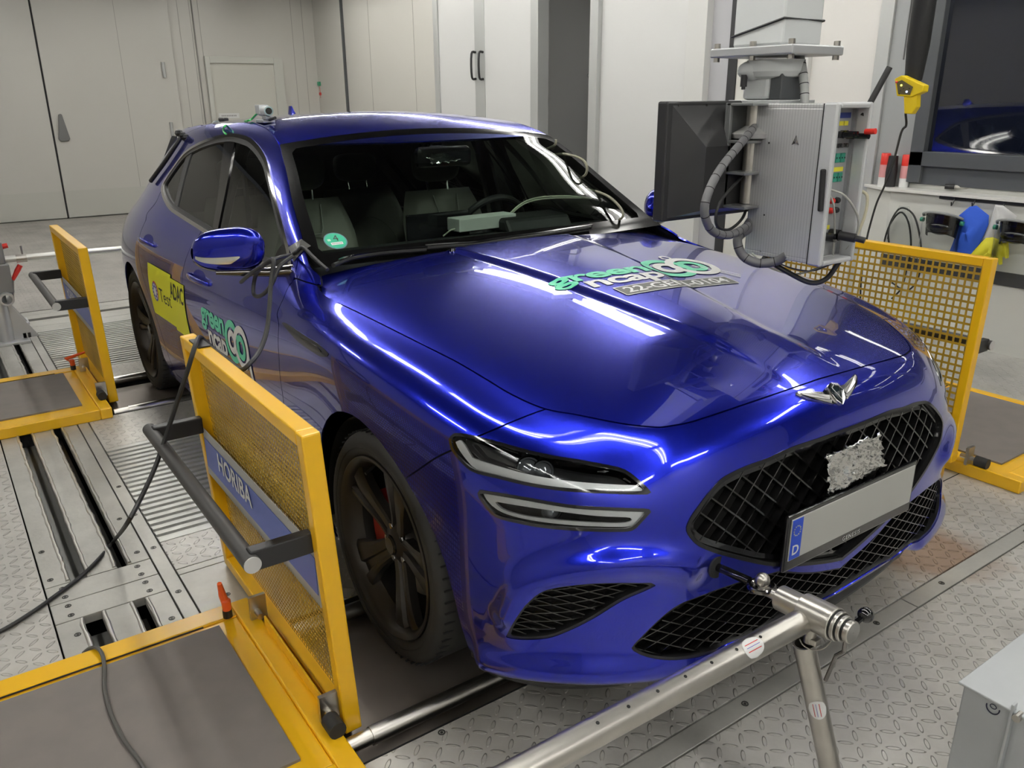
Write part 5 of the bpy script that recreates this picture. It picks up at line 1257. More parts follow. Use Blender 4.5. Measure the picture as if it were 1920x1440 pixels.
# badge sticker low in the windscreen corner
c0, nn0, _ = wind.hit(CAM, ray((629, 452))); nn0 = np.array(nn0); wu = unit((0, 1, 0)); wv_ = unit(np.cross(nn0, wu)); wv_ = wv_ if wv_[2] > 0 else -wv_
wind_s = car
for nm, (V, F), m, lf in (('round_windscreen_sticker', ring2(.0005, .040), mat('sticker_rim', (.10, .20, .24), .5), .0012), ('sticker_green_disc', ring2(.0005, .036), mat('sticker_green_deep', (.02, .42, .24), .4), .0016), ('sticker_white_field', rect2(-.021, .021, -.020, -.008), stk_w, .0020), ('sticker_white_field', rect2(-.027, -.016, .0, .010), mat('sticker_pale', (.45, .70, .55), .5), .0020)):
    decal(nm, V, F, wind, np.array(c0), wu, wv_, m, car, lf, .02)
V, F = text_mesh('4', .040); decal('sticker_digit', V[:, :2]+[.004, .010], F, wind, np.array(c0), wu, wv_, pr_b, car, .0021)
V, F = text_mesh('GEN 0104', .0085); V = V[:, :2]
for k in range(7): V2, F2 = rect2(-.017+k*.005, -.014+k*.005, -.0165, -.0115); decal('sticker_print', V2, F2, wind, np.array(c0), wu, wv_, mat('print_mid', (.25, .25, .25), .5), car, .0023)
# ---- pale instrument box on the dashboard
zd = .990; g0, g1 = at((862, 437), 2, zd), at((968, 424), 2, zd); dirb = unit(g1-g0); back = unit(np.cross(dirb, (0, 0, 1))); back = back if back[0] < 0 else -back
Lb = np.linalg.norm(g1-g0); ib = empty('instrument_box', tuple(g0), 'pale grey instrument box standing on the dashboard behind the windscreen', 'instrument box')
bxm = mat('box_pale', (.72, .76, .72), .5); b = MB().box(g0+dirb*Lb/2+back*.045+np.array([0, 0, .028]), (Lb, .09, .052), np.array([dirb, back, (0, 0, 1)]).T); b.build('box_case', bxm, ib, smooth=False, bevel=.003)
MB().box(g0+dirb*Lb*.35+back*.045+np.array([0, 0, .0]), (.04, .05, .012), np.array([dirb, back, (0, 0, 1)]).T).build('box_foot', black_soft, ib, smooth=False)
cw_m = mat('cable_pale', (.60, .62, .50), .5)
for dz in (0, .008):
    P = [g1+back*.03+np.array([0, -.03, .03+dz]), at((978, 385), 0, -1.14)+np.array([0, 0, dz]), at((1010, 374), 0, -1.10)+np.array([0, 0, dz]), at((1060, 371), 0, -1.02)+np.array([0, 0, dz]), at((1110, 372), 0, -.97)]
    MB().tube(cat(P, 6), .0035, 6).build('pale_cable', cw_m, ib)
MB().tube(cat([g0+np.array([-.02, -.01, .015]), g0+np.array([-.01, -.04, .012]), g0+np.array([-.03, -.06, -.01])], 6), .003, 6).build('pale_cable', cw_m, ib)
led = at((967, 436), 0, -.90); MB().ball(led, .0035, 8).build('red_indicator', mat('led_red', (.8, .02, .05), .4, 0, Emission_Color=(1, .02, .05, 1), Emission_Strength=3), ib)
# driver robot hoses behind the glass on the far side
hz = empty('sensor_cable_bundle', tuple(at((1080, 300), 1, .62)), 'looping pale cable behind the windscreen on the far side of the cabin', 'cable')
MB().tube(cat([at(p, 1, .60) for p in ((1043, 262), (1040, 272), (1022, 282), (1030, 290), (1060, 289), (1090, 298), (1100, 312), (1098, 327), (1085, 336), (1075, 345), (1085, 354), (1110, 357), (1140, 368), (1162, 388), (1168, 405), (1155, 415), (1135, 421))], 6), .0055, 8).build('pale_hose', mat('hose_khaki', (.28, .27, .20), .6), hz)
# ---- roof items
ah = MB(); c = np.array(ROOFS.hit((-2.72, 0, 3), (0, 0, -1))[0])
V = []; 
for t in np.linspace(0, 1, 8):
    h = .058*(t**1.6); w = .028*(1-.75*t); L_ = .15*(1-t*.72); V += [c+np.array([.075-.0-.0*t-(0)*t-.10*t*.95+.0, 0, h])+np.array([-0, 0, 0]), c+np.array([.075-.10*t*.95-L_*.35, w*.5, h]), c+np.array([.075-.10*t*.95-L_, w*.35, h]), c+np.array([.075-.10*t*.95-L_, -w*.35, h]), c+np.array([.075-.10*t*.95-L_*.35, -w*.5, h])]
ah.add(V, [(i*5+j, i*5+(j+1) % 5, (i+1)*5+(j+1) % 5, (i+1)*5+j) for i in range(7) for j in range(5)]+[tuple(35+j for j in range(5))]); ah.build('roof_antenna', paint, car)
def roof_at(px, py):
    l, n, i = ROOFS.hit(CAM, ray((px, py))); 
    if l is None: l, n, i = FULL.hit(CAM, ray((px, py)))
    return np.array(l)
rp = roof_at(498, 230); rcam = empty('roof_sensor', tuple(rp), 'small grey camera on a bracket standing on the roof edge', 'camera')
def V_(px, py): return at((px, py), 1, rp[1])
b = MB(); b.cyl(rp-[0, 0, .004], V_(497, 216), .008, 8); b.box(rp+[0, 0, .006], (.09, .05, .012)); b.box(rp+[.03, 0, .02], (.05, .03, .015)); b.build('sensor_bracket', mat('bracket_light', (.50, .52, .56), .35, .5), rcam, smooth=False, bevel=.002)
b = MB().cyl(V_(489, 209), V_(504, 208), .019, 16); b.box(V_(491, 205), (.05, .04, .035)); b.build('sensor_body', mat('sensor_grey', (.62, .64, .66), .4), rcam, smooth=False, bevel=.002)
c = V_(504, 208); d_ = unit(CAM-c); MB().cyl(c-d_*.01, c+d_*.03, .018, 16).build('sensor_ring', mat('sensor_teal', (.35, .48, .50), .35, .3), rcam); MB().cyl(c+d_*.028, c+d_*.032, .013, 14).build('sensor_lens', black_gloss, rcam)
MB().cyl(rp+[.05, -.0, .012], V_(516, 221), .006, 8).build('sensor_clamp', black_soft, rcam)
rp2 = roof_at(418, 233); b = MB(); sc2 = empty('suction_mount', tuple(rp2), 'small dark suction mount on the roof edge above the rear side window', 'mount')
b.lathe([(.001, .02), (.03, .018), (.045, .006), (.05, 0)], rp2+[-.05, .0, 0], (0, 0, 1), 18); b.build('suction_cup', mat('cup_teal', (.10, .13, .13), .3), sc2); MB().box(rp2+[.02, 0, .025], (.10, .03, .02)).build('mount_lever', black_soft, sc2, smooth=False, bevel=.006)
gm_ = mat('wire_green', (.05, .52, .12), .5)
wp = [V_(487, 209), V_(479, 216), V_(471, 224), roof_at(462, 229)+[0, 0, .004], roof_at(445, 231)+[0, 0, .004], roof_at(432, 232)+[0, 0, .004]]
for pxy in ((425, 236), (421, 243), (421, 248), (425, 252)):
    l, n, i = FULL.hit(CAM, ray(pxy)); wp.append(np.array(l)+np.array(n)*.005)
tag(MB().tube(cat(wp, 5), .0042, 6).build('green_wire', gm_), 'thin green wire from the roof camera down over the side window trim', 'wire')
# black strut along the rear edge
P = []
for pxy in ((345, 262), (337, 275), (325, 293), (312, 312), (300, 328), (289, 343)):
    l, n, i = FULL.hit(CAM, ray(pxy))
    if l is None: l, n = at(pxy, 1, -.62), (0, -1, 0)
    P.append(np.array(l)+np.array(n)*.018)
so = MB().tube(cat(P, 5), .011, 8).build('rear_wiper', black_soft, car)
b = MB()
for k in range(4): b.ball(P[0]+np.array([-.02+.03*k*.5, .01*k, .02-.01*k]), .028, 8, (1.2, .8, .7))
b.build('wiper_joint', black_soft, so)
# ---- tape and cables at the pillar
tp = []
for p in ((541, 463), (552, 456), (565, 448), (583, 461), (572, 467), (563, 475), (556, 484), (550, 491), (546, 476)):
    h = [S_s.hit(CAM, ray(p)) for S_s in (FULL, wind)]; h = [x for x in h if x[0] is not None]; h = min(h, key=lambda x: (Vector(CAM)-x[0]).length); tp.append(np.array(h[0])+np.array(ray(p))*-.006)
cen = sum(tp)/len(tp)+unit(CAM-sum(tp)/len(tp))*.006; n = len(tp)
tag(mk('adhesive_tape', tp+[cen], [(i, (i+1) % n, n) for i in range(n)], mat('tape_grey', (.16, .16, .15), .3, .5, bump=1.0, nscale=6), None, False), 'crumpled dark grey adhesive tape on the windscreen pillar above the door mirror', 'tape')
def hitp(p, lift, surfs=None):
    h = [S_s.hit(CAM, ray(p)) for S_s in (surfs or (FULL, wind, HOOD))]; h = [x for x in h if x[0] is not None]; h = min(h, key=lambda x: (Vector(CAM)-x[0]).length); return np.array(h[0])-ray(p)*lift
c1_ = [hitp((614, 506), .012), hitp((600, 494), .012), hitp((585, 480), .012), hitp((568, 464), .014), hitp((556, 472), .016), hitp((545, 478), .03), at((520, 484), 1, -.88), at((495, 497), 1, -.94), at((470, 513), 1, -.96), at((452, 529), 1, -.95)]
tag(MB().tube(cat(c1_, 6), .0062, 8).build('black_cable', cable_m), 'black cable running from the windscreen base through the tape to beside the door mirror', 'cable')
c2_ = [at((549, 480), 1, -.85), at((524, 500), 1, -.90), at((511, 530), 1, -.93), at((497, 549), 1, -.94), at((482, 556), 1, -.94), at((475, 546), 1, -.94), at((480, 515), 1, -.93), at((497, 495), 1, -.95), at((513, 488), 1, -.95), at((508, 530), 1, -.97), at((505, 580), 1, -1.0), at((500, 620), 1, -1.03), at((488, 655), 1, -1.07), at((470, 680), 1, -1.12), at((452, 693), 1, -1.14)]
gtop = [at((452, 693), 1, -1.15), at((430, 676), 1, -1.14), at((405, 658), 1, -1.135), at((385, 640), 1, -1.14), at((374, 632), 1, -1.16)]
c3_ = [at((366, 648), 1, -1.215), at((350, 700), 1, -1.25), at((335, 745), 1, -1.27), at((312, 815), 1, -1.31), at((290, 878), 1, -1.36), at((262, 938), 1, -1.42), at((236, 985), 1, -1.47)]+[at(p, 2, .008) for p in ((215, 1012), (185, 1048), (150, 1082), (105, 1116), (60, 1148), (0, 1184), (-60, 1205))]
tag(MB().tube(cat(c2_+gtop[1:]+c3_, 6), .0066, 8).build('black_cable', cable_m), 'long black cable from the door mirror over the near guard and across the steel floor', 'cable')
tag(MB().tube(cat([at(p, 2, z) for p, z in (((157, 1224), .012), ((168, 1216), .050), ((182, 1215), .066), ((192, 1228), .066), ((196, 1255), .064), ((196, 1290), .063), ((205, 1330), .063), ((218, 1362), .063), ((235, 1392), .063), ((270, 1440), .063), ((300, 1500), .063))], 6), .0055, 8).build('grey_cable', mat('cable_dark_grey', (.08, .078, .072), .55)), 'dark grey cable lying across the near platform and its black mat', 'cable')
# ================================================================== TEST RIG: rollers, guards, restraints
roll_m = mat('roller_steel', (.23, .20, .175), .5, .6, noise=.8, nscale=3, ncol=(.15, .13, .115))
def roller(xc, xa, xb, yo, where, sg=1):
    r = .61; t = empty('dyno_roller', (xc, 0, -r), 'broad brown steel test roller under the %s wheels' % where, 'roller')
    LOCAL[0] = True
    for s in (-1, 1):
        b = MB().lathe([(.02, .45), (r-.01, .45), (r, .46), (r, 1.14), (r-.01, 1.15), (.02, 1.15)], (0, 0, 0), (0, s, 0), 160); b.build('roller_drum', roll_m, t, ang=.4)
    MB().cyl((0, -1.4, 0), (0, 1.4, 0), .06, 16).build('roller_shaft', steel, t)
    LOCAL[0] = False
    for s in (-1, 1):
        for x, nm in ((xa, 'a'), (xb, 'b')):
            c = MB(); c.lathe([(.021, 0), (.024, 0), (.024, .45), (.021, .45)], (x, s*1.10, -.002), (0, -s, 0), 24, closed=True); c.cyl((x, s*1.17, -.002), (x, s*.40, -.002), .0205, 20)
            o = c.build('edge_tube', steel, None)
            tag(o, '%s steel tube along the %s edge of the roller opening under the %s %s wheel' % ('bare' if s < 0 else 'dull', 'front' if x == xb else 'rear', 'near-side' if s < 0 else 'far-side', where), 'tube')
            sl = MB().lathe([(.0245, 0), (.0285, 0), (.0285, .75), (.0245, .75)], (x, s*.62, -.002), (0, -s, 0), 24, closed=True).build('tube_sleeve', black_soft, o)
roller(.0, -.235, .285, 0, 'front'); roller(-2.835, -3.09, -2.53, 0, 'rear')
# pit side plates
for (x0, x1) in ((-.30, .36), (-3.12, -2.50)):
    b = MB(); b.bx(x0, x0+.004, -1.68, 1.68, -.6, -.001); b.bx(x1-.004, x1, -1.68, 1.68, -.6, -.001); struct(b.build('floor', black_matte, smooth=False))
    if x0 < -1:
        for s in (-1, 1): fbox('floor', x0, x1, *sorted((s*1.20, s*1.30)), Z, smooth_pl)

# ---- yellow wheel guards
mesh_m = mat('perforated_yellow', (.46, .28, .015), .45, .1, noise=.7, nscale=4, ncol=(.24, .15, .035))
mat_m = mat('anti_slip_mat', (.20, .18, .165), .9, Specular_IOR_Level=.15, noise=.5, nscale=12, ncol=(.155, .145, .135))
sign_g = mat('sign_grey', (.42, .42, .40), .45); sign_b = mat('sign_blue', (.10, .14, .45), .4)
def perforated(W_, H_, p, hole, th, m, name, parent, cut=None):
    """sheet in local X (length) / Z with square holes, pitch p"""
    nx, nz = int(W_/p), int(H_/p); V = []; F = []; w = (p-hole)/2
    px_w, pz_w = W_/nx, H_/nz; wx, wz = (px_w-hole)/2, (pz_w-hole)/2
    xs = np.array([v for i in range(nx) for v in (i*px_w+wx, (i+1)*px_w-wx)]); xs = np.r_[0, xs, W_]; zs = np.array([v for i in range(nz) for v in (i*pz_w+wz, (i+1)*pz_w-wz)]); zs = np.r_[0, zs, H_]
    n, k = len(xs), len(zs); V = [(x, 0, z) for x in xs for z in zs]
    F = [(i*k+j, (i+1)*k+j, (i+1)*k+j+1, i*k+j+1) for i in range(n-1) for j in range(k-1) if not (i % 2 == 1 and j % 2 == 1)]
    o = mk(name, V, F, m, parent, False); md = o.modifiers.new('s', 'SOLIDIFY'); md.thickness = th; md.offset = 0; return o
def guard(x0, y0, sg, label, rot=0.0, toff=0.0, W_=1.05, H_=.77, zb=.06, plat=(.20, 1.02), hole_p=.0150, handle_z=.53, sign=True, lever=True, up=False):
    """panel from x0 to x0+W_, plane y0; the platform reaches away from the car (sg = -1: to -Y). toff: top leans outward"""
    g_ = empty('wheel_guard', (x0, y0, 0), label, 'guard', 'yellow wheel guards around the car'); LOCAL[0] = True
    e = sg
    fr = MB(); w, d = .035, .045; lean = toff/H_
    def P(x, z, y=0): return (x, y*e+e*lean*(z-zb), z)
    fr.beam(P(w/2, zb), P(w/2, zb+H_), d, w, (1, 0, 0)); fr.beam(P(W_-w/2, zb), P(W_-w/2, zb+H_), d, w, (1, 0, 0))
    fr.beam(P(w, zb+w/2), P(W_-w, zb+w/2), d, w); fr.beam(P(w, zb+H_-w/2), P(W_-w, zb+H_-w/2), d, w)
    fr.build('guard_frame', yellow, g_, smooth=False, bevel=.004)
    ms = perforated(W_-2*w, H_-2*w, hole_p, hole_p*.70, .0015, mesh_m, 'guard_mesh', g_)
    ms.location = (w, e*lean*w-e*.016, zb+w); ms.rotation_euler = (math.atan(-e*lean) if lean else 0, 0, 0)
    # handle bar on two brackets
    hy = .165; hx0, hx1 = .06, W_-.12
    MB().cyl(P(hx0-.05, handle_z, hy), P(hx1+.10, handle_z, hy), .020, 20).build('handle_bar', mat('handle_dark', (.06, .058, .056), .5, .3), g_)
    for x in (hx0, hx1+.075): MB().beam(P(x, handle_z, .02), P(x, handle_z, hy), .030, .052).build('handle_bracket', black_soft, g_, smooth=False, bevel=.004)
    for x, s in ((hx0-.051, -1), (hx1+.101, 1)): MB().cyl(P(x, handle_z, hy), P(x+s*.003, handle_z, hy), .0195, 24).build('handle_cap', mat('cap_grey', (.55, .55, .54), .4), g_)
    if sign:
        s1 = MB(); s1.beam(P(w, handle_z-.10, .018), P(W_-w, handle_z-.10, .018), .002, .16); so = s1.build('guard_sign', sign_g, g_, smooth=False)
        s2 = MB(); s2.beam(P(w+.01, handle_z-.10, .0205), P(W_-w-.01, handle_z-.10, .0205), .001, .10); s2.build('sign_band', sign_b, so, smooth=False)
        o0 = np.array(P(.34, handle_z-.085, .022)); u = np.array([-e*-1.0*(-1), 0, 0]) if False else np.array([-e, 0, 0])*-1*1.0
        u = np.array([1.0, 0, 0]) if e < 0 else np.array([-1.0, 0, 0])
        text_obj('sign_text', 'HORIBA', .085, o0, u, (0, 0, 1), white_m, so, font_bold=True)
    # platform
    a, L_ = plat; pl = MB(); x1 = a+.86; z1 = .055; rm = .055
    pl.bx(a+.24, x1+.24, e*.045, e*.10, .0, z1); pl.bx(a+.24, x1+.24, e*(L_-.05), e*L_, .0, z1)
    pl.bx(a+.24, a+.24+.075, e*.10, e*(L_-.05), 0, z1); pl.bx(x1+.24-.075, x1+.24, e*.10, e*(L_-.05), 0, z1)
    pl.bx(a+.24+.075, x1+.24-.075, e*.10, e*(L_-.05), .02, z1-.006)
    pl.build('platform', yellow, g_, smooth=False, bevel=.005)
    MB().bx(a+.34, x1+.11, e*.16, e*(L_-.07), z1-.006, z1+.002).build('anti_slip_mat', mat_m, g_, smooth=False)
    b = MB()
    b.bx(a+.318, a+.323, e*.20, e*(L_-.07), z1-.002, z1+.0004); b.build('platform_gap', black_matte, g_, smooth=False)
    # hinge brackets between panel and platform
    for x in (a+.36, x1+.02):
        b = MB(); b.bx(x, x+.012, e*.026, e*.075, z1, .13); b.cyl((x-.03, e*.055, z1+.025), (x+.045, e*.055, z1+.025), .010, 10); b.build('hinge_bracket', steel, g_, smooth=False)
    MB().bx(a+.42, x1-.02, e*.046, e*.052, z1, z1+.035).build('hinge_rail', yellow, g_, smooth=False, bevel=.002)
    MB().cyl((x1+.05, e*.06, z1+.02), (x1+.10, e*.06, z1+.02), .022, 16).build('rubber_foot', rubber, g_)
    if lever:
        b = MB(); q = (a+.30, e*.10) if not up else (a+.31, e*.125); b.cyl((q[0], q[1], z1), (q[0], q[1], z1+.025), .014, 14)
        l_ = MB(); l_.lathe([(.001, .040), (.010, .040), (.014, .036), (.013, .0), (.012, -.0)], (q[0], q[1], z1+.02), (0, 0, 1), 14); l_.tube([(q[0], q[1], z1+.045), (q[0]-.010, q[1]-e*-.03, z1+.065), (q[0]-.02, q[1]+e*-.075, z1+.085)] if not up else [(q[0], q[1], z1+.04), (q[0]-.006, q[1]-.006, z1+.075), (q[0]+.004, q[1]-.012, z1+.12)], [.012, .011, .007], 10)
        o = b.build('lever_base', black_soft, g_); l_.build('clamp_lever', orange_m, g_)
    LOCAL[0] = False; return g_
guard(-.735, -1.13, -1, 'yellow guard with blue sign beside the near front wheel, a cable over its top corner', toff=.04, W_=.99, H_=.815, zb=.008, plat=(.08, 1.02), handle_z=.545, up=True)
guard(-3.68, -1.14, -1, 'yellow guard with mat platform beside the rear wheel at the left edge', toff=.02, W_=1.0, H_=.815, zb=.008, plat=(.12, 1.02), handle_z=.545)
guard(-.70, 1.54, 1, 'yellow square-hole guard on the far side of the bonnet below the hanging aluminium cabinet', toff=.04, W_=1.05, H_=.85, hole_p=.028, zb=.06, sign=False)

# small parts on the near guard
fg = MB(); fg.box((-.60, -1.168, .826), (.10, .035, .004)); o = fg.build('hook_tape_pad', black_soft, bpy.data.objects['wheel_guard'], smooth=False)

# ---- tow coupling and restraint tubes in front
yh = -.45
A = at((1352, 1066), 1, yh); B_ = at((1424, 1098), 1, yh); C_ = at((1448, 1113), 1, yh); D_ = at((1490, 1136), 1, yh); E_ = at((1545, 1160), 1, yh); F_ = at((1600, 1187), 1, yh)
print('tow', A, B_, F_)
tow = empty('tow_hook', tuple(A), 'black tow eye screwed into the front bumper below the grille corner', 'tow eye')
u_ = (B_-A)/np.linalg.norm(B_-A)
MB().tube([A-u_*.10, A, A+(B_-A)*.75], .010, 14).build('tow_shank', black_gloss, tow)
MB().lathe([(.001, .004), (.026, .004), (.028, 0), (.026, -.004)], tuple(A-u_*.012), (1, 0, .05), 24).build('tow_hole', black_matte, tow)
rg = MB(); ang = np.linspace(0, 2*PI, 25)
rg.tube([B_+u_*.006+np.array([math.cos(a)*.024*u_[0], .024*math.sin(a), math.cos(a)*.024*u_[2]]) for a in ang], .007, 10, cap=False); rg.build('tow_ring', dark_chrome, tow)
rig = empty('vehicle_restraint', tuple(C_), 'bright steel restraint with clamp cylinder, long tube and strut in front of the bumper', 'restraint')
clamp = empty('clamp', (0, 0, 0)); clamp.parent = rig
b = MB(); ax = (F_-C_)/np.linalg.norm(F_-C_); Lc = np.linalg.norm(F_-C_)
MB().ball(B_+np.array([.006, 0, .016]), .016, 18, (1, 1, 1.1)).build('clamp_ball', steel, clamp)
MB().lathe([(.001, -.03), (.011, -.03), (.011, .06)], C_, ax, 18).build('clamp_pin', steel, clamp)
def seg(a, b_): return C_+ax*Lc*a, C_+ax*Lc*b_
for (a, b_, r, nm, mt) in ((.10, .42, .027, 'clamp_sleeve', steel), (.40, .80, .034, 'clamp_body', steel), (.80, .815, .030, 'clamp_groove', black_soft), (.815, .86, .031, 'clamp_collar', steel), (.86, .875, .026, 'clamp_groove', black_soft), (.875, .92, .027, 'clamp_collar', steel), (.92, .935, .022, 'clamp_groove', black_soft), (.935, 1.0, .023, 'clamp_end', steel)):
    p, q = seg(a, b_); MB().lathe([(.001, 0), (r-.002, 0), (r, .002), (r, np.linalg.norm(q-p)-.002), (r-.002, np.linalg.norm(q-p)), (.001, np.linalg.norm(q-p))], p, ax, 32).build(nm, mt, clamp)
p, q = seg(.93, 1.0); kn = p+np.array([0, .06, .01]); MB().ball(kn, .016, 14).tube([p, kn], .006, 8).build('clamp_knob', black_gloss, clamp)
rod_e = at((1552, 1270), 2, .10); MB().tube([p+np.array([0, 0, -.02]), p+np.array([-.0, .0, -.05]), (p+np.array(at((1548, 1275), 1, yh+.02)))/2, at((1548, 1275), 1, yh+.02)], .0045, 8).build('clamp_rod', dark_chrome, clamp)
J = at((1512, 1160), 1, yh-.01); xj = J[0]
T1 = at((1105, 1378), 0, xj); dirT = (T1-J)/np.linalg.norm(T1-J)
Tend = J+dirT*1.30
bar = empty('long_tube', (0, 0, 0)); bar.parent = rig
t_o = MB().lathe([(.021, 0), (.0245, 0), (.0245, 1.30), (.021, 1.30)], J, dirT, 40, closed=True).build('tube', steel, bar)
side_ = np.cross(dirT, [0, 0, 1]); side_ /= np.linalg.norm(side_); upv = np.cross(side_, dirT); upv = upv if upv[2] > 0 else -upv
camd = (CAM-J)/np.linalg.norm(CAM-J); vis = camd-dirT*(camd@dirT); vis /= np.linalg.norm(vis); nrm_h = vis*.55+upv*.84; nrm_h /= np.linalg.norm(nrm_h)
for k in range(7):
    c = J+dirT*(.155+.068*k)+nrm_h*.0243; MB().cyl(c-nrm_h*.001, c+nrm_h*.0008, .0032, 12).build('tube_hole', black_matte, bar)
def badge(parent, org, du, dn, s=.026):
    dv = np.cross(dn, du); V = []; F = []; pl = []
    for k in range(24):
        a = 2*PI*k/24; th_ = math.cos(a)*s; h_ = math.sin(a)*s*.8; pl.append((th_, h_))
    m = MB()
    def wrap(pts, mi, lift):
        P = []
        for a, b_ in pts:
            an = b_/.0245; P.append(org+du*a+(dn*math.cos(an)+dv*math.sin(an))*(.0245+lift)-dn*.0245)
        m.add(P, [tuple(range(len(P)))], mi)
    for k in range(-6, 6):
        y0, y1 = k*s*.133, (k+1)*s*.133; w0 = s*math.sqrt(max(0, 1-(y0/s/.8)**2)); w1 = s*math.sqrt(max(0, 1-(y1/s/.8)**2)); wrap([(-w0, y0), (w0, y0), (w1, y1), (-w1, y1)], 0, .0006)
    for k, (c0, c1, mi) in enumerate(((-.34, -.28, 1), (-.10, -.06, 2), (.16, .22, 1))): wrap([(-s*.7, c0*s), (s*.7, c0*s), (s*.7, c1*s), (-s*.7, c1*s)], mi, .0010)
    m.build('maker_label', [white_m, mat('label_red', (.55, .05, .05), .5), mat('label_blue', (.08, .1, .45), .5)], parent, smooth=False)
badge(bar, J+dirT*.185+vis*.0245, dirT, vis)
# welded boss, retaining pin and second leg
leg_e = at((1546, 1395), 2, -.0+.02) ; L0 = at((1507, 1205), 1, yh-.01)
lb = at((1548, 1400), 1, yh+.05); dl = (lb-L0)/np.linalg.norm(lb-L0)
leg = empty('strut', (0, 0, 0)); leg.parent = rig
MB().lathe([(.018, 0), (.0225, 0), (.0225, 1.2), (.018, 1.2)], L0, dl, 36, closed=True).build('tube', steel, leg)
vis2 = camd-dl*(camd@dl); vis2 /= np.linalg.norm(vis2); badge(leg, L0+dl*.155+vis2*.0225, dl, vis2, .024)
b = MB(); b.cyl(J+vis*.02+upv*.0, J+vis*.02-np.array([0, 0, .062]), .0125, 18); b.lathe([(.001, .012), (.014, .012), (.0185, .006), (.0195, 0), (.018, -.004)], J+vis*.02, (0, 0, 1), 22); b.build('pin_boss', steel, bar)
b = MB(); c = J+vis*.03-np.array([0, 0, .055]); ringp = [c+cr*.033*math.cos(a)-cu*.0+cu*.030*math.sin(a)+vis*.008 for a in np.linspace(-2.9, .6, 22)]; b.tube(ringp, .0013, 6); b.build('pin_wire', steel, bar)
MB().box(c+vis*.006-np.array([0, 0, .012]), (.02, .02, .014)).build('pin_lug', steel, bar, smooth=False, bevel=.002)
# clamp stand far away to carry the long tube
for o_, P_ in ((bar, Tend), (leg, L0+dl*1.2)):
    MB().lathe([(.05, 0), (.05, .012), (.001, .012)], (P_[0], P_[1], .0), (0, 0, 1), 20).build('base_foot', steel, o_) if False else None

# ---- rear restraint stand at the left
st = empty('restraint_stand', (-4.4, -1.55, 0), 'grey steel floor stand with red lever clamps at the left edge', 'stand')
xs_ = -4.35
def S_(q, x=xs_): return at(q, 0, x)
b0 = S_((0, 640)); b1 = S_((52, 628))
b = MB(); z0 = 0.0; yA, yB = S_((-60, 640))[1], S_((55, 632))[1]
b.bx(xs_-.14, xs_+.10, yA, yB, 0, .018); b.build('base_plate', alu, st, smooth=False, bevel=.003); MB().bx(xs_-.62, xs_-.45, yA, yB+.05, 0, .018).build('base_plate', alu, st, smooth=False, bevel=.003)
c = S_((12, 600)); MB().cyl((xs_, c[1]-.02, .018), (xs_, c[1]-.02, .40), .045, 20).build('stand_column', alu, st); MB().cyl((xs_-.5, c[1], .018), (xs_-.5, c[1], .36), .035, 16).build('stand_column', alu, st)
b = MB(); yc_ = c[1]; b.prism([(0, 0), (.17, 0), (.0, .30)], (xs_-.006, yc_, .018), (0, 1, 0), (0, 0, 1), (.012, 0, 0)); b.build('stand_gusset', alu, st, smooth=False); b = MB(); b.prism([(0, 0), (.15, 0), (.0, .26)], (xs_-.5, yc_, .018), (0, 1, 0), (0, 0, 1), (.012, 0, 0)); b.build('stand_gusset', alu, st, smooth=False)
c = S_((14, 557)); b = MB().lathe([(.030, 0), (.042, 0), (.042, .22), (.030, .22)], (xs_+.09, c[1]-.01, c[2]), (-1, 0, 0), 24, closed=True); b.build('cross_tube', alu, st)
c = S_((10, 540)); b = MB(); b.bx(xs_-.05, xs_+.05, c[1]-.05, c[1]+.045, c[2]-.03, c[2]+.16); b.bx(xs_-.05, xs_+.04, c[1]-.03, c[1]+.03, c[2]+.16, S_((5, 470))[2]+.06); b.build('clamp_block', mat('clamp_grey', (.25, .25, .25), .4, .5), st, smooth=False, bevel=.008)
for q0, q1 in (((24, 525), (38, 497)), ((-6, 470), (14, 460))):
    a_, b_ = S_(q0), S_(q1); l = MB().tube([a_, (a_+b_)/2+np.array([0, .005, .01]), b_], [.011, .017, .016], 10); l.build('red_lever', red_m, st)
    MB().tube([a_+np.array([0, -.02, -.12]), a_], .008, 8).build('lever_link', steel, st)
for q in ((38, 590), (52, 612), (35, 572)):
    c = S_(q); MB().cyl((xs_, c[1], .018), (xs_, c[1], .05), .012, 6).build('stud', black_soft, st)
r0, r1 = S_((2, 487)), S_((236, 466))
rt = MB().cyl(r0+(r0-r1)*.3, r0+(r1-r0)*1.15, .021, 20).build('restraint_rod', mat('rod_light', (.68, .68, .64), .35, .5)); tag(rt, 'long light grey rod from the floor stand at the left edge to the car', 'rod')
MB().lathe([(.021, 0), (.027, 0), (.027, .06), (.021, .06)], S_((30, 485)), (r1-r0), 20).build('rod_collar', steel, rt)
c = S_((42, 478)); MB().cyl(c, c+np.array([0, 0, .06]), .006, 8).build('rod_pin', steel, rt)

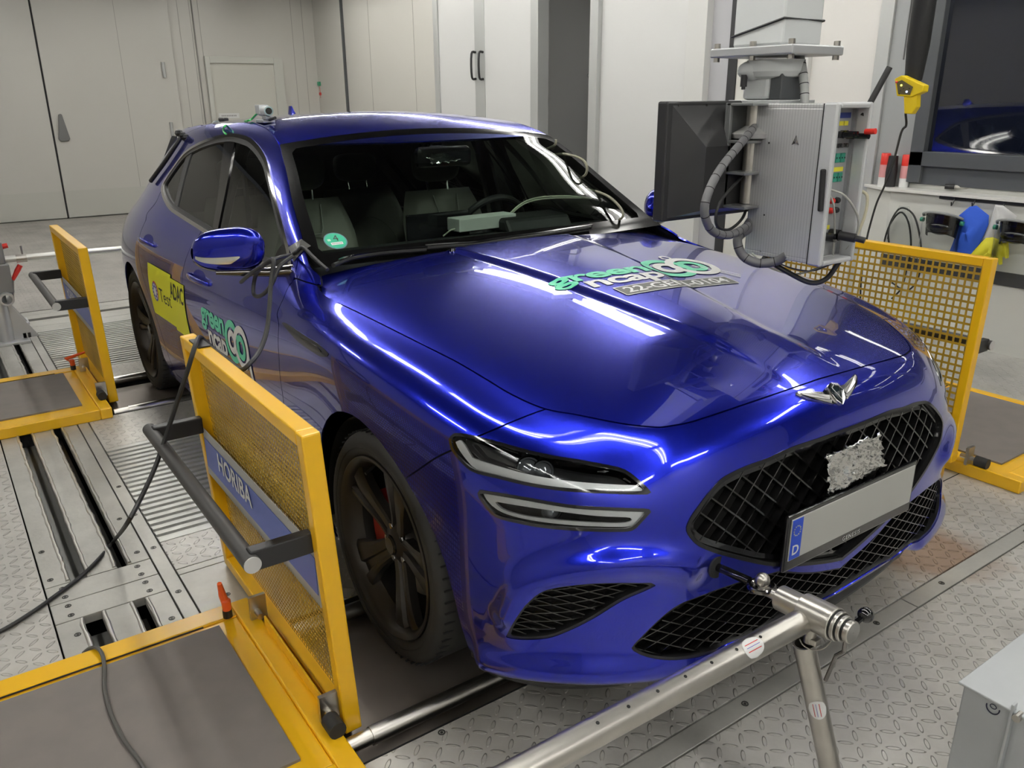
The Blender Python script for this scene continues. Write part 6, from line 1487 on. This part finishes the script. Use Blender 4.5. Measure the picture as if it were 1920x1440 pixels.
# ---- junction box bottom right
a_ = at((1797, 1276), 2, .36); x0, y0 = a_[0], a_[1]
galv = mat('galvanised', (.50, .52, .53), .45, .45, noise=.6, nscale=5, ncol=(.40, .42, .44))
jb = empty('junction_box', (x0+.2, y0+.2, 0), 'galvanised sheet steel box with overhanging lid in the bottom right corner', 'box')
xe = at((1898, 1334), 1, y0)[0]
MB().bx(x0+.008, x0+.5, y0+.010, y0+.55, .0, .352).build('box_body', galv, jb, smooth=False, bevel=.003)
MB().bx(x0, x0+.52, y0, y0+.57, .352, .358).build('box_lid', galv, jb, smooth=False, bevel=.002)
MB().bx(xe-.002, xe+.003, y0-.006, y0+.01, .0, .375).build('door_flange', galv, jb, smooth=False, bevel=.001)
b = MB(); q = at((1862, 1327), 1, y0+.009); R0 = .014
b.tube([(q[0]+R0*math.cos(a)*.9, y0+.0085, q[2]+R0*math.sin(a)) for a in np.linspace(PI*.95, PI*2.05, 16)], .0013, 6)
b.tube([(q[0]-.006*math.cos(a), y0+.0085, q[2]+.003+.005*math.sin(a)) for a in np.linspace(0, 2*PI, 14)], .0009, 6); b.build('stamped_mark', mat('ink', (.03, .03, .06), .6), jb)
MB().cyl((xe+.012, y0-.010, .352), (xe+.012, y0+.012, .352), .008, 10).build('box_bolt', steel, jb)
# ================================================================== DRIVER'S AID: monitor, cabinet and ceiling arm above the bonnet
ribbed = bpy.data.materials.new('ribbed_aluminium'); ribbed.use_nodes = True
nt = ribbed.node_tree; b_ = nt.nodes['Principled BSDF']; b_.inputs['Base Color'].default_value = (.60, .61, .63, 1); b_.inputs['Metallic'].default_value = .45; b_.inputs['Roughness'].default_value = .42
tc = nt.nodes.new('ShaderNodeTexCoord'); wv = nt.nodes.new('ShaderNodeTexWave'); wv.wave_type = 'BANDS'; wv.bands_direction = 'X'; wv.inputs['Scale'].default_value = 33; wv.wave_profile = 'SAW'
bp = nt.nodes.new('ShaderNodeBump'); bp.inputs['Distance'].default_value = .0012; nt.links.new(tc.outputs['Object'], wv.inputs['Vector']); nt.links.new(wv.outputs['Fac'], bp.inputs['Height']); nt.links.new(bp.outputs[0], b_.inputs['Normal'])
mr = nt.nodes.new('ShaderNodeMapRange'); mr.inputs[3].default_value = .50; mr.inputs[4].default_value = .66; cc = nt.nodes.new('ShaderNodeCombineColor')
nt.links.new(wv.outputs['Fac'], mr.inputs[0])
for i in range(3): nt.links.new(mr.outputs[0], cc.inputs[i])
nt.links.new(cc.outputs[0], b_.inputs['Base Color'])
yc0, yc1 = .30, .462; cx0, cx1 = .180, .452; cz0, cz1 = 1.046, 1.486
dev = empty('test_display_arm', (.25, .38, CEIL), 'ceiling arm holding a black monitor and a ribbed aluminium cabinet above the bonnet', 'equipment arm')
M_ = MB()
# cabinet shell, open to the front (+X)
M_.bx(cx0, cx1-.045, yc0, yc0+.008, cz0+.012, cz1-.012); M_.bx(cx0, cx1-.045, yc1-.008, yc1, cz0+.012, cz1-.012)
M_.bx(cx0, cx1-.045, yc0, yc1, cz1-.014, cz1); M_.bx(cx0, cx1-.045, yc0, yc1, cz0, cz0+.014); M_.bx(cx0, cx0+.006, yc0, yc1, cz0, cz1)
cab = M_.build('cabinet', ribbed, dev, smooth=False, bevel=.003)
M_ = MB()
def rr_ring(x0, x1, w):
    M_.bx(x0, x1, yc0-.003, yc0+w, cz0-.003, cz1+.003); M_.bx(x0, x1, yc1-w*.6, yc1+.004, cz0-.003, cz1+.003); M_.bx(x0, x1, yc0+w, yc1-w*.6, cz1-w+.003, cz1+.003); M_.bx(x0, x1, yc0+w, yc1-w*.6, cz0-.003, cz0+w-.003)
rr_ring(cx1-.044, cx1, .016)
M_.build('cabinet_door_frame', mat('cab_frame', (.62, .63, .64), .4, .35), cab, smooth=False, bevel=.006)
MB().bx(cx1-.0465, cx1-.0435, yc0-.0005, yc0+.01, cz0, cz1).build('frame_gap', black_matte, cab, smooth=False)
px0 = cx1-.055
MB().bx(px0-.004, px0, yc0+.008, yc1-.008, cz0+.014, cz1-.014).build('connector_panel', mat('panel_grey', (.42, .43, .44), .4, .4), cab, smooth=False)
MB().bx(px0, cx1-.045, yc1-.012, yc1-.0075, cz0+.014, cz1-.014).build('panel_side', mat('panel_side', (.34, .35, .36), .45, .4), cab, smooth=False)
def pan(py, pz):   # 0..1 across and down the connector panel
    return np.array([px0, yc0+.082+(yc1-yc0-.094)*py, cz1-.02-(cz1-cz0-.04)*pz])
b = MB(); b.bx(px0, px0+.002, yc0+.08, yc1-.02, cz1-.04, cz1-.025); b.build('blue_strip', mat('strip_blue', (.03, .05, .25), .5), cab, smooth=False)
b = MB()
for (u, v, w) in ((.30, .085, .03), (.62, .085, .03), (.45, .40, .075), (.22, .81, .022)):
    p = pan(u, v); b.box(p+[.001, 0, 0], (.002, w*.6, .012))
b.build('yellow_label', mat('label_yellow', (.80, .72, .05), .5), cab, smooth=False)
for (u, v) in ((.25, .32), (.62, .32), (.22, .455), (.58, .455)):
    p = pan(u, v); o = MB().box(p+[.003, 0, 0], (.006, .020, .026)).build('green_socket', mat('socket_green', (.03, .26, .18), .4), cab, smooth=False, bevel=.002)
    b = MB()
    for k in (-1, 1): b.cyl(p+[.006, k*.006, 0], p+[.0068, k*.006, 0], .0025, 8)
    b.build('socket_holes', black_matte, o)
for (u, v, m) in ((.22, .62, red_m), (.60, .62, black_soft), (.22, .69, red_m), (.60, .69, black_soft)):
    p = pan(u, v); MB().lathe([(.001, .012), (.006, .012), (.0085, .008), (.009, 0)], p, (1, 0, 0), 16).build('banana_socket', m, cab)
for (u, v, m, L_) in ((.12, .16, black_gloss, .05), (.38, .155, black_gloss, .05), (.60, .16, red_m, .03), (.85, .17, black_gloss, .065)):
    p = pan(u, v); b = MB().cyl(p, p+[.02, 0, 0], .010, 14); b.cyl(p+[.02, 0, 0], p+[L_, .004, .0], .008, 14); b.build('terminal', m, cab)
p = pan(.98, .15); MB().cyl(p+[.055, -.01, .004], p+[.085, -.008, .006], .008, 12).build('terminal', red_m, cab)
for (u, v) in ((.0, .235), (.30, .235), (.66, .235)):
    MB().cyl(pan(u, v), pan(u, v)+[.014, 0, 0], .006, 12).build('bnc_plug', dark_chrome, cab)
p = pan(.22, .88); MB().cyl(p, p+[.03, 0, 0], .013, 16).build('round_plug', black_gloss, cab)
p = pan(.48, .865); b = MB().cyl(p, p+[.03, .0, 0], .016, 18); b.cyl(p+[.03, .0, 0], p+[.075, .012, -.004], .013, 18); b.cyl(p+[.075, .012, -.004], p+[.10, .02, -.008], .009, 14); b.build('round_plug', black_soft, cab)
b = MB(); b.beam((cx1-.012, yc0-.010, 1.20), (cx1-.018, yc0-.010, 1.315), .012, .016, (0, 1, 0)); b.build('cabinet_latch', black_soft, cab, smooth=False, bevel=.004)
b = MB()
for q in ((1442, 268), (1433, 403)): c = at(q, 1, yc0); b.cyl(c+[0, .001, 0], c-[0, .0008, 0], .0028, 10)
b.build('screw_hole', black_matte, cab)
c = at((1492, 264), 1, yc0-.001); V = [(c[0]+a, c[1]-.002*((i % 2)), c[2]+b2) for i, (a, b2) in enumerate([(-.013, -.012), (-.006, .0), (.0, .016), (.006, .003), (.012, -.012), (.002, -.006)])]
mk('foil_scrap', V, [tuple(range(6))], mat('foil', (.75, .75, .76), .18, 1.0, bump=1.0, nscale=9), cab, False)
# cables of the cabinet
def cabl(pts, r, m, name, parent, ax=None):
    P = [at(q[:2], q[2], q[3]) if len(q) == 4 else np.array(q) for q in pts]; return MB().tube(cat(P, 7), r, 10).build(name, m, parent)
grey_c = mat('cable_grey', (.42, .42, .38), .5); beige_c = mat('cable_beige', (.50, .47, .34), .5); sleeve = mat('cable_sleeve', (.13, .13, .135), .5)
xf = cx1+.004
cabl([(1552, 357, 0, px0+.02), (1563, 385, 0, xf-.02), (1565, 430, 0, xf-.03), (1562, 478, 0, xf-.05)], .0028, grey_c, 'thin_cable', cab)
cabl([(1556, 355, 0, px0+.03), (1585, 368, 0, xf), (1608, 405, 0, xf+.01), (1606, 440, 0, xf), (1585, 470, 0, xf-.03), (1572, 487, 0, xf-.06)], .0032, grey_c, 'thin_cable', cab)
cabl([(1612, 356, 0, xf-.02), (1626, 368, 0, xf), (1622, 402, 0, xf), (1607, 440, 0, xf-.01), (1590, 468, 0, xf-.03), (1578, 487, 0, xf-.06)], .0045, beige_c, 'beige_cable', cab)
# monitor (back faces the camera)
xm = .10; m0 = at((1249, 190), 0, xm); m1 = at((1247, 417), 0, xm); y0m = (m0[1]+m1[1])/2; z1m = m0[2]; z0m = m1[2]; y1m = y0m+.50
plastic_b = mat('monitor_plastic', (.018, .018, .019), .42, noise=.6, nscale=8, ncol=(.028, .028, .028))
mon = MB().bx(xm-.045, xm-.005, y0m, y1m, z0m, z1m).build('monitor', plastic_b, dev, smooth=False, bevel=.006)
hb = MB(); ya, yb_, za, zb_ = y0m+.022, y1m-.022, z0m+.01, z1m-.012; yi, zi = .10, .115
hb.add([(xm-.005, ya, za), (xm-.005, yb_, za), (xm-.005, yb_, zb_), (xm-.005, ya, zb_), (xm+.040, ya+yi, za+.02), (xm+.040, yb_-yi, za+.02), (xm+.040, yb_-yi, zb_-zi), (xm+.040, ya+yi, zb_-zi)], [(0, 1, 5, 4), (1, 2, 6, 5), (2, 3, 7, 6), (3, 0, 4, 7), (4, 5, 6, 7)]); hb.build('monitor_back', plastic_b, mon, smooth=False)
MB().bx(xm-.047, xm-.0455, y0m+.02, y1m-.02, z0m+.02, z1m-.02).build('monitor_screen', mat('screen_dark', (.01, .01, .012), .1), mon, smooth=False)
b = MB()
for y, z in ((y0m+.045, z1m-.012), (y0m+.16, z1m-.012), (y0m+.04, z1m-.18)): b.cyl((xm-.004, y, z), (xm-.002, y, z), .003, 8)
b.build('monitor_screw', dark_chrome, mon)
# bracket between monitor and cabinet
xb0 = .12; br0 = at((1371, 193), 0, xb0+.02); br1 = at((1363, 388), 0, xb0+.02); br_m = mat('bracket_metal', (.30, .31, .31), .38, .8, noise=.6, nscale=9, ncol=(.2, .2, .2))
ybk, zt, zl = br0[1], br0[2], br1[2]; b = MB()
b.bx(xb0+.006, xb0+.02, ybk, ybk+.012, zl, zt); b.bx(xb0, xb0+.006, ybk, yc0+.1, zl, zt); b.bx(xb0+.006, xb0+.10, ybk, yc0+.1, zt-.008, zt); b.bx(xb0+.006, xb0+.10, ybk, yc0+.1, zl, zl+.008)
for f_ in (.36, .66): b.bx(xb0+.006, xb0+.09, ybk, yc0+.1, zt-(zt-zl)*f_-.004, zt-(zt-zl)*f_+.004)
b.build('mounting_bracket', br_m, dev, smooth=False, bevel=.0015)
yq = ybk+.075; MB().cyl((xb0+.045, yq, zl+.01), (xb0+.045, yq, zt), .021, 20).build('mounting_post', steel, dev)
MB().lathe([(.022, -.01), (.06, 0), (.062, .012), (.03, .03), (.022, .035)], (xb0+.045, yq, zt-(zt-zl)*.33), (0, 0, 1), 24).build('post_collar', mat('collar', (.35, .35, .34), .5, .3), dev)
# head above
hx_, hy_ = at((1445, 170), 1, .42)[0], .42
w_m = mat('arm_white', (.66, .68, .68), .38)
zf = at((1430, 190), 1, hy_)[2]; zp = at((1430, 100), 1, hy_)[2]; ztop = CEIL
b = MB(); b.bx(hx_-.065, hx_+.035, hy_-.055, hy_+.055, zf+.004, zf+.072); b.build('arm_foot', w_m, dev, smooth=False, bevel=.012)
MB().bx(hx_+.035, hx_+.075, hy_-.05, hy_+.05, zf+.004, zf+.08).build('arm_side_plate', mat('plate_dark', (.07, .075, .08), .5), dev, smooth=False, bevel=.004)
MB().bx(hx_-.09, hx_+.10, hy_-.085, hy_+.085, zf-.006, zf+.004).build('arm_base_plate', alu, dev, smooth=False, bevel=.002)
b = MB(); b.lathe([(.001, -.0), (.05, .0), (.075, .008), (.085, .022), (.085, .055), (.001, .055)], (hx_+.01, hy_, zf+.062), (0, 0, 1), 32); b.build('arm_joint', w_m, dev)
b = MB(); b.ball((hx_-.035, hy_-.045, zf+.088), .048, 20, (1, 1, .62)); b.build('arm_shoulder', w_m, dev)
c = np.array([hx_-.035, hy_-.085, zf+.058]); b = MB().cyl(c+[0, 0, .018], c+[0, 0, -.016], .010, 14); b.cyl(c+[0, 0, -.016], c+[0, 0, -.024], .006, 12); b.build('joint_knob', black_soft, dev)
MB().bx(hx_-.145, hx_+.155, hy_-.12, hy_+.12, zp-.012, zp+.014).build('flange_plate', mat('flange', (.50, .51, .52), .4, .5), dev, smooth=False, bevel=.004)
for dx in (-.13, .005, .14):
    for dy in (-.105, .105): MB().cyl((hx_+dx, hy_+dy, zp-.024), (hx_+dx, hy_+dy, zp+.028), .0095, 6).build('flange_bolt', steel, dev, smooth=False)
MB().bx(hx_-.085, hx_+.095, hy_-.09, hy_+.09, zp+.014, ztop).build('ceiling_column', w_m, dev, smooth=False, bevel=.008)
MB().tube([(hx_-.088, hy_-.092, zp+.045), (hx_+.098, hy_-.093, zp+.085), (hx_+.098, hy_+.09, zp+.085), (hx_-.088, hy_+.092, zp+.045), (hx_-.088, hy_-.092, zp+.045)], .0035, 6).build('cable_tie', black_soft, dev)
def spiral(pts, r, m, name, parent, turns=.05):
    P = cat([at(q[:2], q[2], q[3]) if len(q) == 4 else np.array(q) for q in pts], 12); o = MB().tube(P, r, 14).build(name, m, parent)
    d = np.r_[0, np.cumsum(np.linalg.norm(np.diff(P, axis=0), axis=1))]; n = int(d[-1]/turns); g_ = MB(); T = np.gradient(P, axis=0)
    for k in range(1, n):
        s = d[-1]*k/n; i = min(np.searchsorted(d, s), len(P)-1); t = T[i]/np.linalg.norm(T[i]); g_.tube([P[i]-t*.0012, P[i]+t*.0012], r*1.03, 14)
    g_.build('sleeve_seam', black_matte, o); return o
spiral([(1486, 72, 1, .46), (1500, 108, 1, .45), (1507, 150, 1, .44), (1509, 196, 1, .43)], .013, mat('sleeve_light', (.36, .37, .36), .5), 'cable_conduit', dev, .03)
spiral([(1418, 235, 0, .17), (1395, 262, 0, .22), (1350, 318, 0, .27), (1325, 370, 0, .29), (1322, 405, 0, .29), (1336, 433, 0, .28), (1365, 441, 0, .26), (1395, 428, 0, .22), (1405, 415, 0, .18)], .012, sleeve, 'cable_conduit', dev, .04)
cabl([(1392, 330, 0, .16), (1350, 380, 0, .2), (1343, 420, 0, .2), (1365, 431, 0, .2), (1390, 412, 0, .19), (1402, 385, 0, .17)], .0045, cable_m, 'black_cable', dev)
spiral([(1402, 430, 0, .19), (1383, 448, 0, .2), (1392, 478, 0, .22), (1420, 493, 0, .26), (1455, 490, 0, .3), (1475, 478, 0, .33)], .014, sleeve, 'cable_conduit', dev, .04)
cabl([(1430, 482, 0, .25), (1480, 512, 0, .33), (1520, 530, 0, .38), (1550, 522, 0, .41), (1574, 490, 0, .43)], .0075, cable_m, 'black_cable', dev)
cabl([(1410, 475, 0, .22), (1440, 500, 0, .28), (1490, 514, 0, .33), (1540, 500, 0, .37), (1560, 488, 0, .39)], .003, grey_c, 'thin_cable', dev)
cabl([(1425, 470, 0, .24), (1470, 498, 0, .3), (1520, 508, 0, .35), (1560, 495, 0, .4)], .0022, mat('cable_dgrey', (.12, .12, .13), .5), 'thin_cable', dev)
# black round bar rising behind the cabinet
a = at((1632, 192), 1, .47); b2 = at((1668, 126), 1, .50); bar_ = MB().cyl(a-(b2-a)*.4, b2, .0085, 14).build('rubber_grip_bar', black_soft, dev)

# ---- hanging control pendant with black cover
px3 = 2.35
cv = empty('pendant_cover', tuple(at((1712, 80), 1, px3)), 'long black cylinder hanging from the ceiling in front of the window', 'hanging cylinder')
c0 = at((1712, 152), 1, px3); c1 = at((1712, 100), 1, px3); c2 = at((1714, 20), 1, px3)
MB().lathe([(.001, 0), (.035, 0), (.040, .006), (.052, .16), (.054, .9), (.050, CEIL-c0[2]), (.001, CEIL-c0[2])], c0, (0, 0, 1), 28).build('cover', mat('cover_black', (.005, .005, .005), .6), cv)
MB().cyl((c0[0]-.055, c0[1]-.02, c0[2]+.1), (c0[0]-.055, c0[1]-.02, CEIL), .004, 8).build('cover_cord', mat('cord_grey', (.2, .2, .2), .5), cv)
y_pl = mat('remote_yellow', (.85, .62, .01), .4)
rc = empty('crane_remote', tuple(at((1700, 180), 1, px3-.08)), 'yellow hand-held crane remote with lit buttons hanging beside the window', 'remote control')
yr_ = px3-.09
def Q(px, py, dy=0): return at((px, py), 1, yr_+dy)
b = MB(); pts = [Q(1677, 148), Q(1690, 141), Q(1732, 160), Q(1730, 172), Q(1708, 182), Q(1681, 180)]
b.add([p for p in pts]+[p+[0, .05, 0] for p in pts], [(0, 1, 2, 3, 4, 5), (11, 10, 9, 8, 7, 6)]+[(i, i+6, (i+1) % 6+6, (i+1) % 6) for i in range(6)]); b.build('remote_body', y_pl, rc, smooth=False, bevel=.004)
b = MB(); pts = [Q(1694, 178, .01), Q(1719, 175, .01), Q(1718, 200, .01), Q(1709, 214, .01), Q(1695, 213, .01)]
b.add(pts+[p+[0, .04, 0] for p in pts], [(0, 1, 2, 3, 4), (9, 8, 7, 6, 5)]+[(i, i+5, (i+1) % 5+5, (i+1) % 5) for i in range(5)]); b.build('remote_grip', y_pl, rc, smooth=False, bevel=.004)
b = MB(); pts = [Q(1681, 154, -.003), Q(1691, 150, -.003), Q(1712, 163, -.003), Q(1706, 178, -.003), Q(1684, 176, -.003)]; b.add(pts, [(0, 1, 2, 3, 4)]); b.build('remote_keypad', mat('keypad', (.10, .08, .03), .5), rc, smooth=False)
lit = lambda n, c, e: mat(n, c, .4, 0, Emission_Color=(*c, 1), Emission_Strength=e)
for (x, y, m, r) in ((1681, 154, red_m, .006), (1690, 160, lit('led_yellow', (.9, .85, .1), 2.5), .005), (1700, 172, lit('led_blue', (.4, .55, 1.0), 3.0), .005), (1688, 170, black_soft, .003), (1694, 166, black_soft, .003), (1686, 176, black_soft, .003), (1705, 166, black_soft, .003)):
    MB().ball(Q(x, y, -.004), r, 10).build('remote_button', m, rc)
yk = px3-.05
kb = [at((1698, 213), 1, yk), at((1699, 235), 1, yk+.03), at((1690, 248), 1, yk+.06), at((1676, 300), 1, 2.6), at((1660, 345), 1, 2.8), at((1644, 380), 1, 2.9), at((1632, 420), 1, 3.0), at((1624, 455), 1, 3.0), at((1615, 520), 1, 3.05), at((1612, 600), 1, 3.1)]
MB().tube(cat(kb, 6), .006, 8).build('remote_cable', cable_m, rc)

# ---- shelf below the window with things on it and hooks under it
zc_ = at((1764, 362), 1, YR-.16)[2]; ys0 = YR-.17; xs0 = at((1627, 330), 1, YR)[0]; xs1 = at((1662, 347), 1, ys0)[0]
ct = MB().prism([(xs0, YR), (xs0, YR-.03), (xs1, ys0), (XE-.4, ys0), (XE-.4, YR)], (0, 0, zc_-.016), (1, 0, 0), (0, 1, 0), (0, 0, .018)); cto = ct.build('window_shelf', mat('shelf_white', (.74, .73, .70), .35), None, smooth=False, bevel=.002); tag(cto, 'white shelf board running along the wall under the dark window', 'shelf')
# the boxed wall under the shelf
struct(MB().prism([(xs0+.02, YR), (xs0+.02, YR-.02), (xs1+.02, ys0+.03), (XE-.4, ys0+.03), (XE-.4, YR)], (0, 0, 0), (1, 0, 0), (0, 1, 0), (0, 0, zc_-.016)).build('wall_low', mat('wall_low', (.66, .66, .62), .45), None, smooth=False))
yw = ys0+.03
def can(q, h, label, y=YR-.07):
    c = at(q, 1, y); t = empty('spray_can', (c[0], y, zc_+.002), label, 'spray can', 'red and white spray cans on the shelf'); r = .030; LOCAL[0] = True
    MB().lathe([(.001, 0), (r, 0), (r, h*.66)], (0, 0, 0), (0, 0, 1), 24).build('can_body', white_m, t); MB().lathe([(r+.0005, h*.28), (r+.0005, h*.66)], (0, 0, 0), (0, 0, 1), 24).build('can_print', mat('can_pink', (.65, .30, .30), .4), t)
    MB().lathe([(r, h*.66), (r*1.0, h*.70), (r, h*.97), (r*.9, h), (.001, h)], (0, 0, 0), (0, 0, 1), 24).build('can_cap', red_m, t); LOCAL[0] = False
can((1657, 325), .215, 'red-capped white spray can at the left end of the shelf'); can((1697, 325), .21, 'red-capped spray can on the shelf behind the hanging black cable', YR-.03)
c = at((1676, 300), 1, YR-.05); tag(MB().lathe([(.001, 0), (.035, 0), (.038, .10), (.03, .20), (.001, .2)], (c[0], YR-.06, zc_+.002), (0, 0, 1), 20).build('dark_bottle', black_soft), 'dark bottle standing between the two red-capped spray cans', 'bottle')
h0, h1 = at((1668, 341), 2, zc_+.02), at((1768, 347), 2, zc_+.02); ham = empty('hammer', tuple(h0), 'wooden-handled hammer lying on the white shelf', 'hammer')
MB().tube([h0, h0+(h1-h0)*.6, h1], [.013, .011, .013], 10).build('hammer_handle', mat('wood', (.55, .34, .15), .5), ham); MB().cyl(h1+[0, -.03, .005], h1+[0, .04, .005], .020, 14).build('hammer_head', mat('head_cream', (.62, .55, .45), .6), ham)
r0_, r1_ = at((1770, 342), 2, zc_+.03), at((2060, 352), 2, zc_+.03); tag(MB().cyl(r0_, r1_, .014, 12).build('shelf_rod', mat('rod_grey', (.55, .55, .53), .4, .3)), 'grey rod lying along the shelf beside the hammer, behind the other rod', 'rod')
r0_, r1_ = at((1782, 350), 2, zc_+.03), at((2060, 362), 2, zc_+.03); ro = MB().cyl(r0_, r1_, .012, 12).build('shelf_rod', mat('rod_beige', (.45, .44, .40), .45, .3)); tag(ro, 'grey rod with black tip lying along the shelf nearest its front edge', 'rod')
MB().cyl(r0_-(r1_-r0_)*.04, r0_+(r1_-r0_)*.03, .016, 12).build('rod_tip', black_soft, ro)
c = at((1688, 332), 2, zc_+.02); c[2] = zc_+.012; b = MB()
for k in range(5): b.ball(c+np.array([.02*math.cos(k*1.3), .02*math.sin(k*1.3), .0]), .016+.004*(k % 2), 10, (1.2, 1, .8))
tag(b.build('crumpled_tissue', mat('tissue', (.62, .58, .52), .8)), 'crumpled pale tissue on the shelf left of the hammer', 'tissue')
# hook rail
zr0 = at((1762, 364), 1, ys0)[2]; xr0 = at((1759, 365), 1, ys0)[0]; rail = empty('hook_rail', (xr0, ys0, zr0), 'black hook rail screwed to the wall under the shelf', 'hook rail')
MB().bx(xr0, 1.4, yw-.012, yw-.001, zr0-.030, zr0+.001).build('rail', black_soft, rail, smooth=False)
for q in ((1786, 385), (1825, 386), (1880, 392)):
    c = at(q, 1, yw-.03); b = MB().tube([(c[0], yw-.012, zr0-.01), (c[0], yw-.03, c[2]+.01), (c[0], yw-.045, c[2]), (c[0], yw-.05, c[2]+.02)], .004, 8); b.build('hook', black_soft, rail)
# face visors, gloves, bags

clear = glassy(newm("clear_visor"), (.86, .88, .87), 1.35)
def visor(q, label, tilt=0.0):
    c = at(q, 1, yw-.09); t = empty('face_visor', tuple(c), label, 'face visor', 'safety face visors hung on the rail'); LOCAL[0] = True
    b = MB(); n = 22; V = []
    for j in range(7):
        tt = j/6
        for i in range(n):
            a = PI*(-.08+1.16*i/(n-1)); r = .105*(1-.12*tt); V.append((math.cos(a)*r, -.07*math.sin(a)*(1-.1*tt)-.0, .055-tt*.12+.03*math.sin(a)))
    b.add(V, [(j*n+i, j*n+i+1, (j+1)*n+i+1, (j+1)*n+i) for j in range(6) for i in range(n-1)]); b.ball((0, -.015, .0), .085, 18, (1.05, .7, .62)); b.build('visor_shell', black_gloss, t)
    b = MB(); V = []
    for j in range(9):
        tt = j/8
        for i in range(n):
            a = PI*(.02+.96*i/(n-1)); r = .125; V.append((math.cos(a)*r*(1-.05*tt)+tilt*tt, -.085*math.sin(a), .06-tt*.30))
    b.add(V, [(j*n+i, j*n+i+1, (j+1)*n+i+1, (j+1)*n+i) for j in range(8) for i in range(n-1)]); b.build('visor_shield', clear, t)
    b = MB(); b.tube([(.12*math.cos(a), -.088*math.sin(a), .055+.035*math.sin(a)) for a in np.linspace(0, PI, 14)], .008, 8); b.build('visor_band', mat('band_grey', (.25, .26, .26), .5), t)
    for s in (-1, 1): MB().cyl((s*.115, -.01, .03), (s*.135, -.01, .03), .014, 12).build('visor_knob', mat('knob_green', (.03, .22, .14), .5), t)
    LOCAL[0] = False
visor((1766, 424), 'black and clear face visor hanging left of the blue cloth bag', .0); visor((1908, 440), 'black and clear face visor cut by the right edge of the picture', .0)
# cloth bag: folded blue
def cloth(outline, y, th, m, name, label, cat_, amp=.010, grp=None):
    P = np.array([at(q, 1, y) for q in outline]); cen = P.mean(0); n = len(P); V = []; rings = 6
    for k in range(rings+1):
        s = (k/rings)**.55 if k else 0
        for i, p in enumerate(P):
            v = cen+(p-cen)*s; bulge = th*math.cos(s*PI/2)+amp*math.sin(i*1.7+k)*s*(1-s)*2; V.append((v[0], v[1]-bulge-.01, v[2]))
    F = [(k*n+i, k*n+(i+1) % n, (k+1)*n+(i+1) % n, (k+1)*n+i) for k in range(rings) for i in range(n)]
    o = mk(name, V, F, m, None, True); md = o.modifiers.new('s', 'SOLIDIFY'); md.thickness = .012; md.offset = 1
    if label: tag(o, label, cat_, grp)
    return o
cloth([(1822, 388), (1834, 386), (1856, 404), (1855, 420), (1838, 458), (1828, 485), (1806, 484), (1783, 474), (1792, 455), (1800, 430), (1803, 404)], yw-.04, .035, mat('cloth_blue', (.02, .09, .55), .75, bump=.6, nscale=4), 'blue_cloth_bag', 'bright blue cloth bag hanging on the rail between the visors', 'bag')
cloth([(1870, 384), (1884, 386), (1908, 405), (1900, 422), (1884, 448), (1866, 452), (1852, 460), (1848, 448), (1862, 415)], yw-.035, .02, mat('glove_cuff_grey', (.58, .58, .58), .7, bump=.4, nscale=4), 'grey_glove_cuff', 'long pale grey glove cuff hanging right of the blue bag above the yellow glove', 'glove')
gl = cloth([(1852, 447), (1866, 446), (1878, 452), (1888, 462), (1890, 480), (1880, 478), (1870, 486), (1858, 482), (1845, 490), (1828, 490), (1816, 484), (1838, 462)], yw-.05, .03, mat('glove_yellow', (.75, .68, .03), .6, bump=.5, nscale=5), 'yellow_glove', 'bright yellow rubber glove hanging below the grey cuff right of the blue bag', 'glove')
for q in ((1888, 480), (1876, 492), (1866, 494)):
    a = at((q[0]-3, q[1]-25), 1, yw-.075); b2 = at((q[0], q[1]+4), 1, yw-.07); MB().tube([a, (a+b2)/2, b2], [.016, .015, .010], 10).build('glove_finger', MATS['glove_yellow'], gl)
# transparent hood with black hoses left of the visors
c = at((1692, 415), 1, yw-.05); ht = empty('breathing_hood', tuple(c), 'clear hood with looping black hoses hanging on the wall left of the face visors', 'hood')
LOCAL[0] = True; b = MB(); n = 20; V = []
for j in range(10):
    t = j/9; r = .085*math.sin(min(1, .25+t)*PI/2)
    for i in range(n): a = PI*i/(n-1); V.append((math.cos(a)*r, -.05*math.sin(a)*math.sin(min(1, .3+t)*PI/2), .10-t*.26))
b.add(V, [(j*n+i, j*n+i+1, (j+1)*n+i+1, (j+1)*n+i) for j in range(9) for i in range(n-1)]); b.build('clear_hood', clear, ht); LOCAL[0] = False
MB().tube(cat([at(q, 1, yw-.05) for q in ((1668, 470), (1666, 430), (1680, 398), (1694, 390), (1712, 402), (1722, 430), (1727, 470), (1722, 520), (1700, 545), (1672, 530))], 6), .006, 8).build('black_hose', cable_m, ht)
MB().tube(cat([at(q, 1, yw-.03) for q in ((1655, 480), (1660, 445), (1672, 415), (1690, 398), (1704, 420), (1708, 465), (1700, 505), (1690, 540), (1672, 560))], 6), .006, 8).build('black_hose', cable_m, ht)
tag(MB().bx(xs1+.02, 3.6, yw-.012, yw, .42, .50).build('wall_bar', mat('bar_dark', (.05, .05, .05), .5), smooth=False), 'dark horizontal bar low on the wall behind the far yellow guard', 'bar')
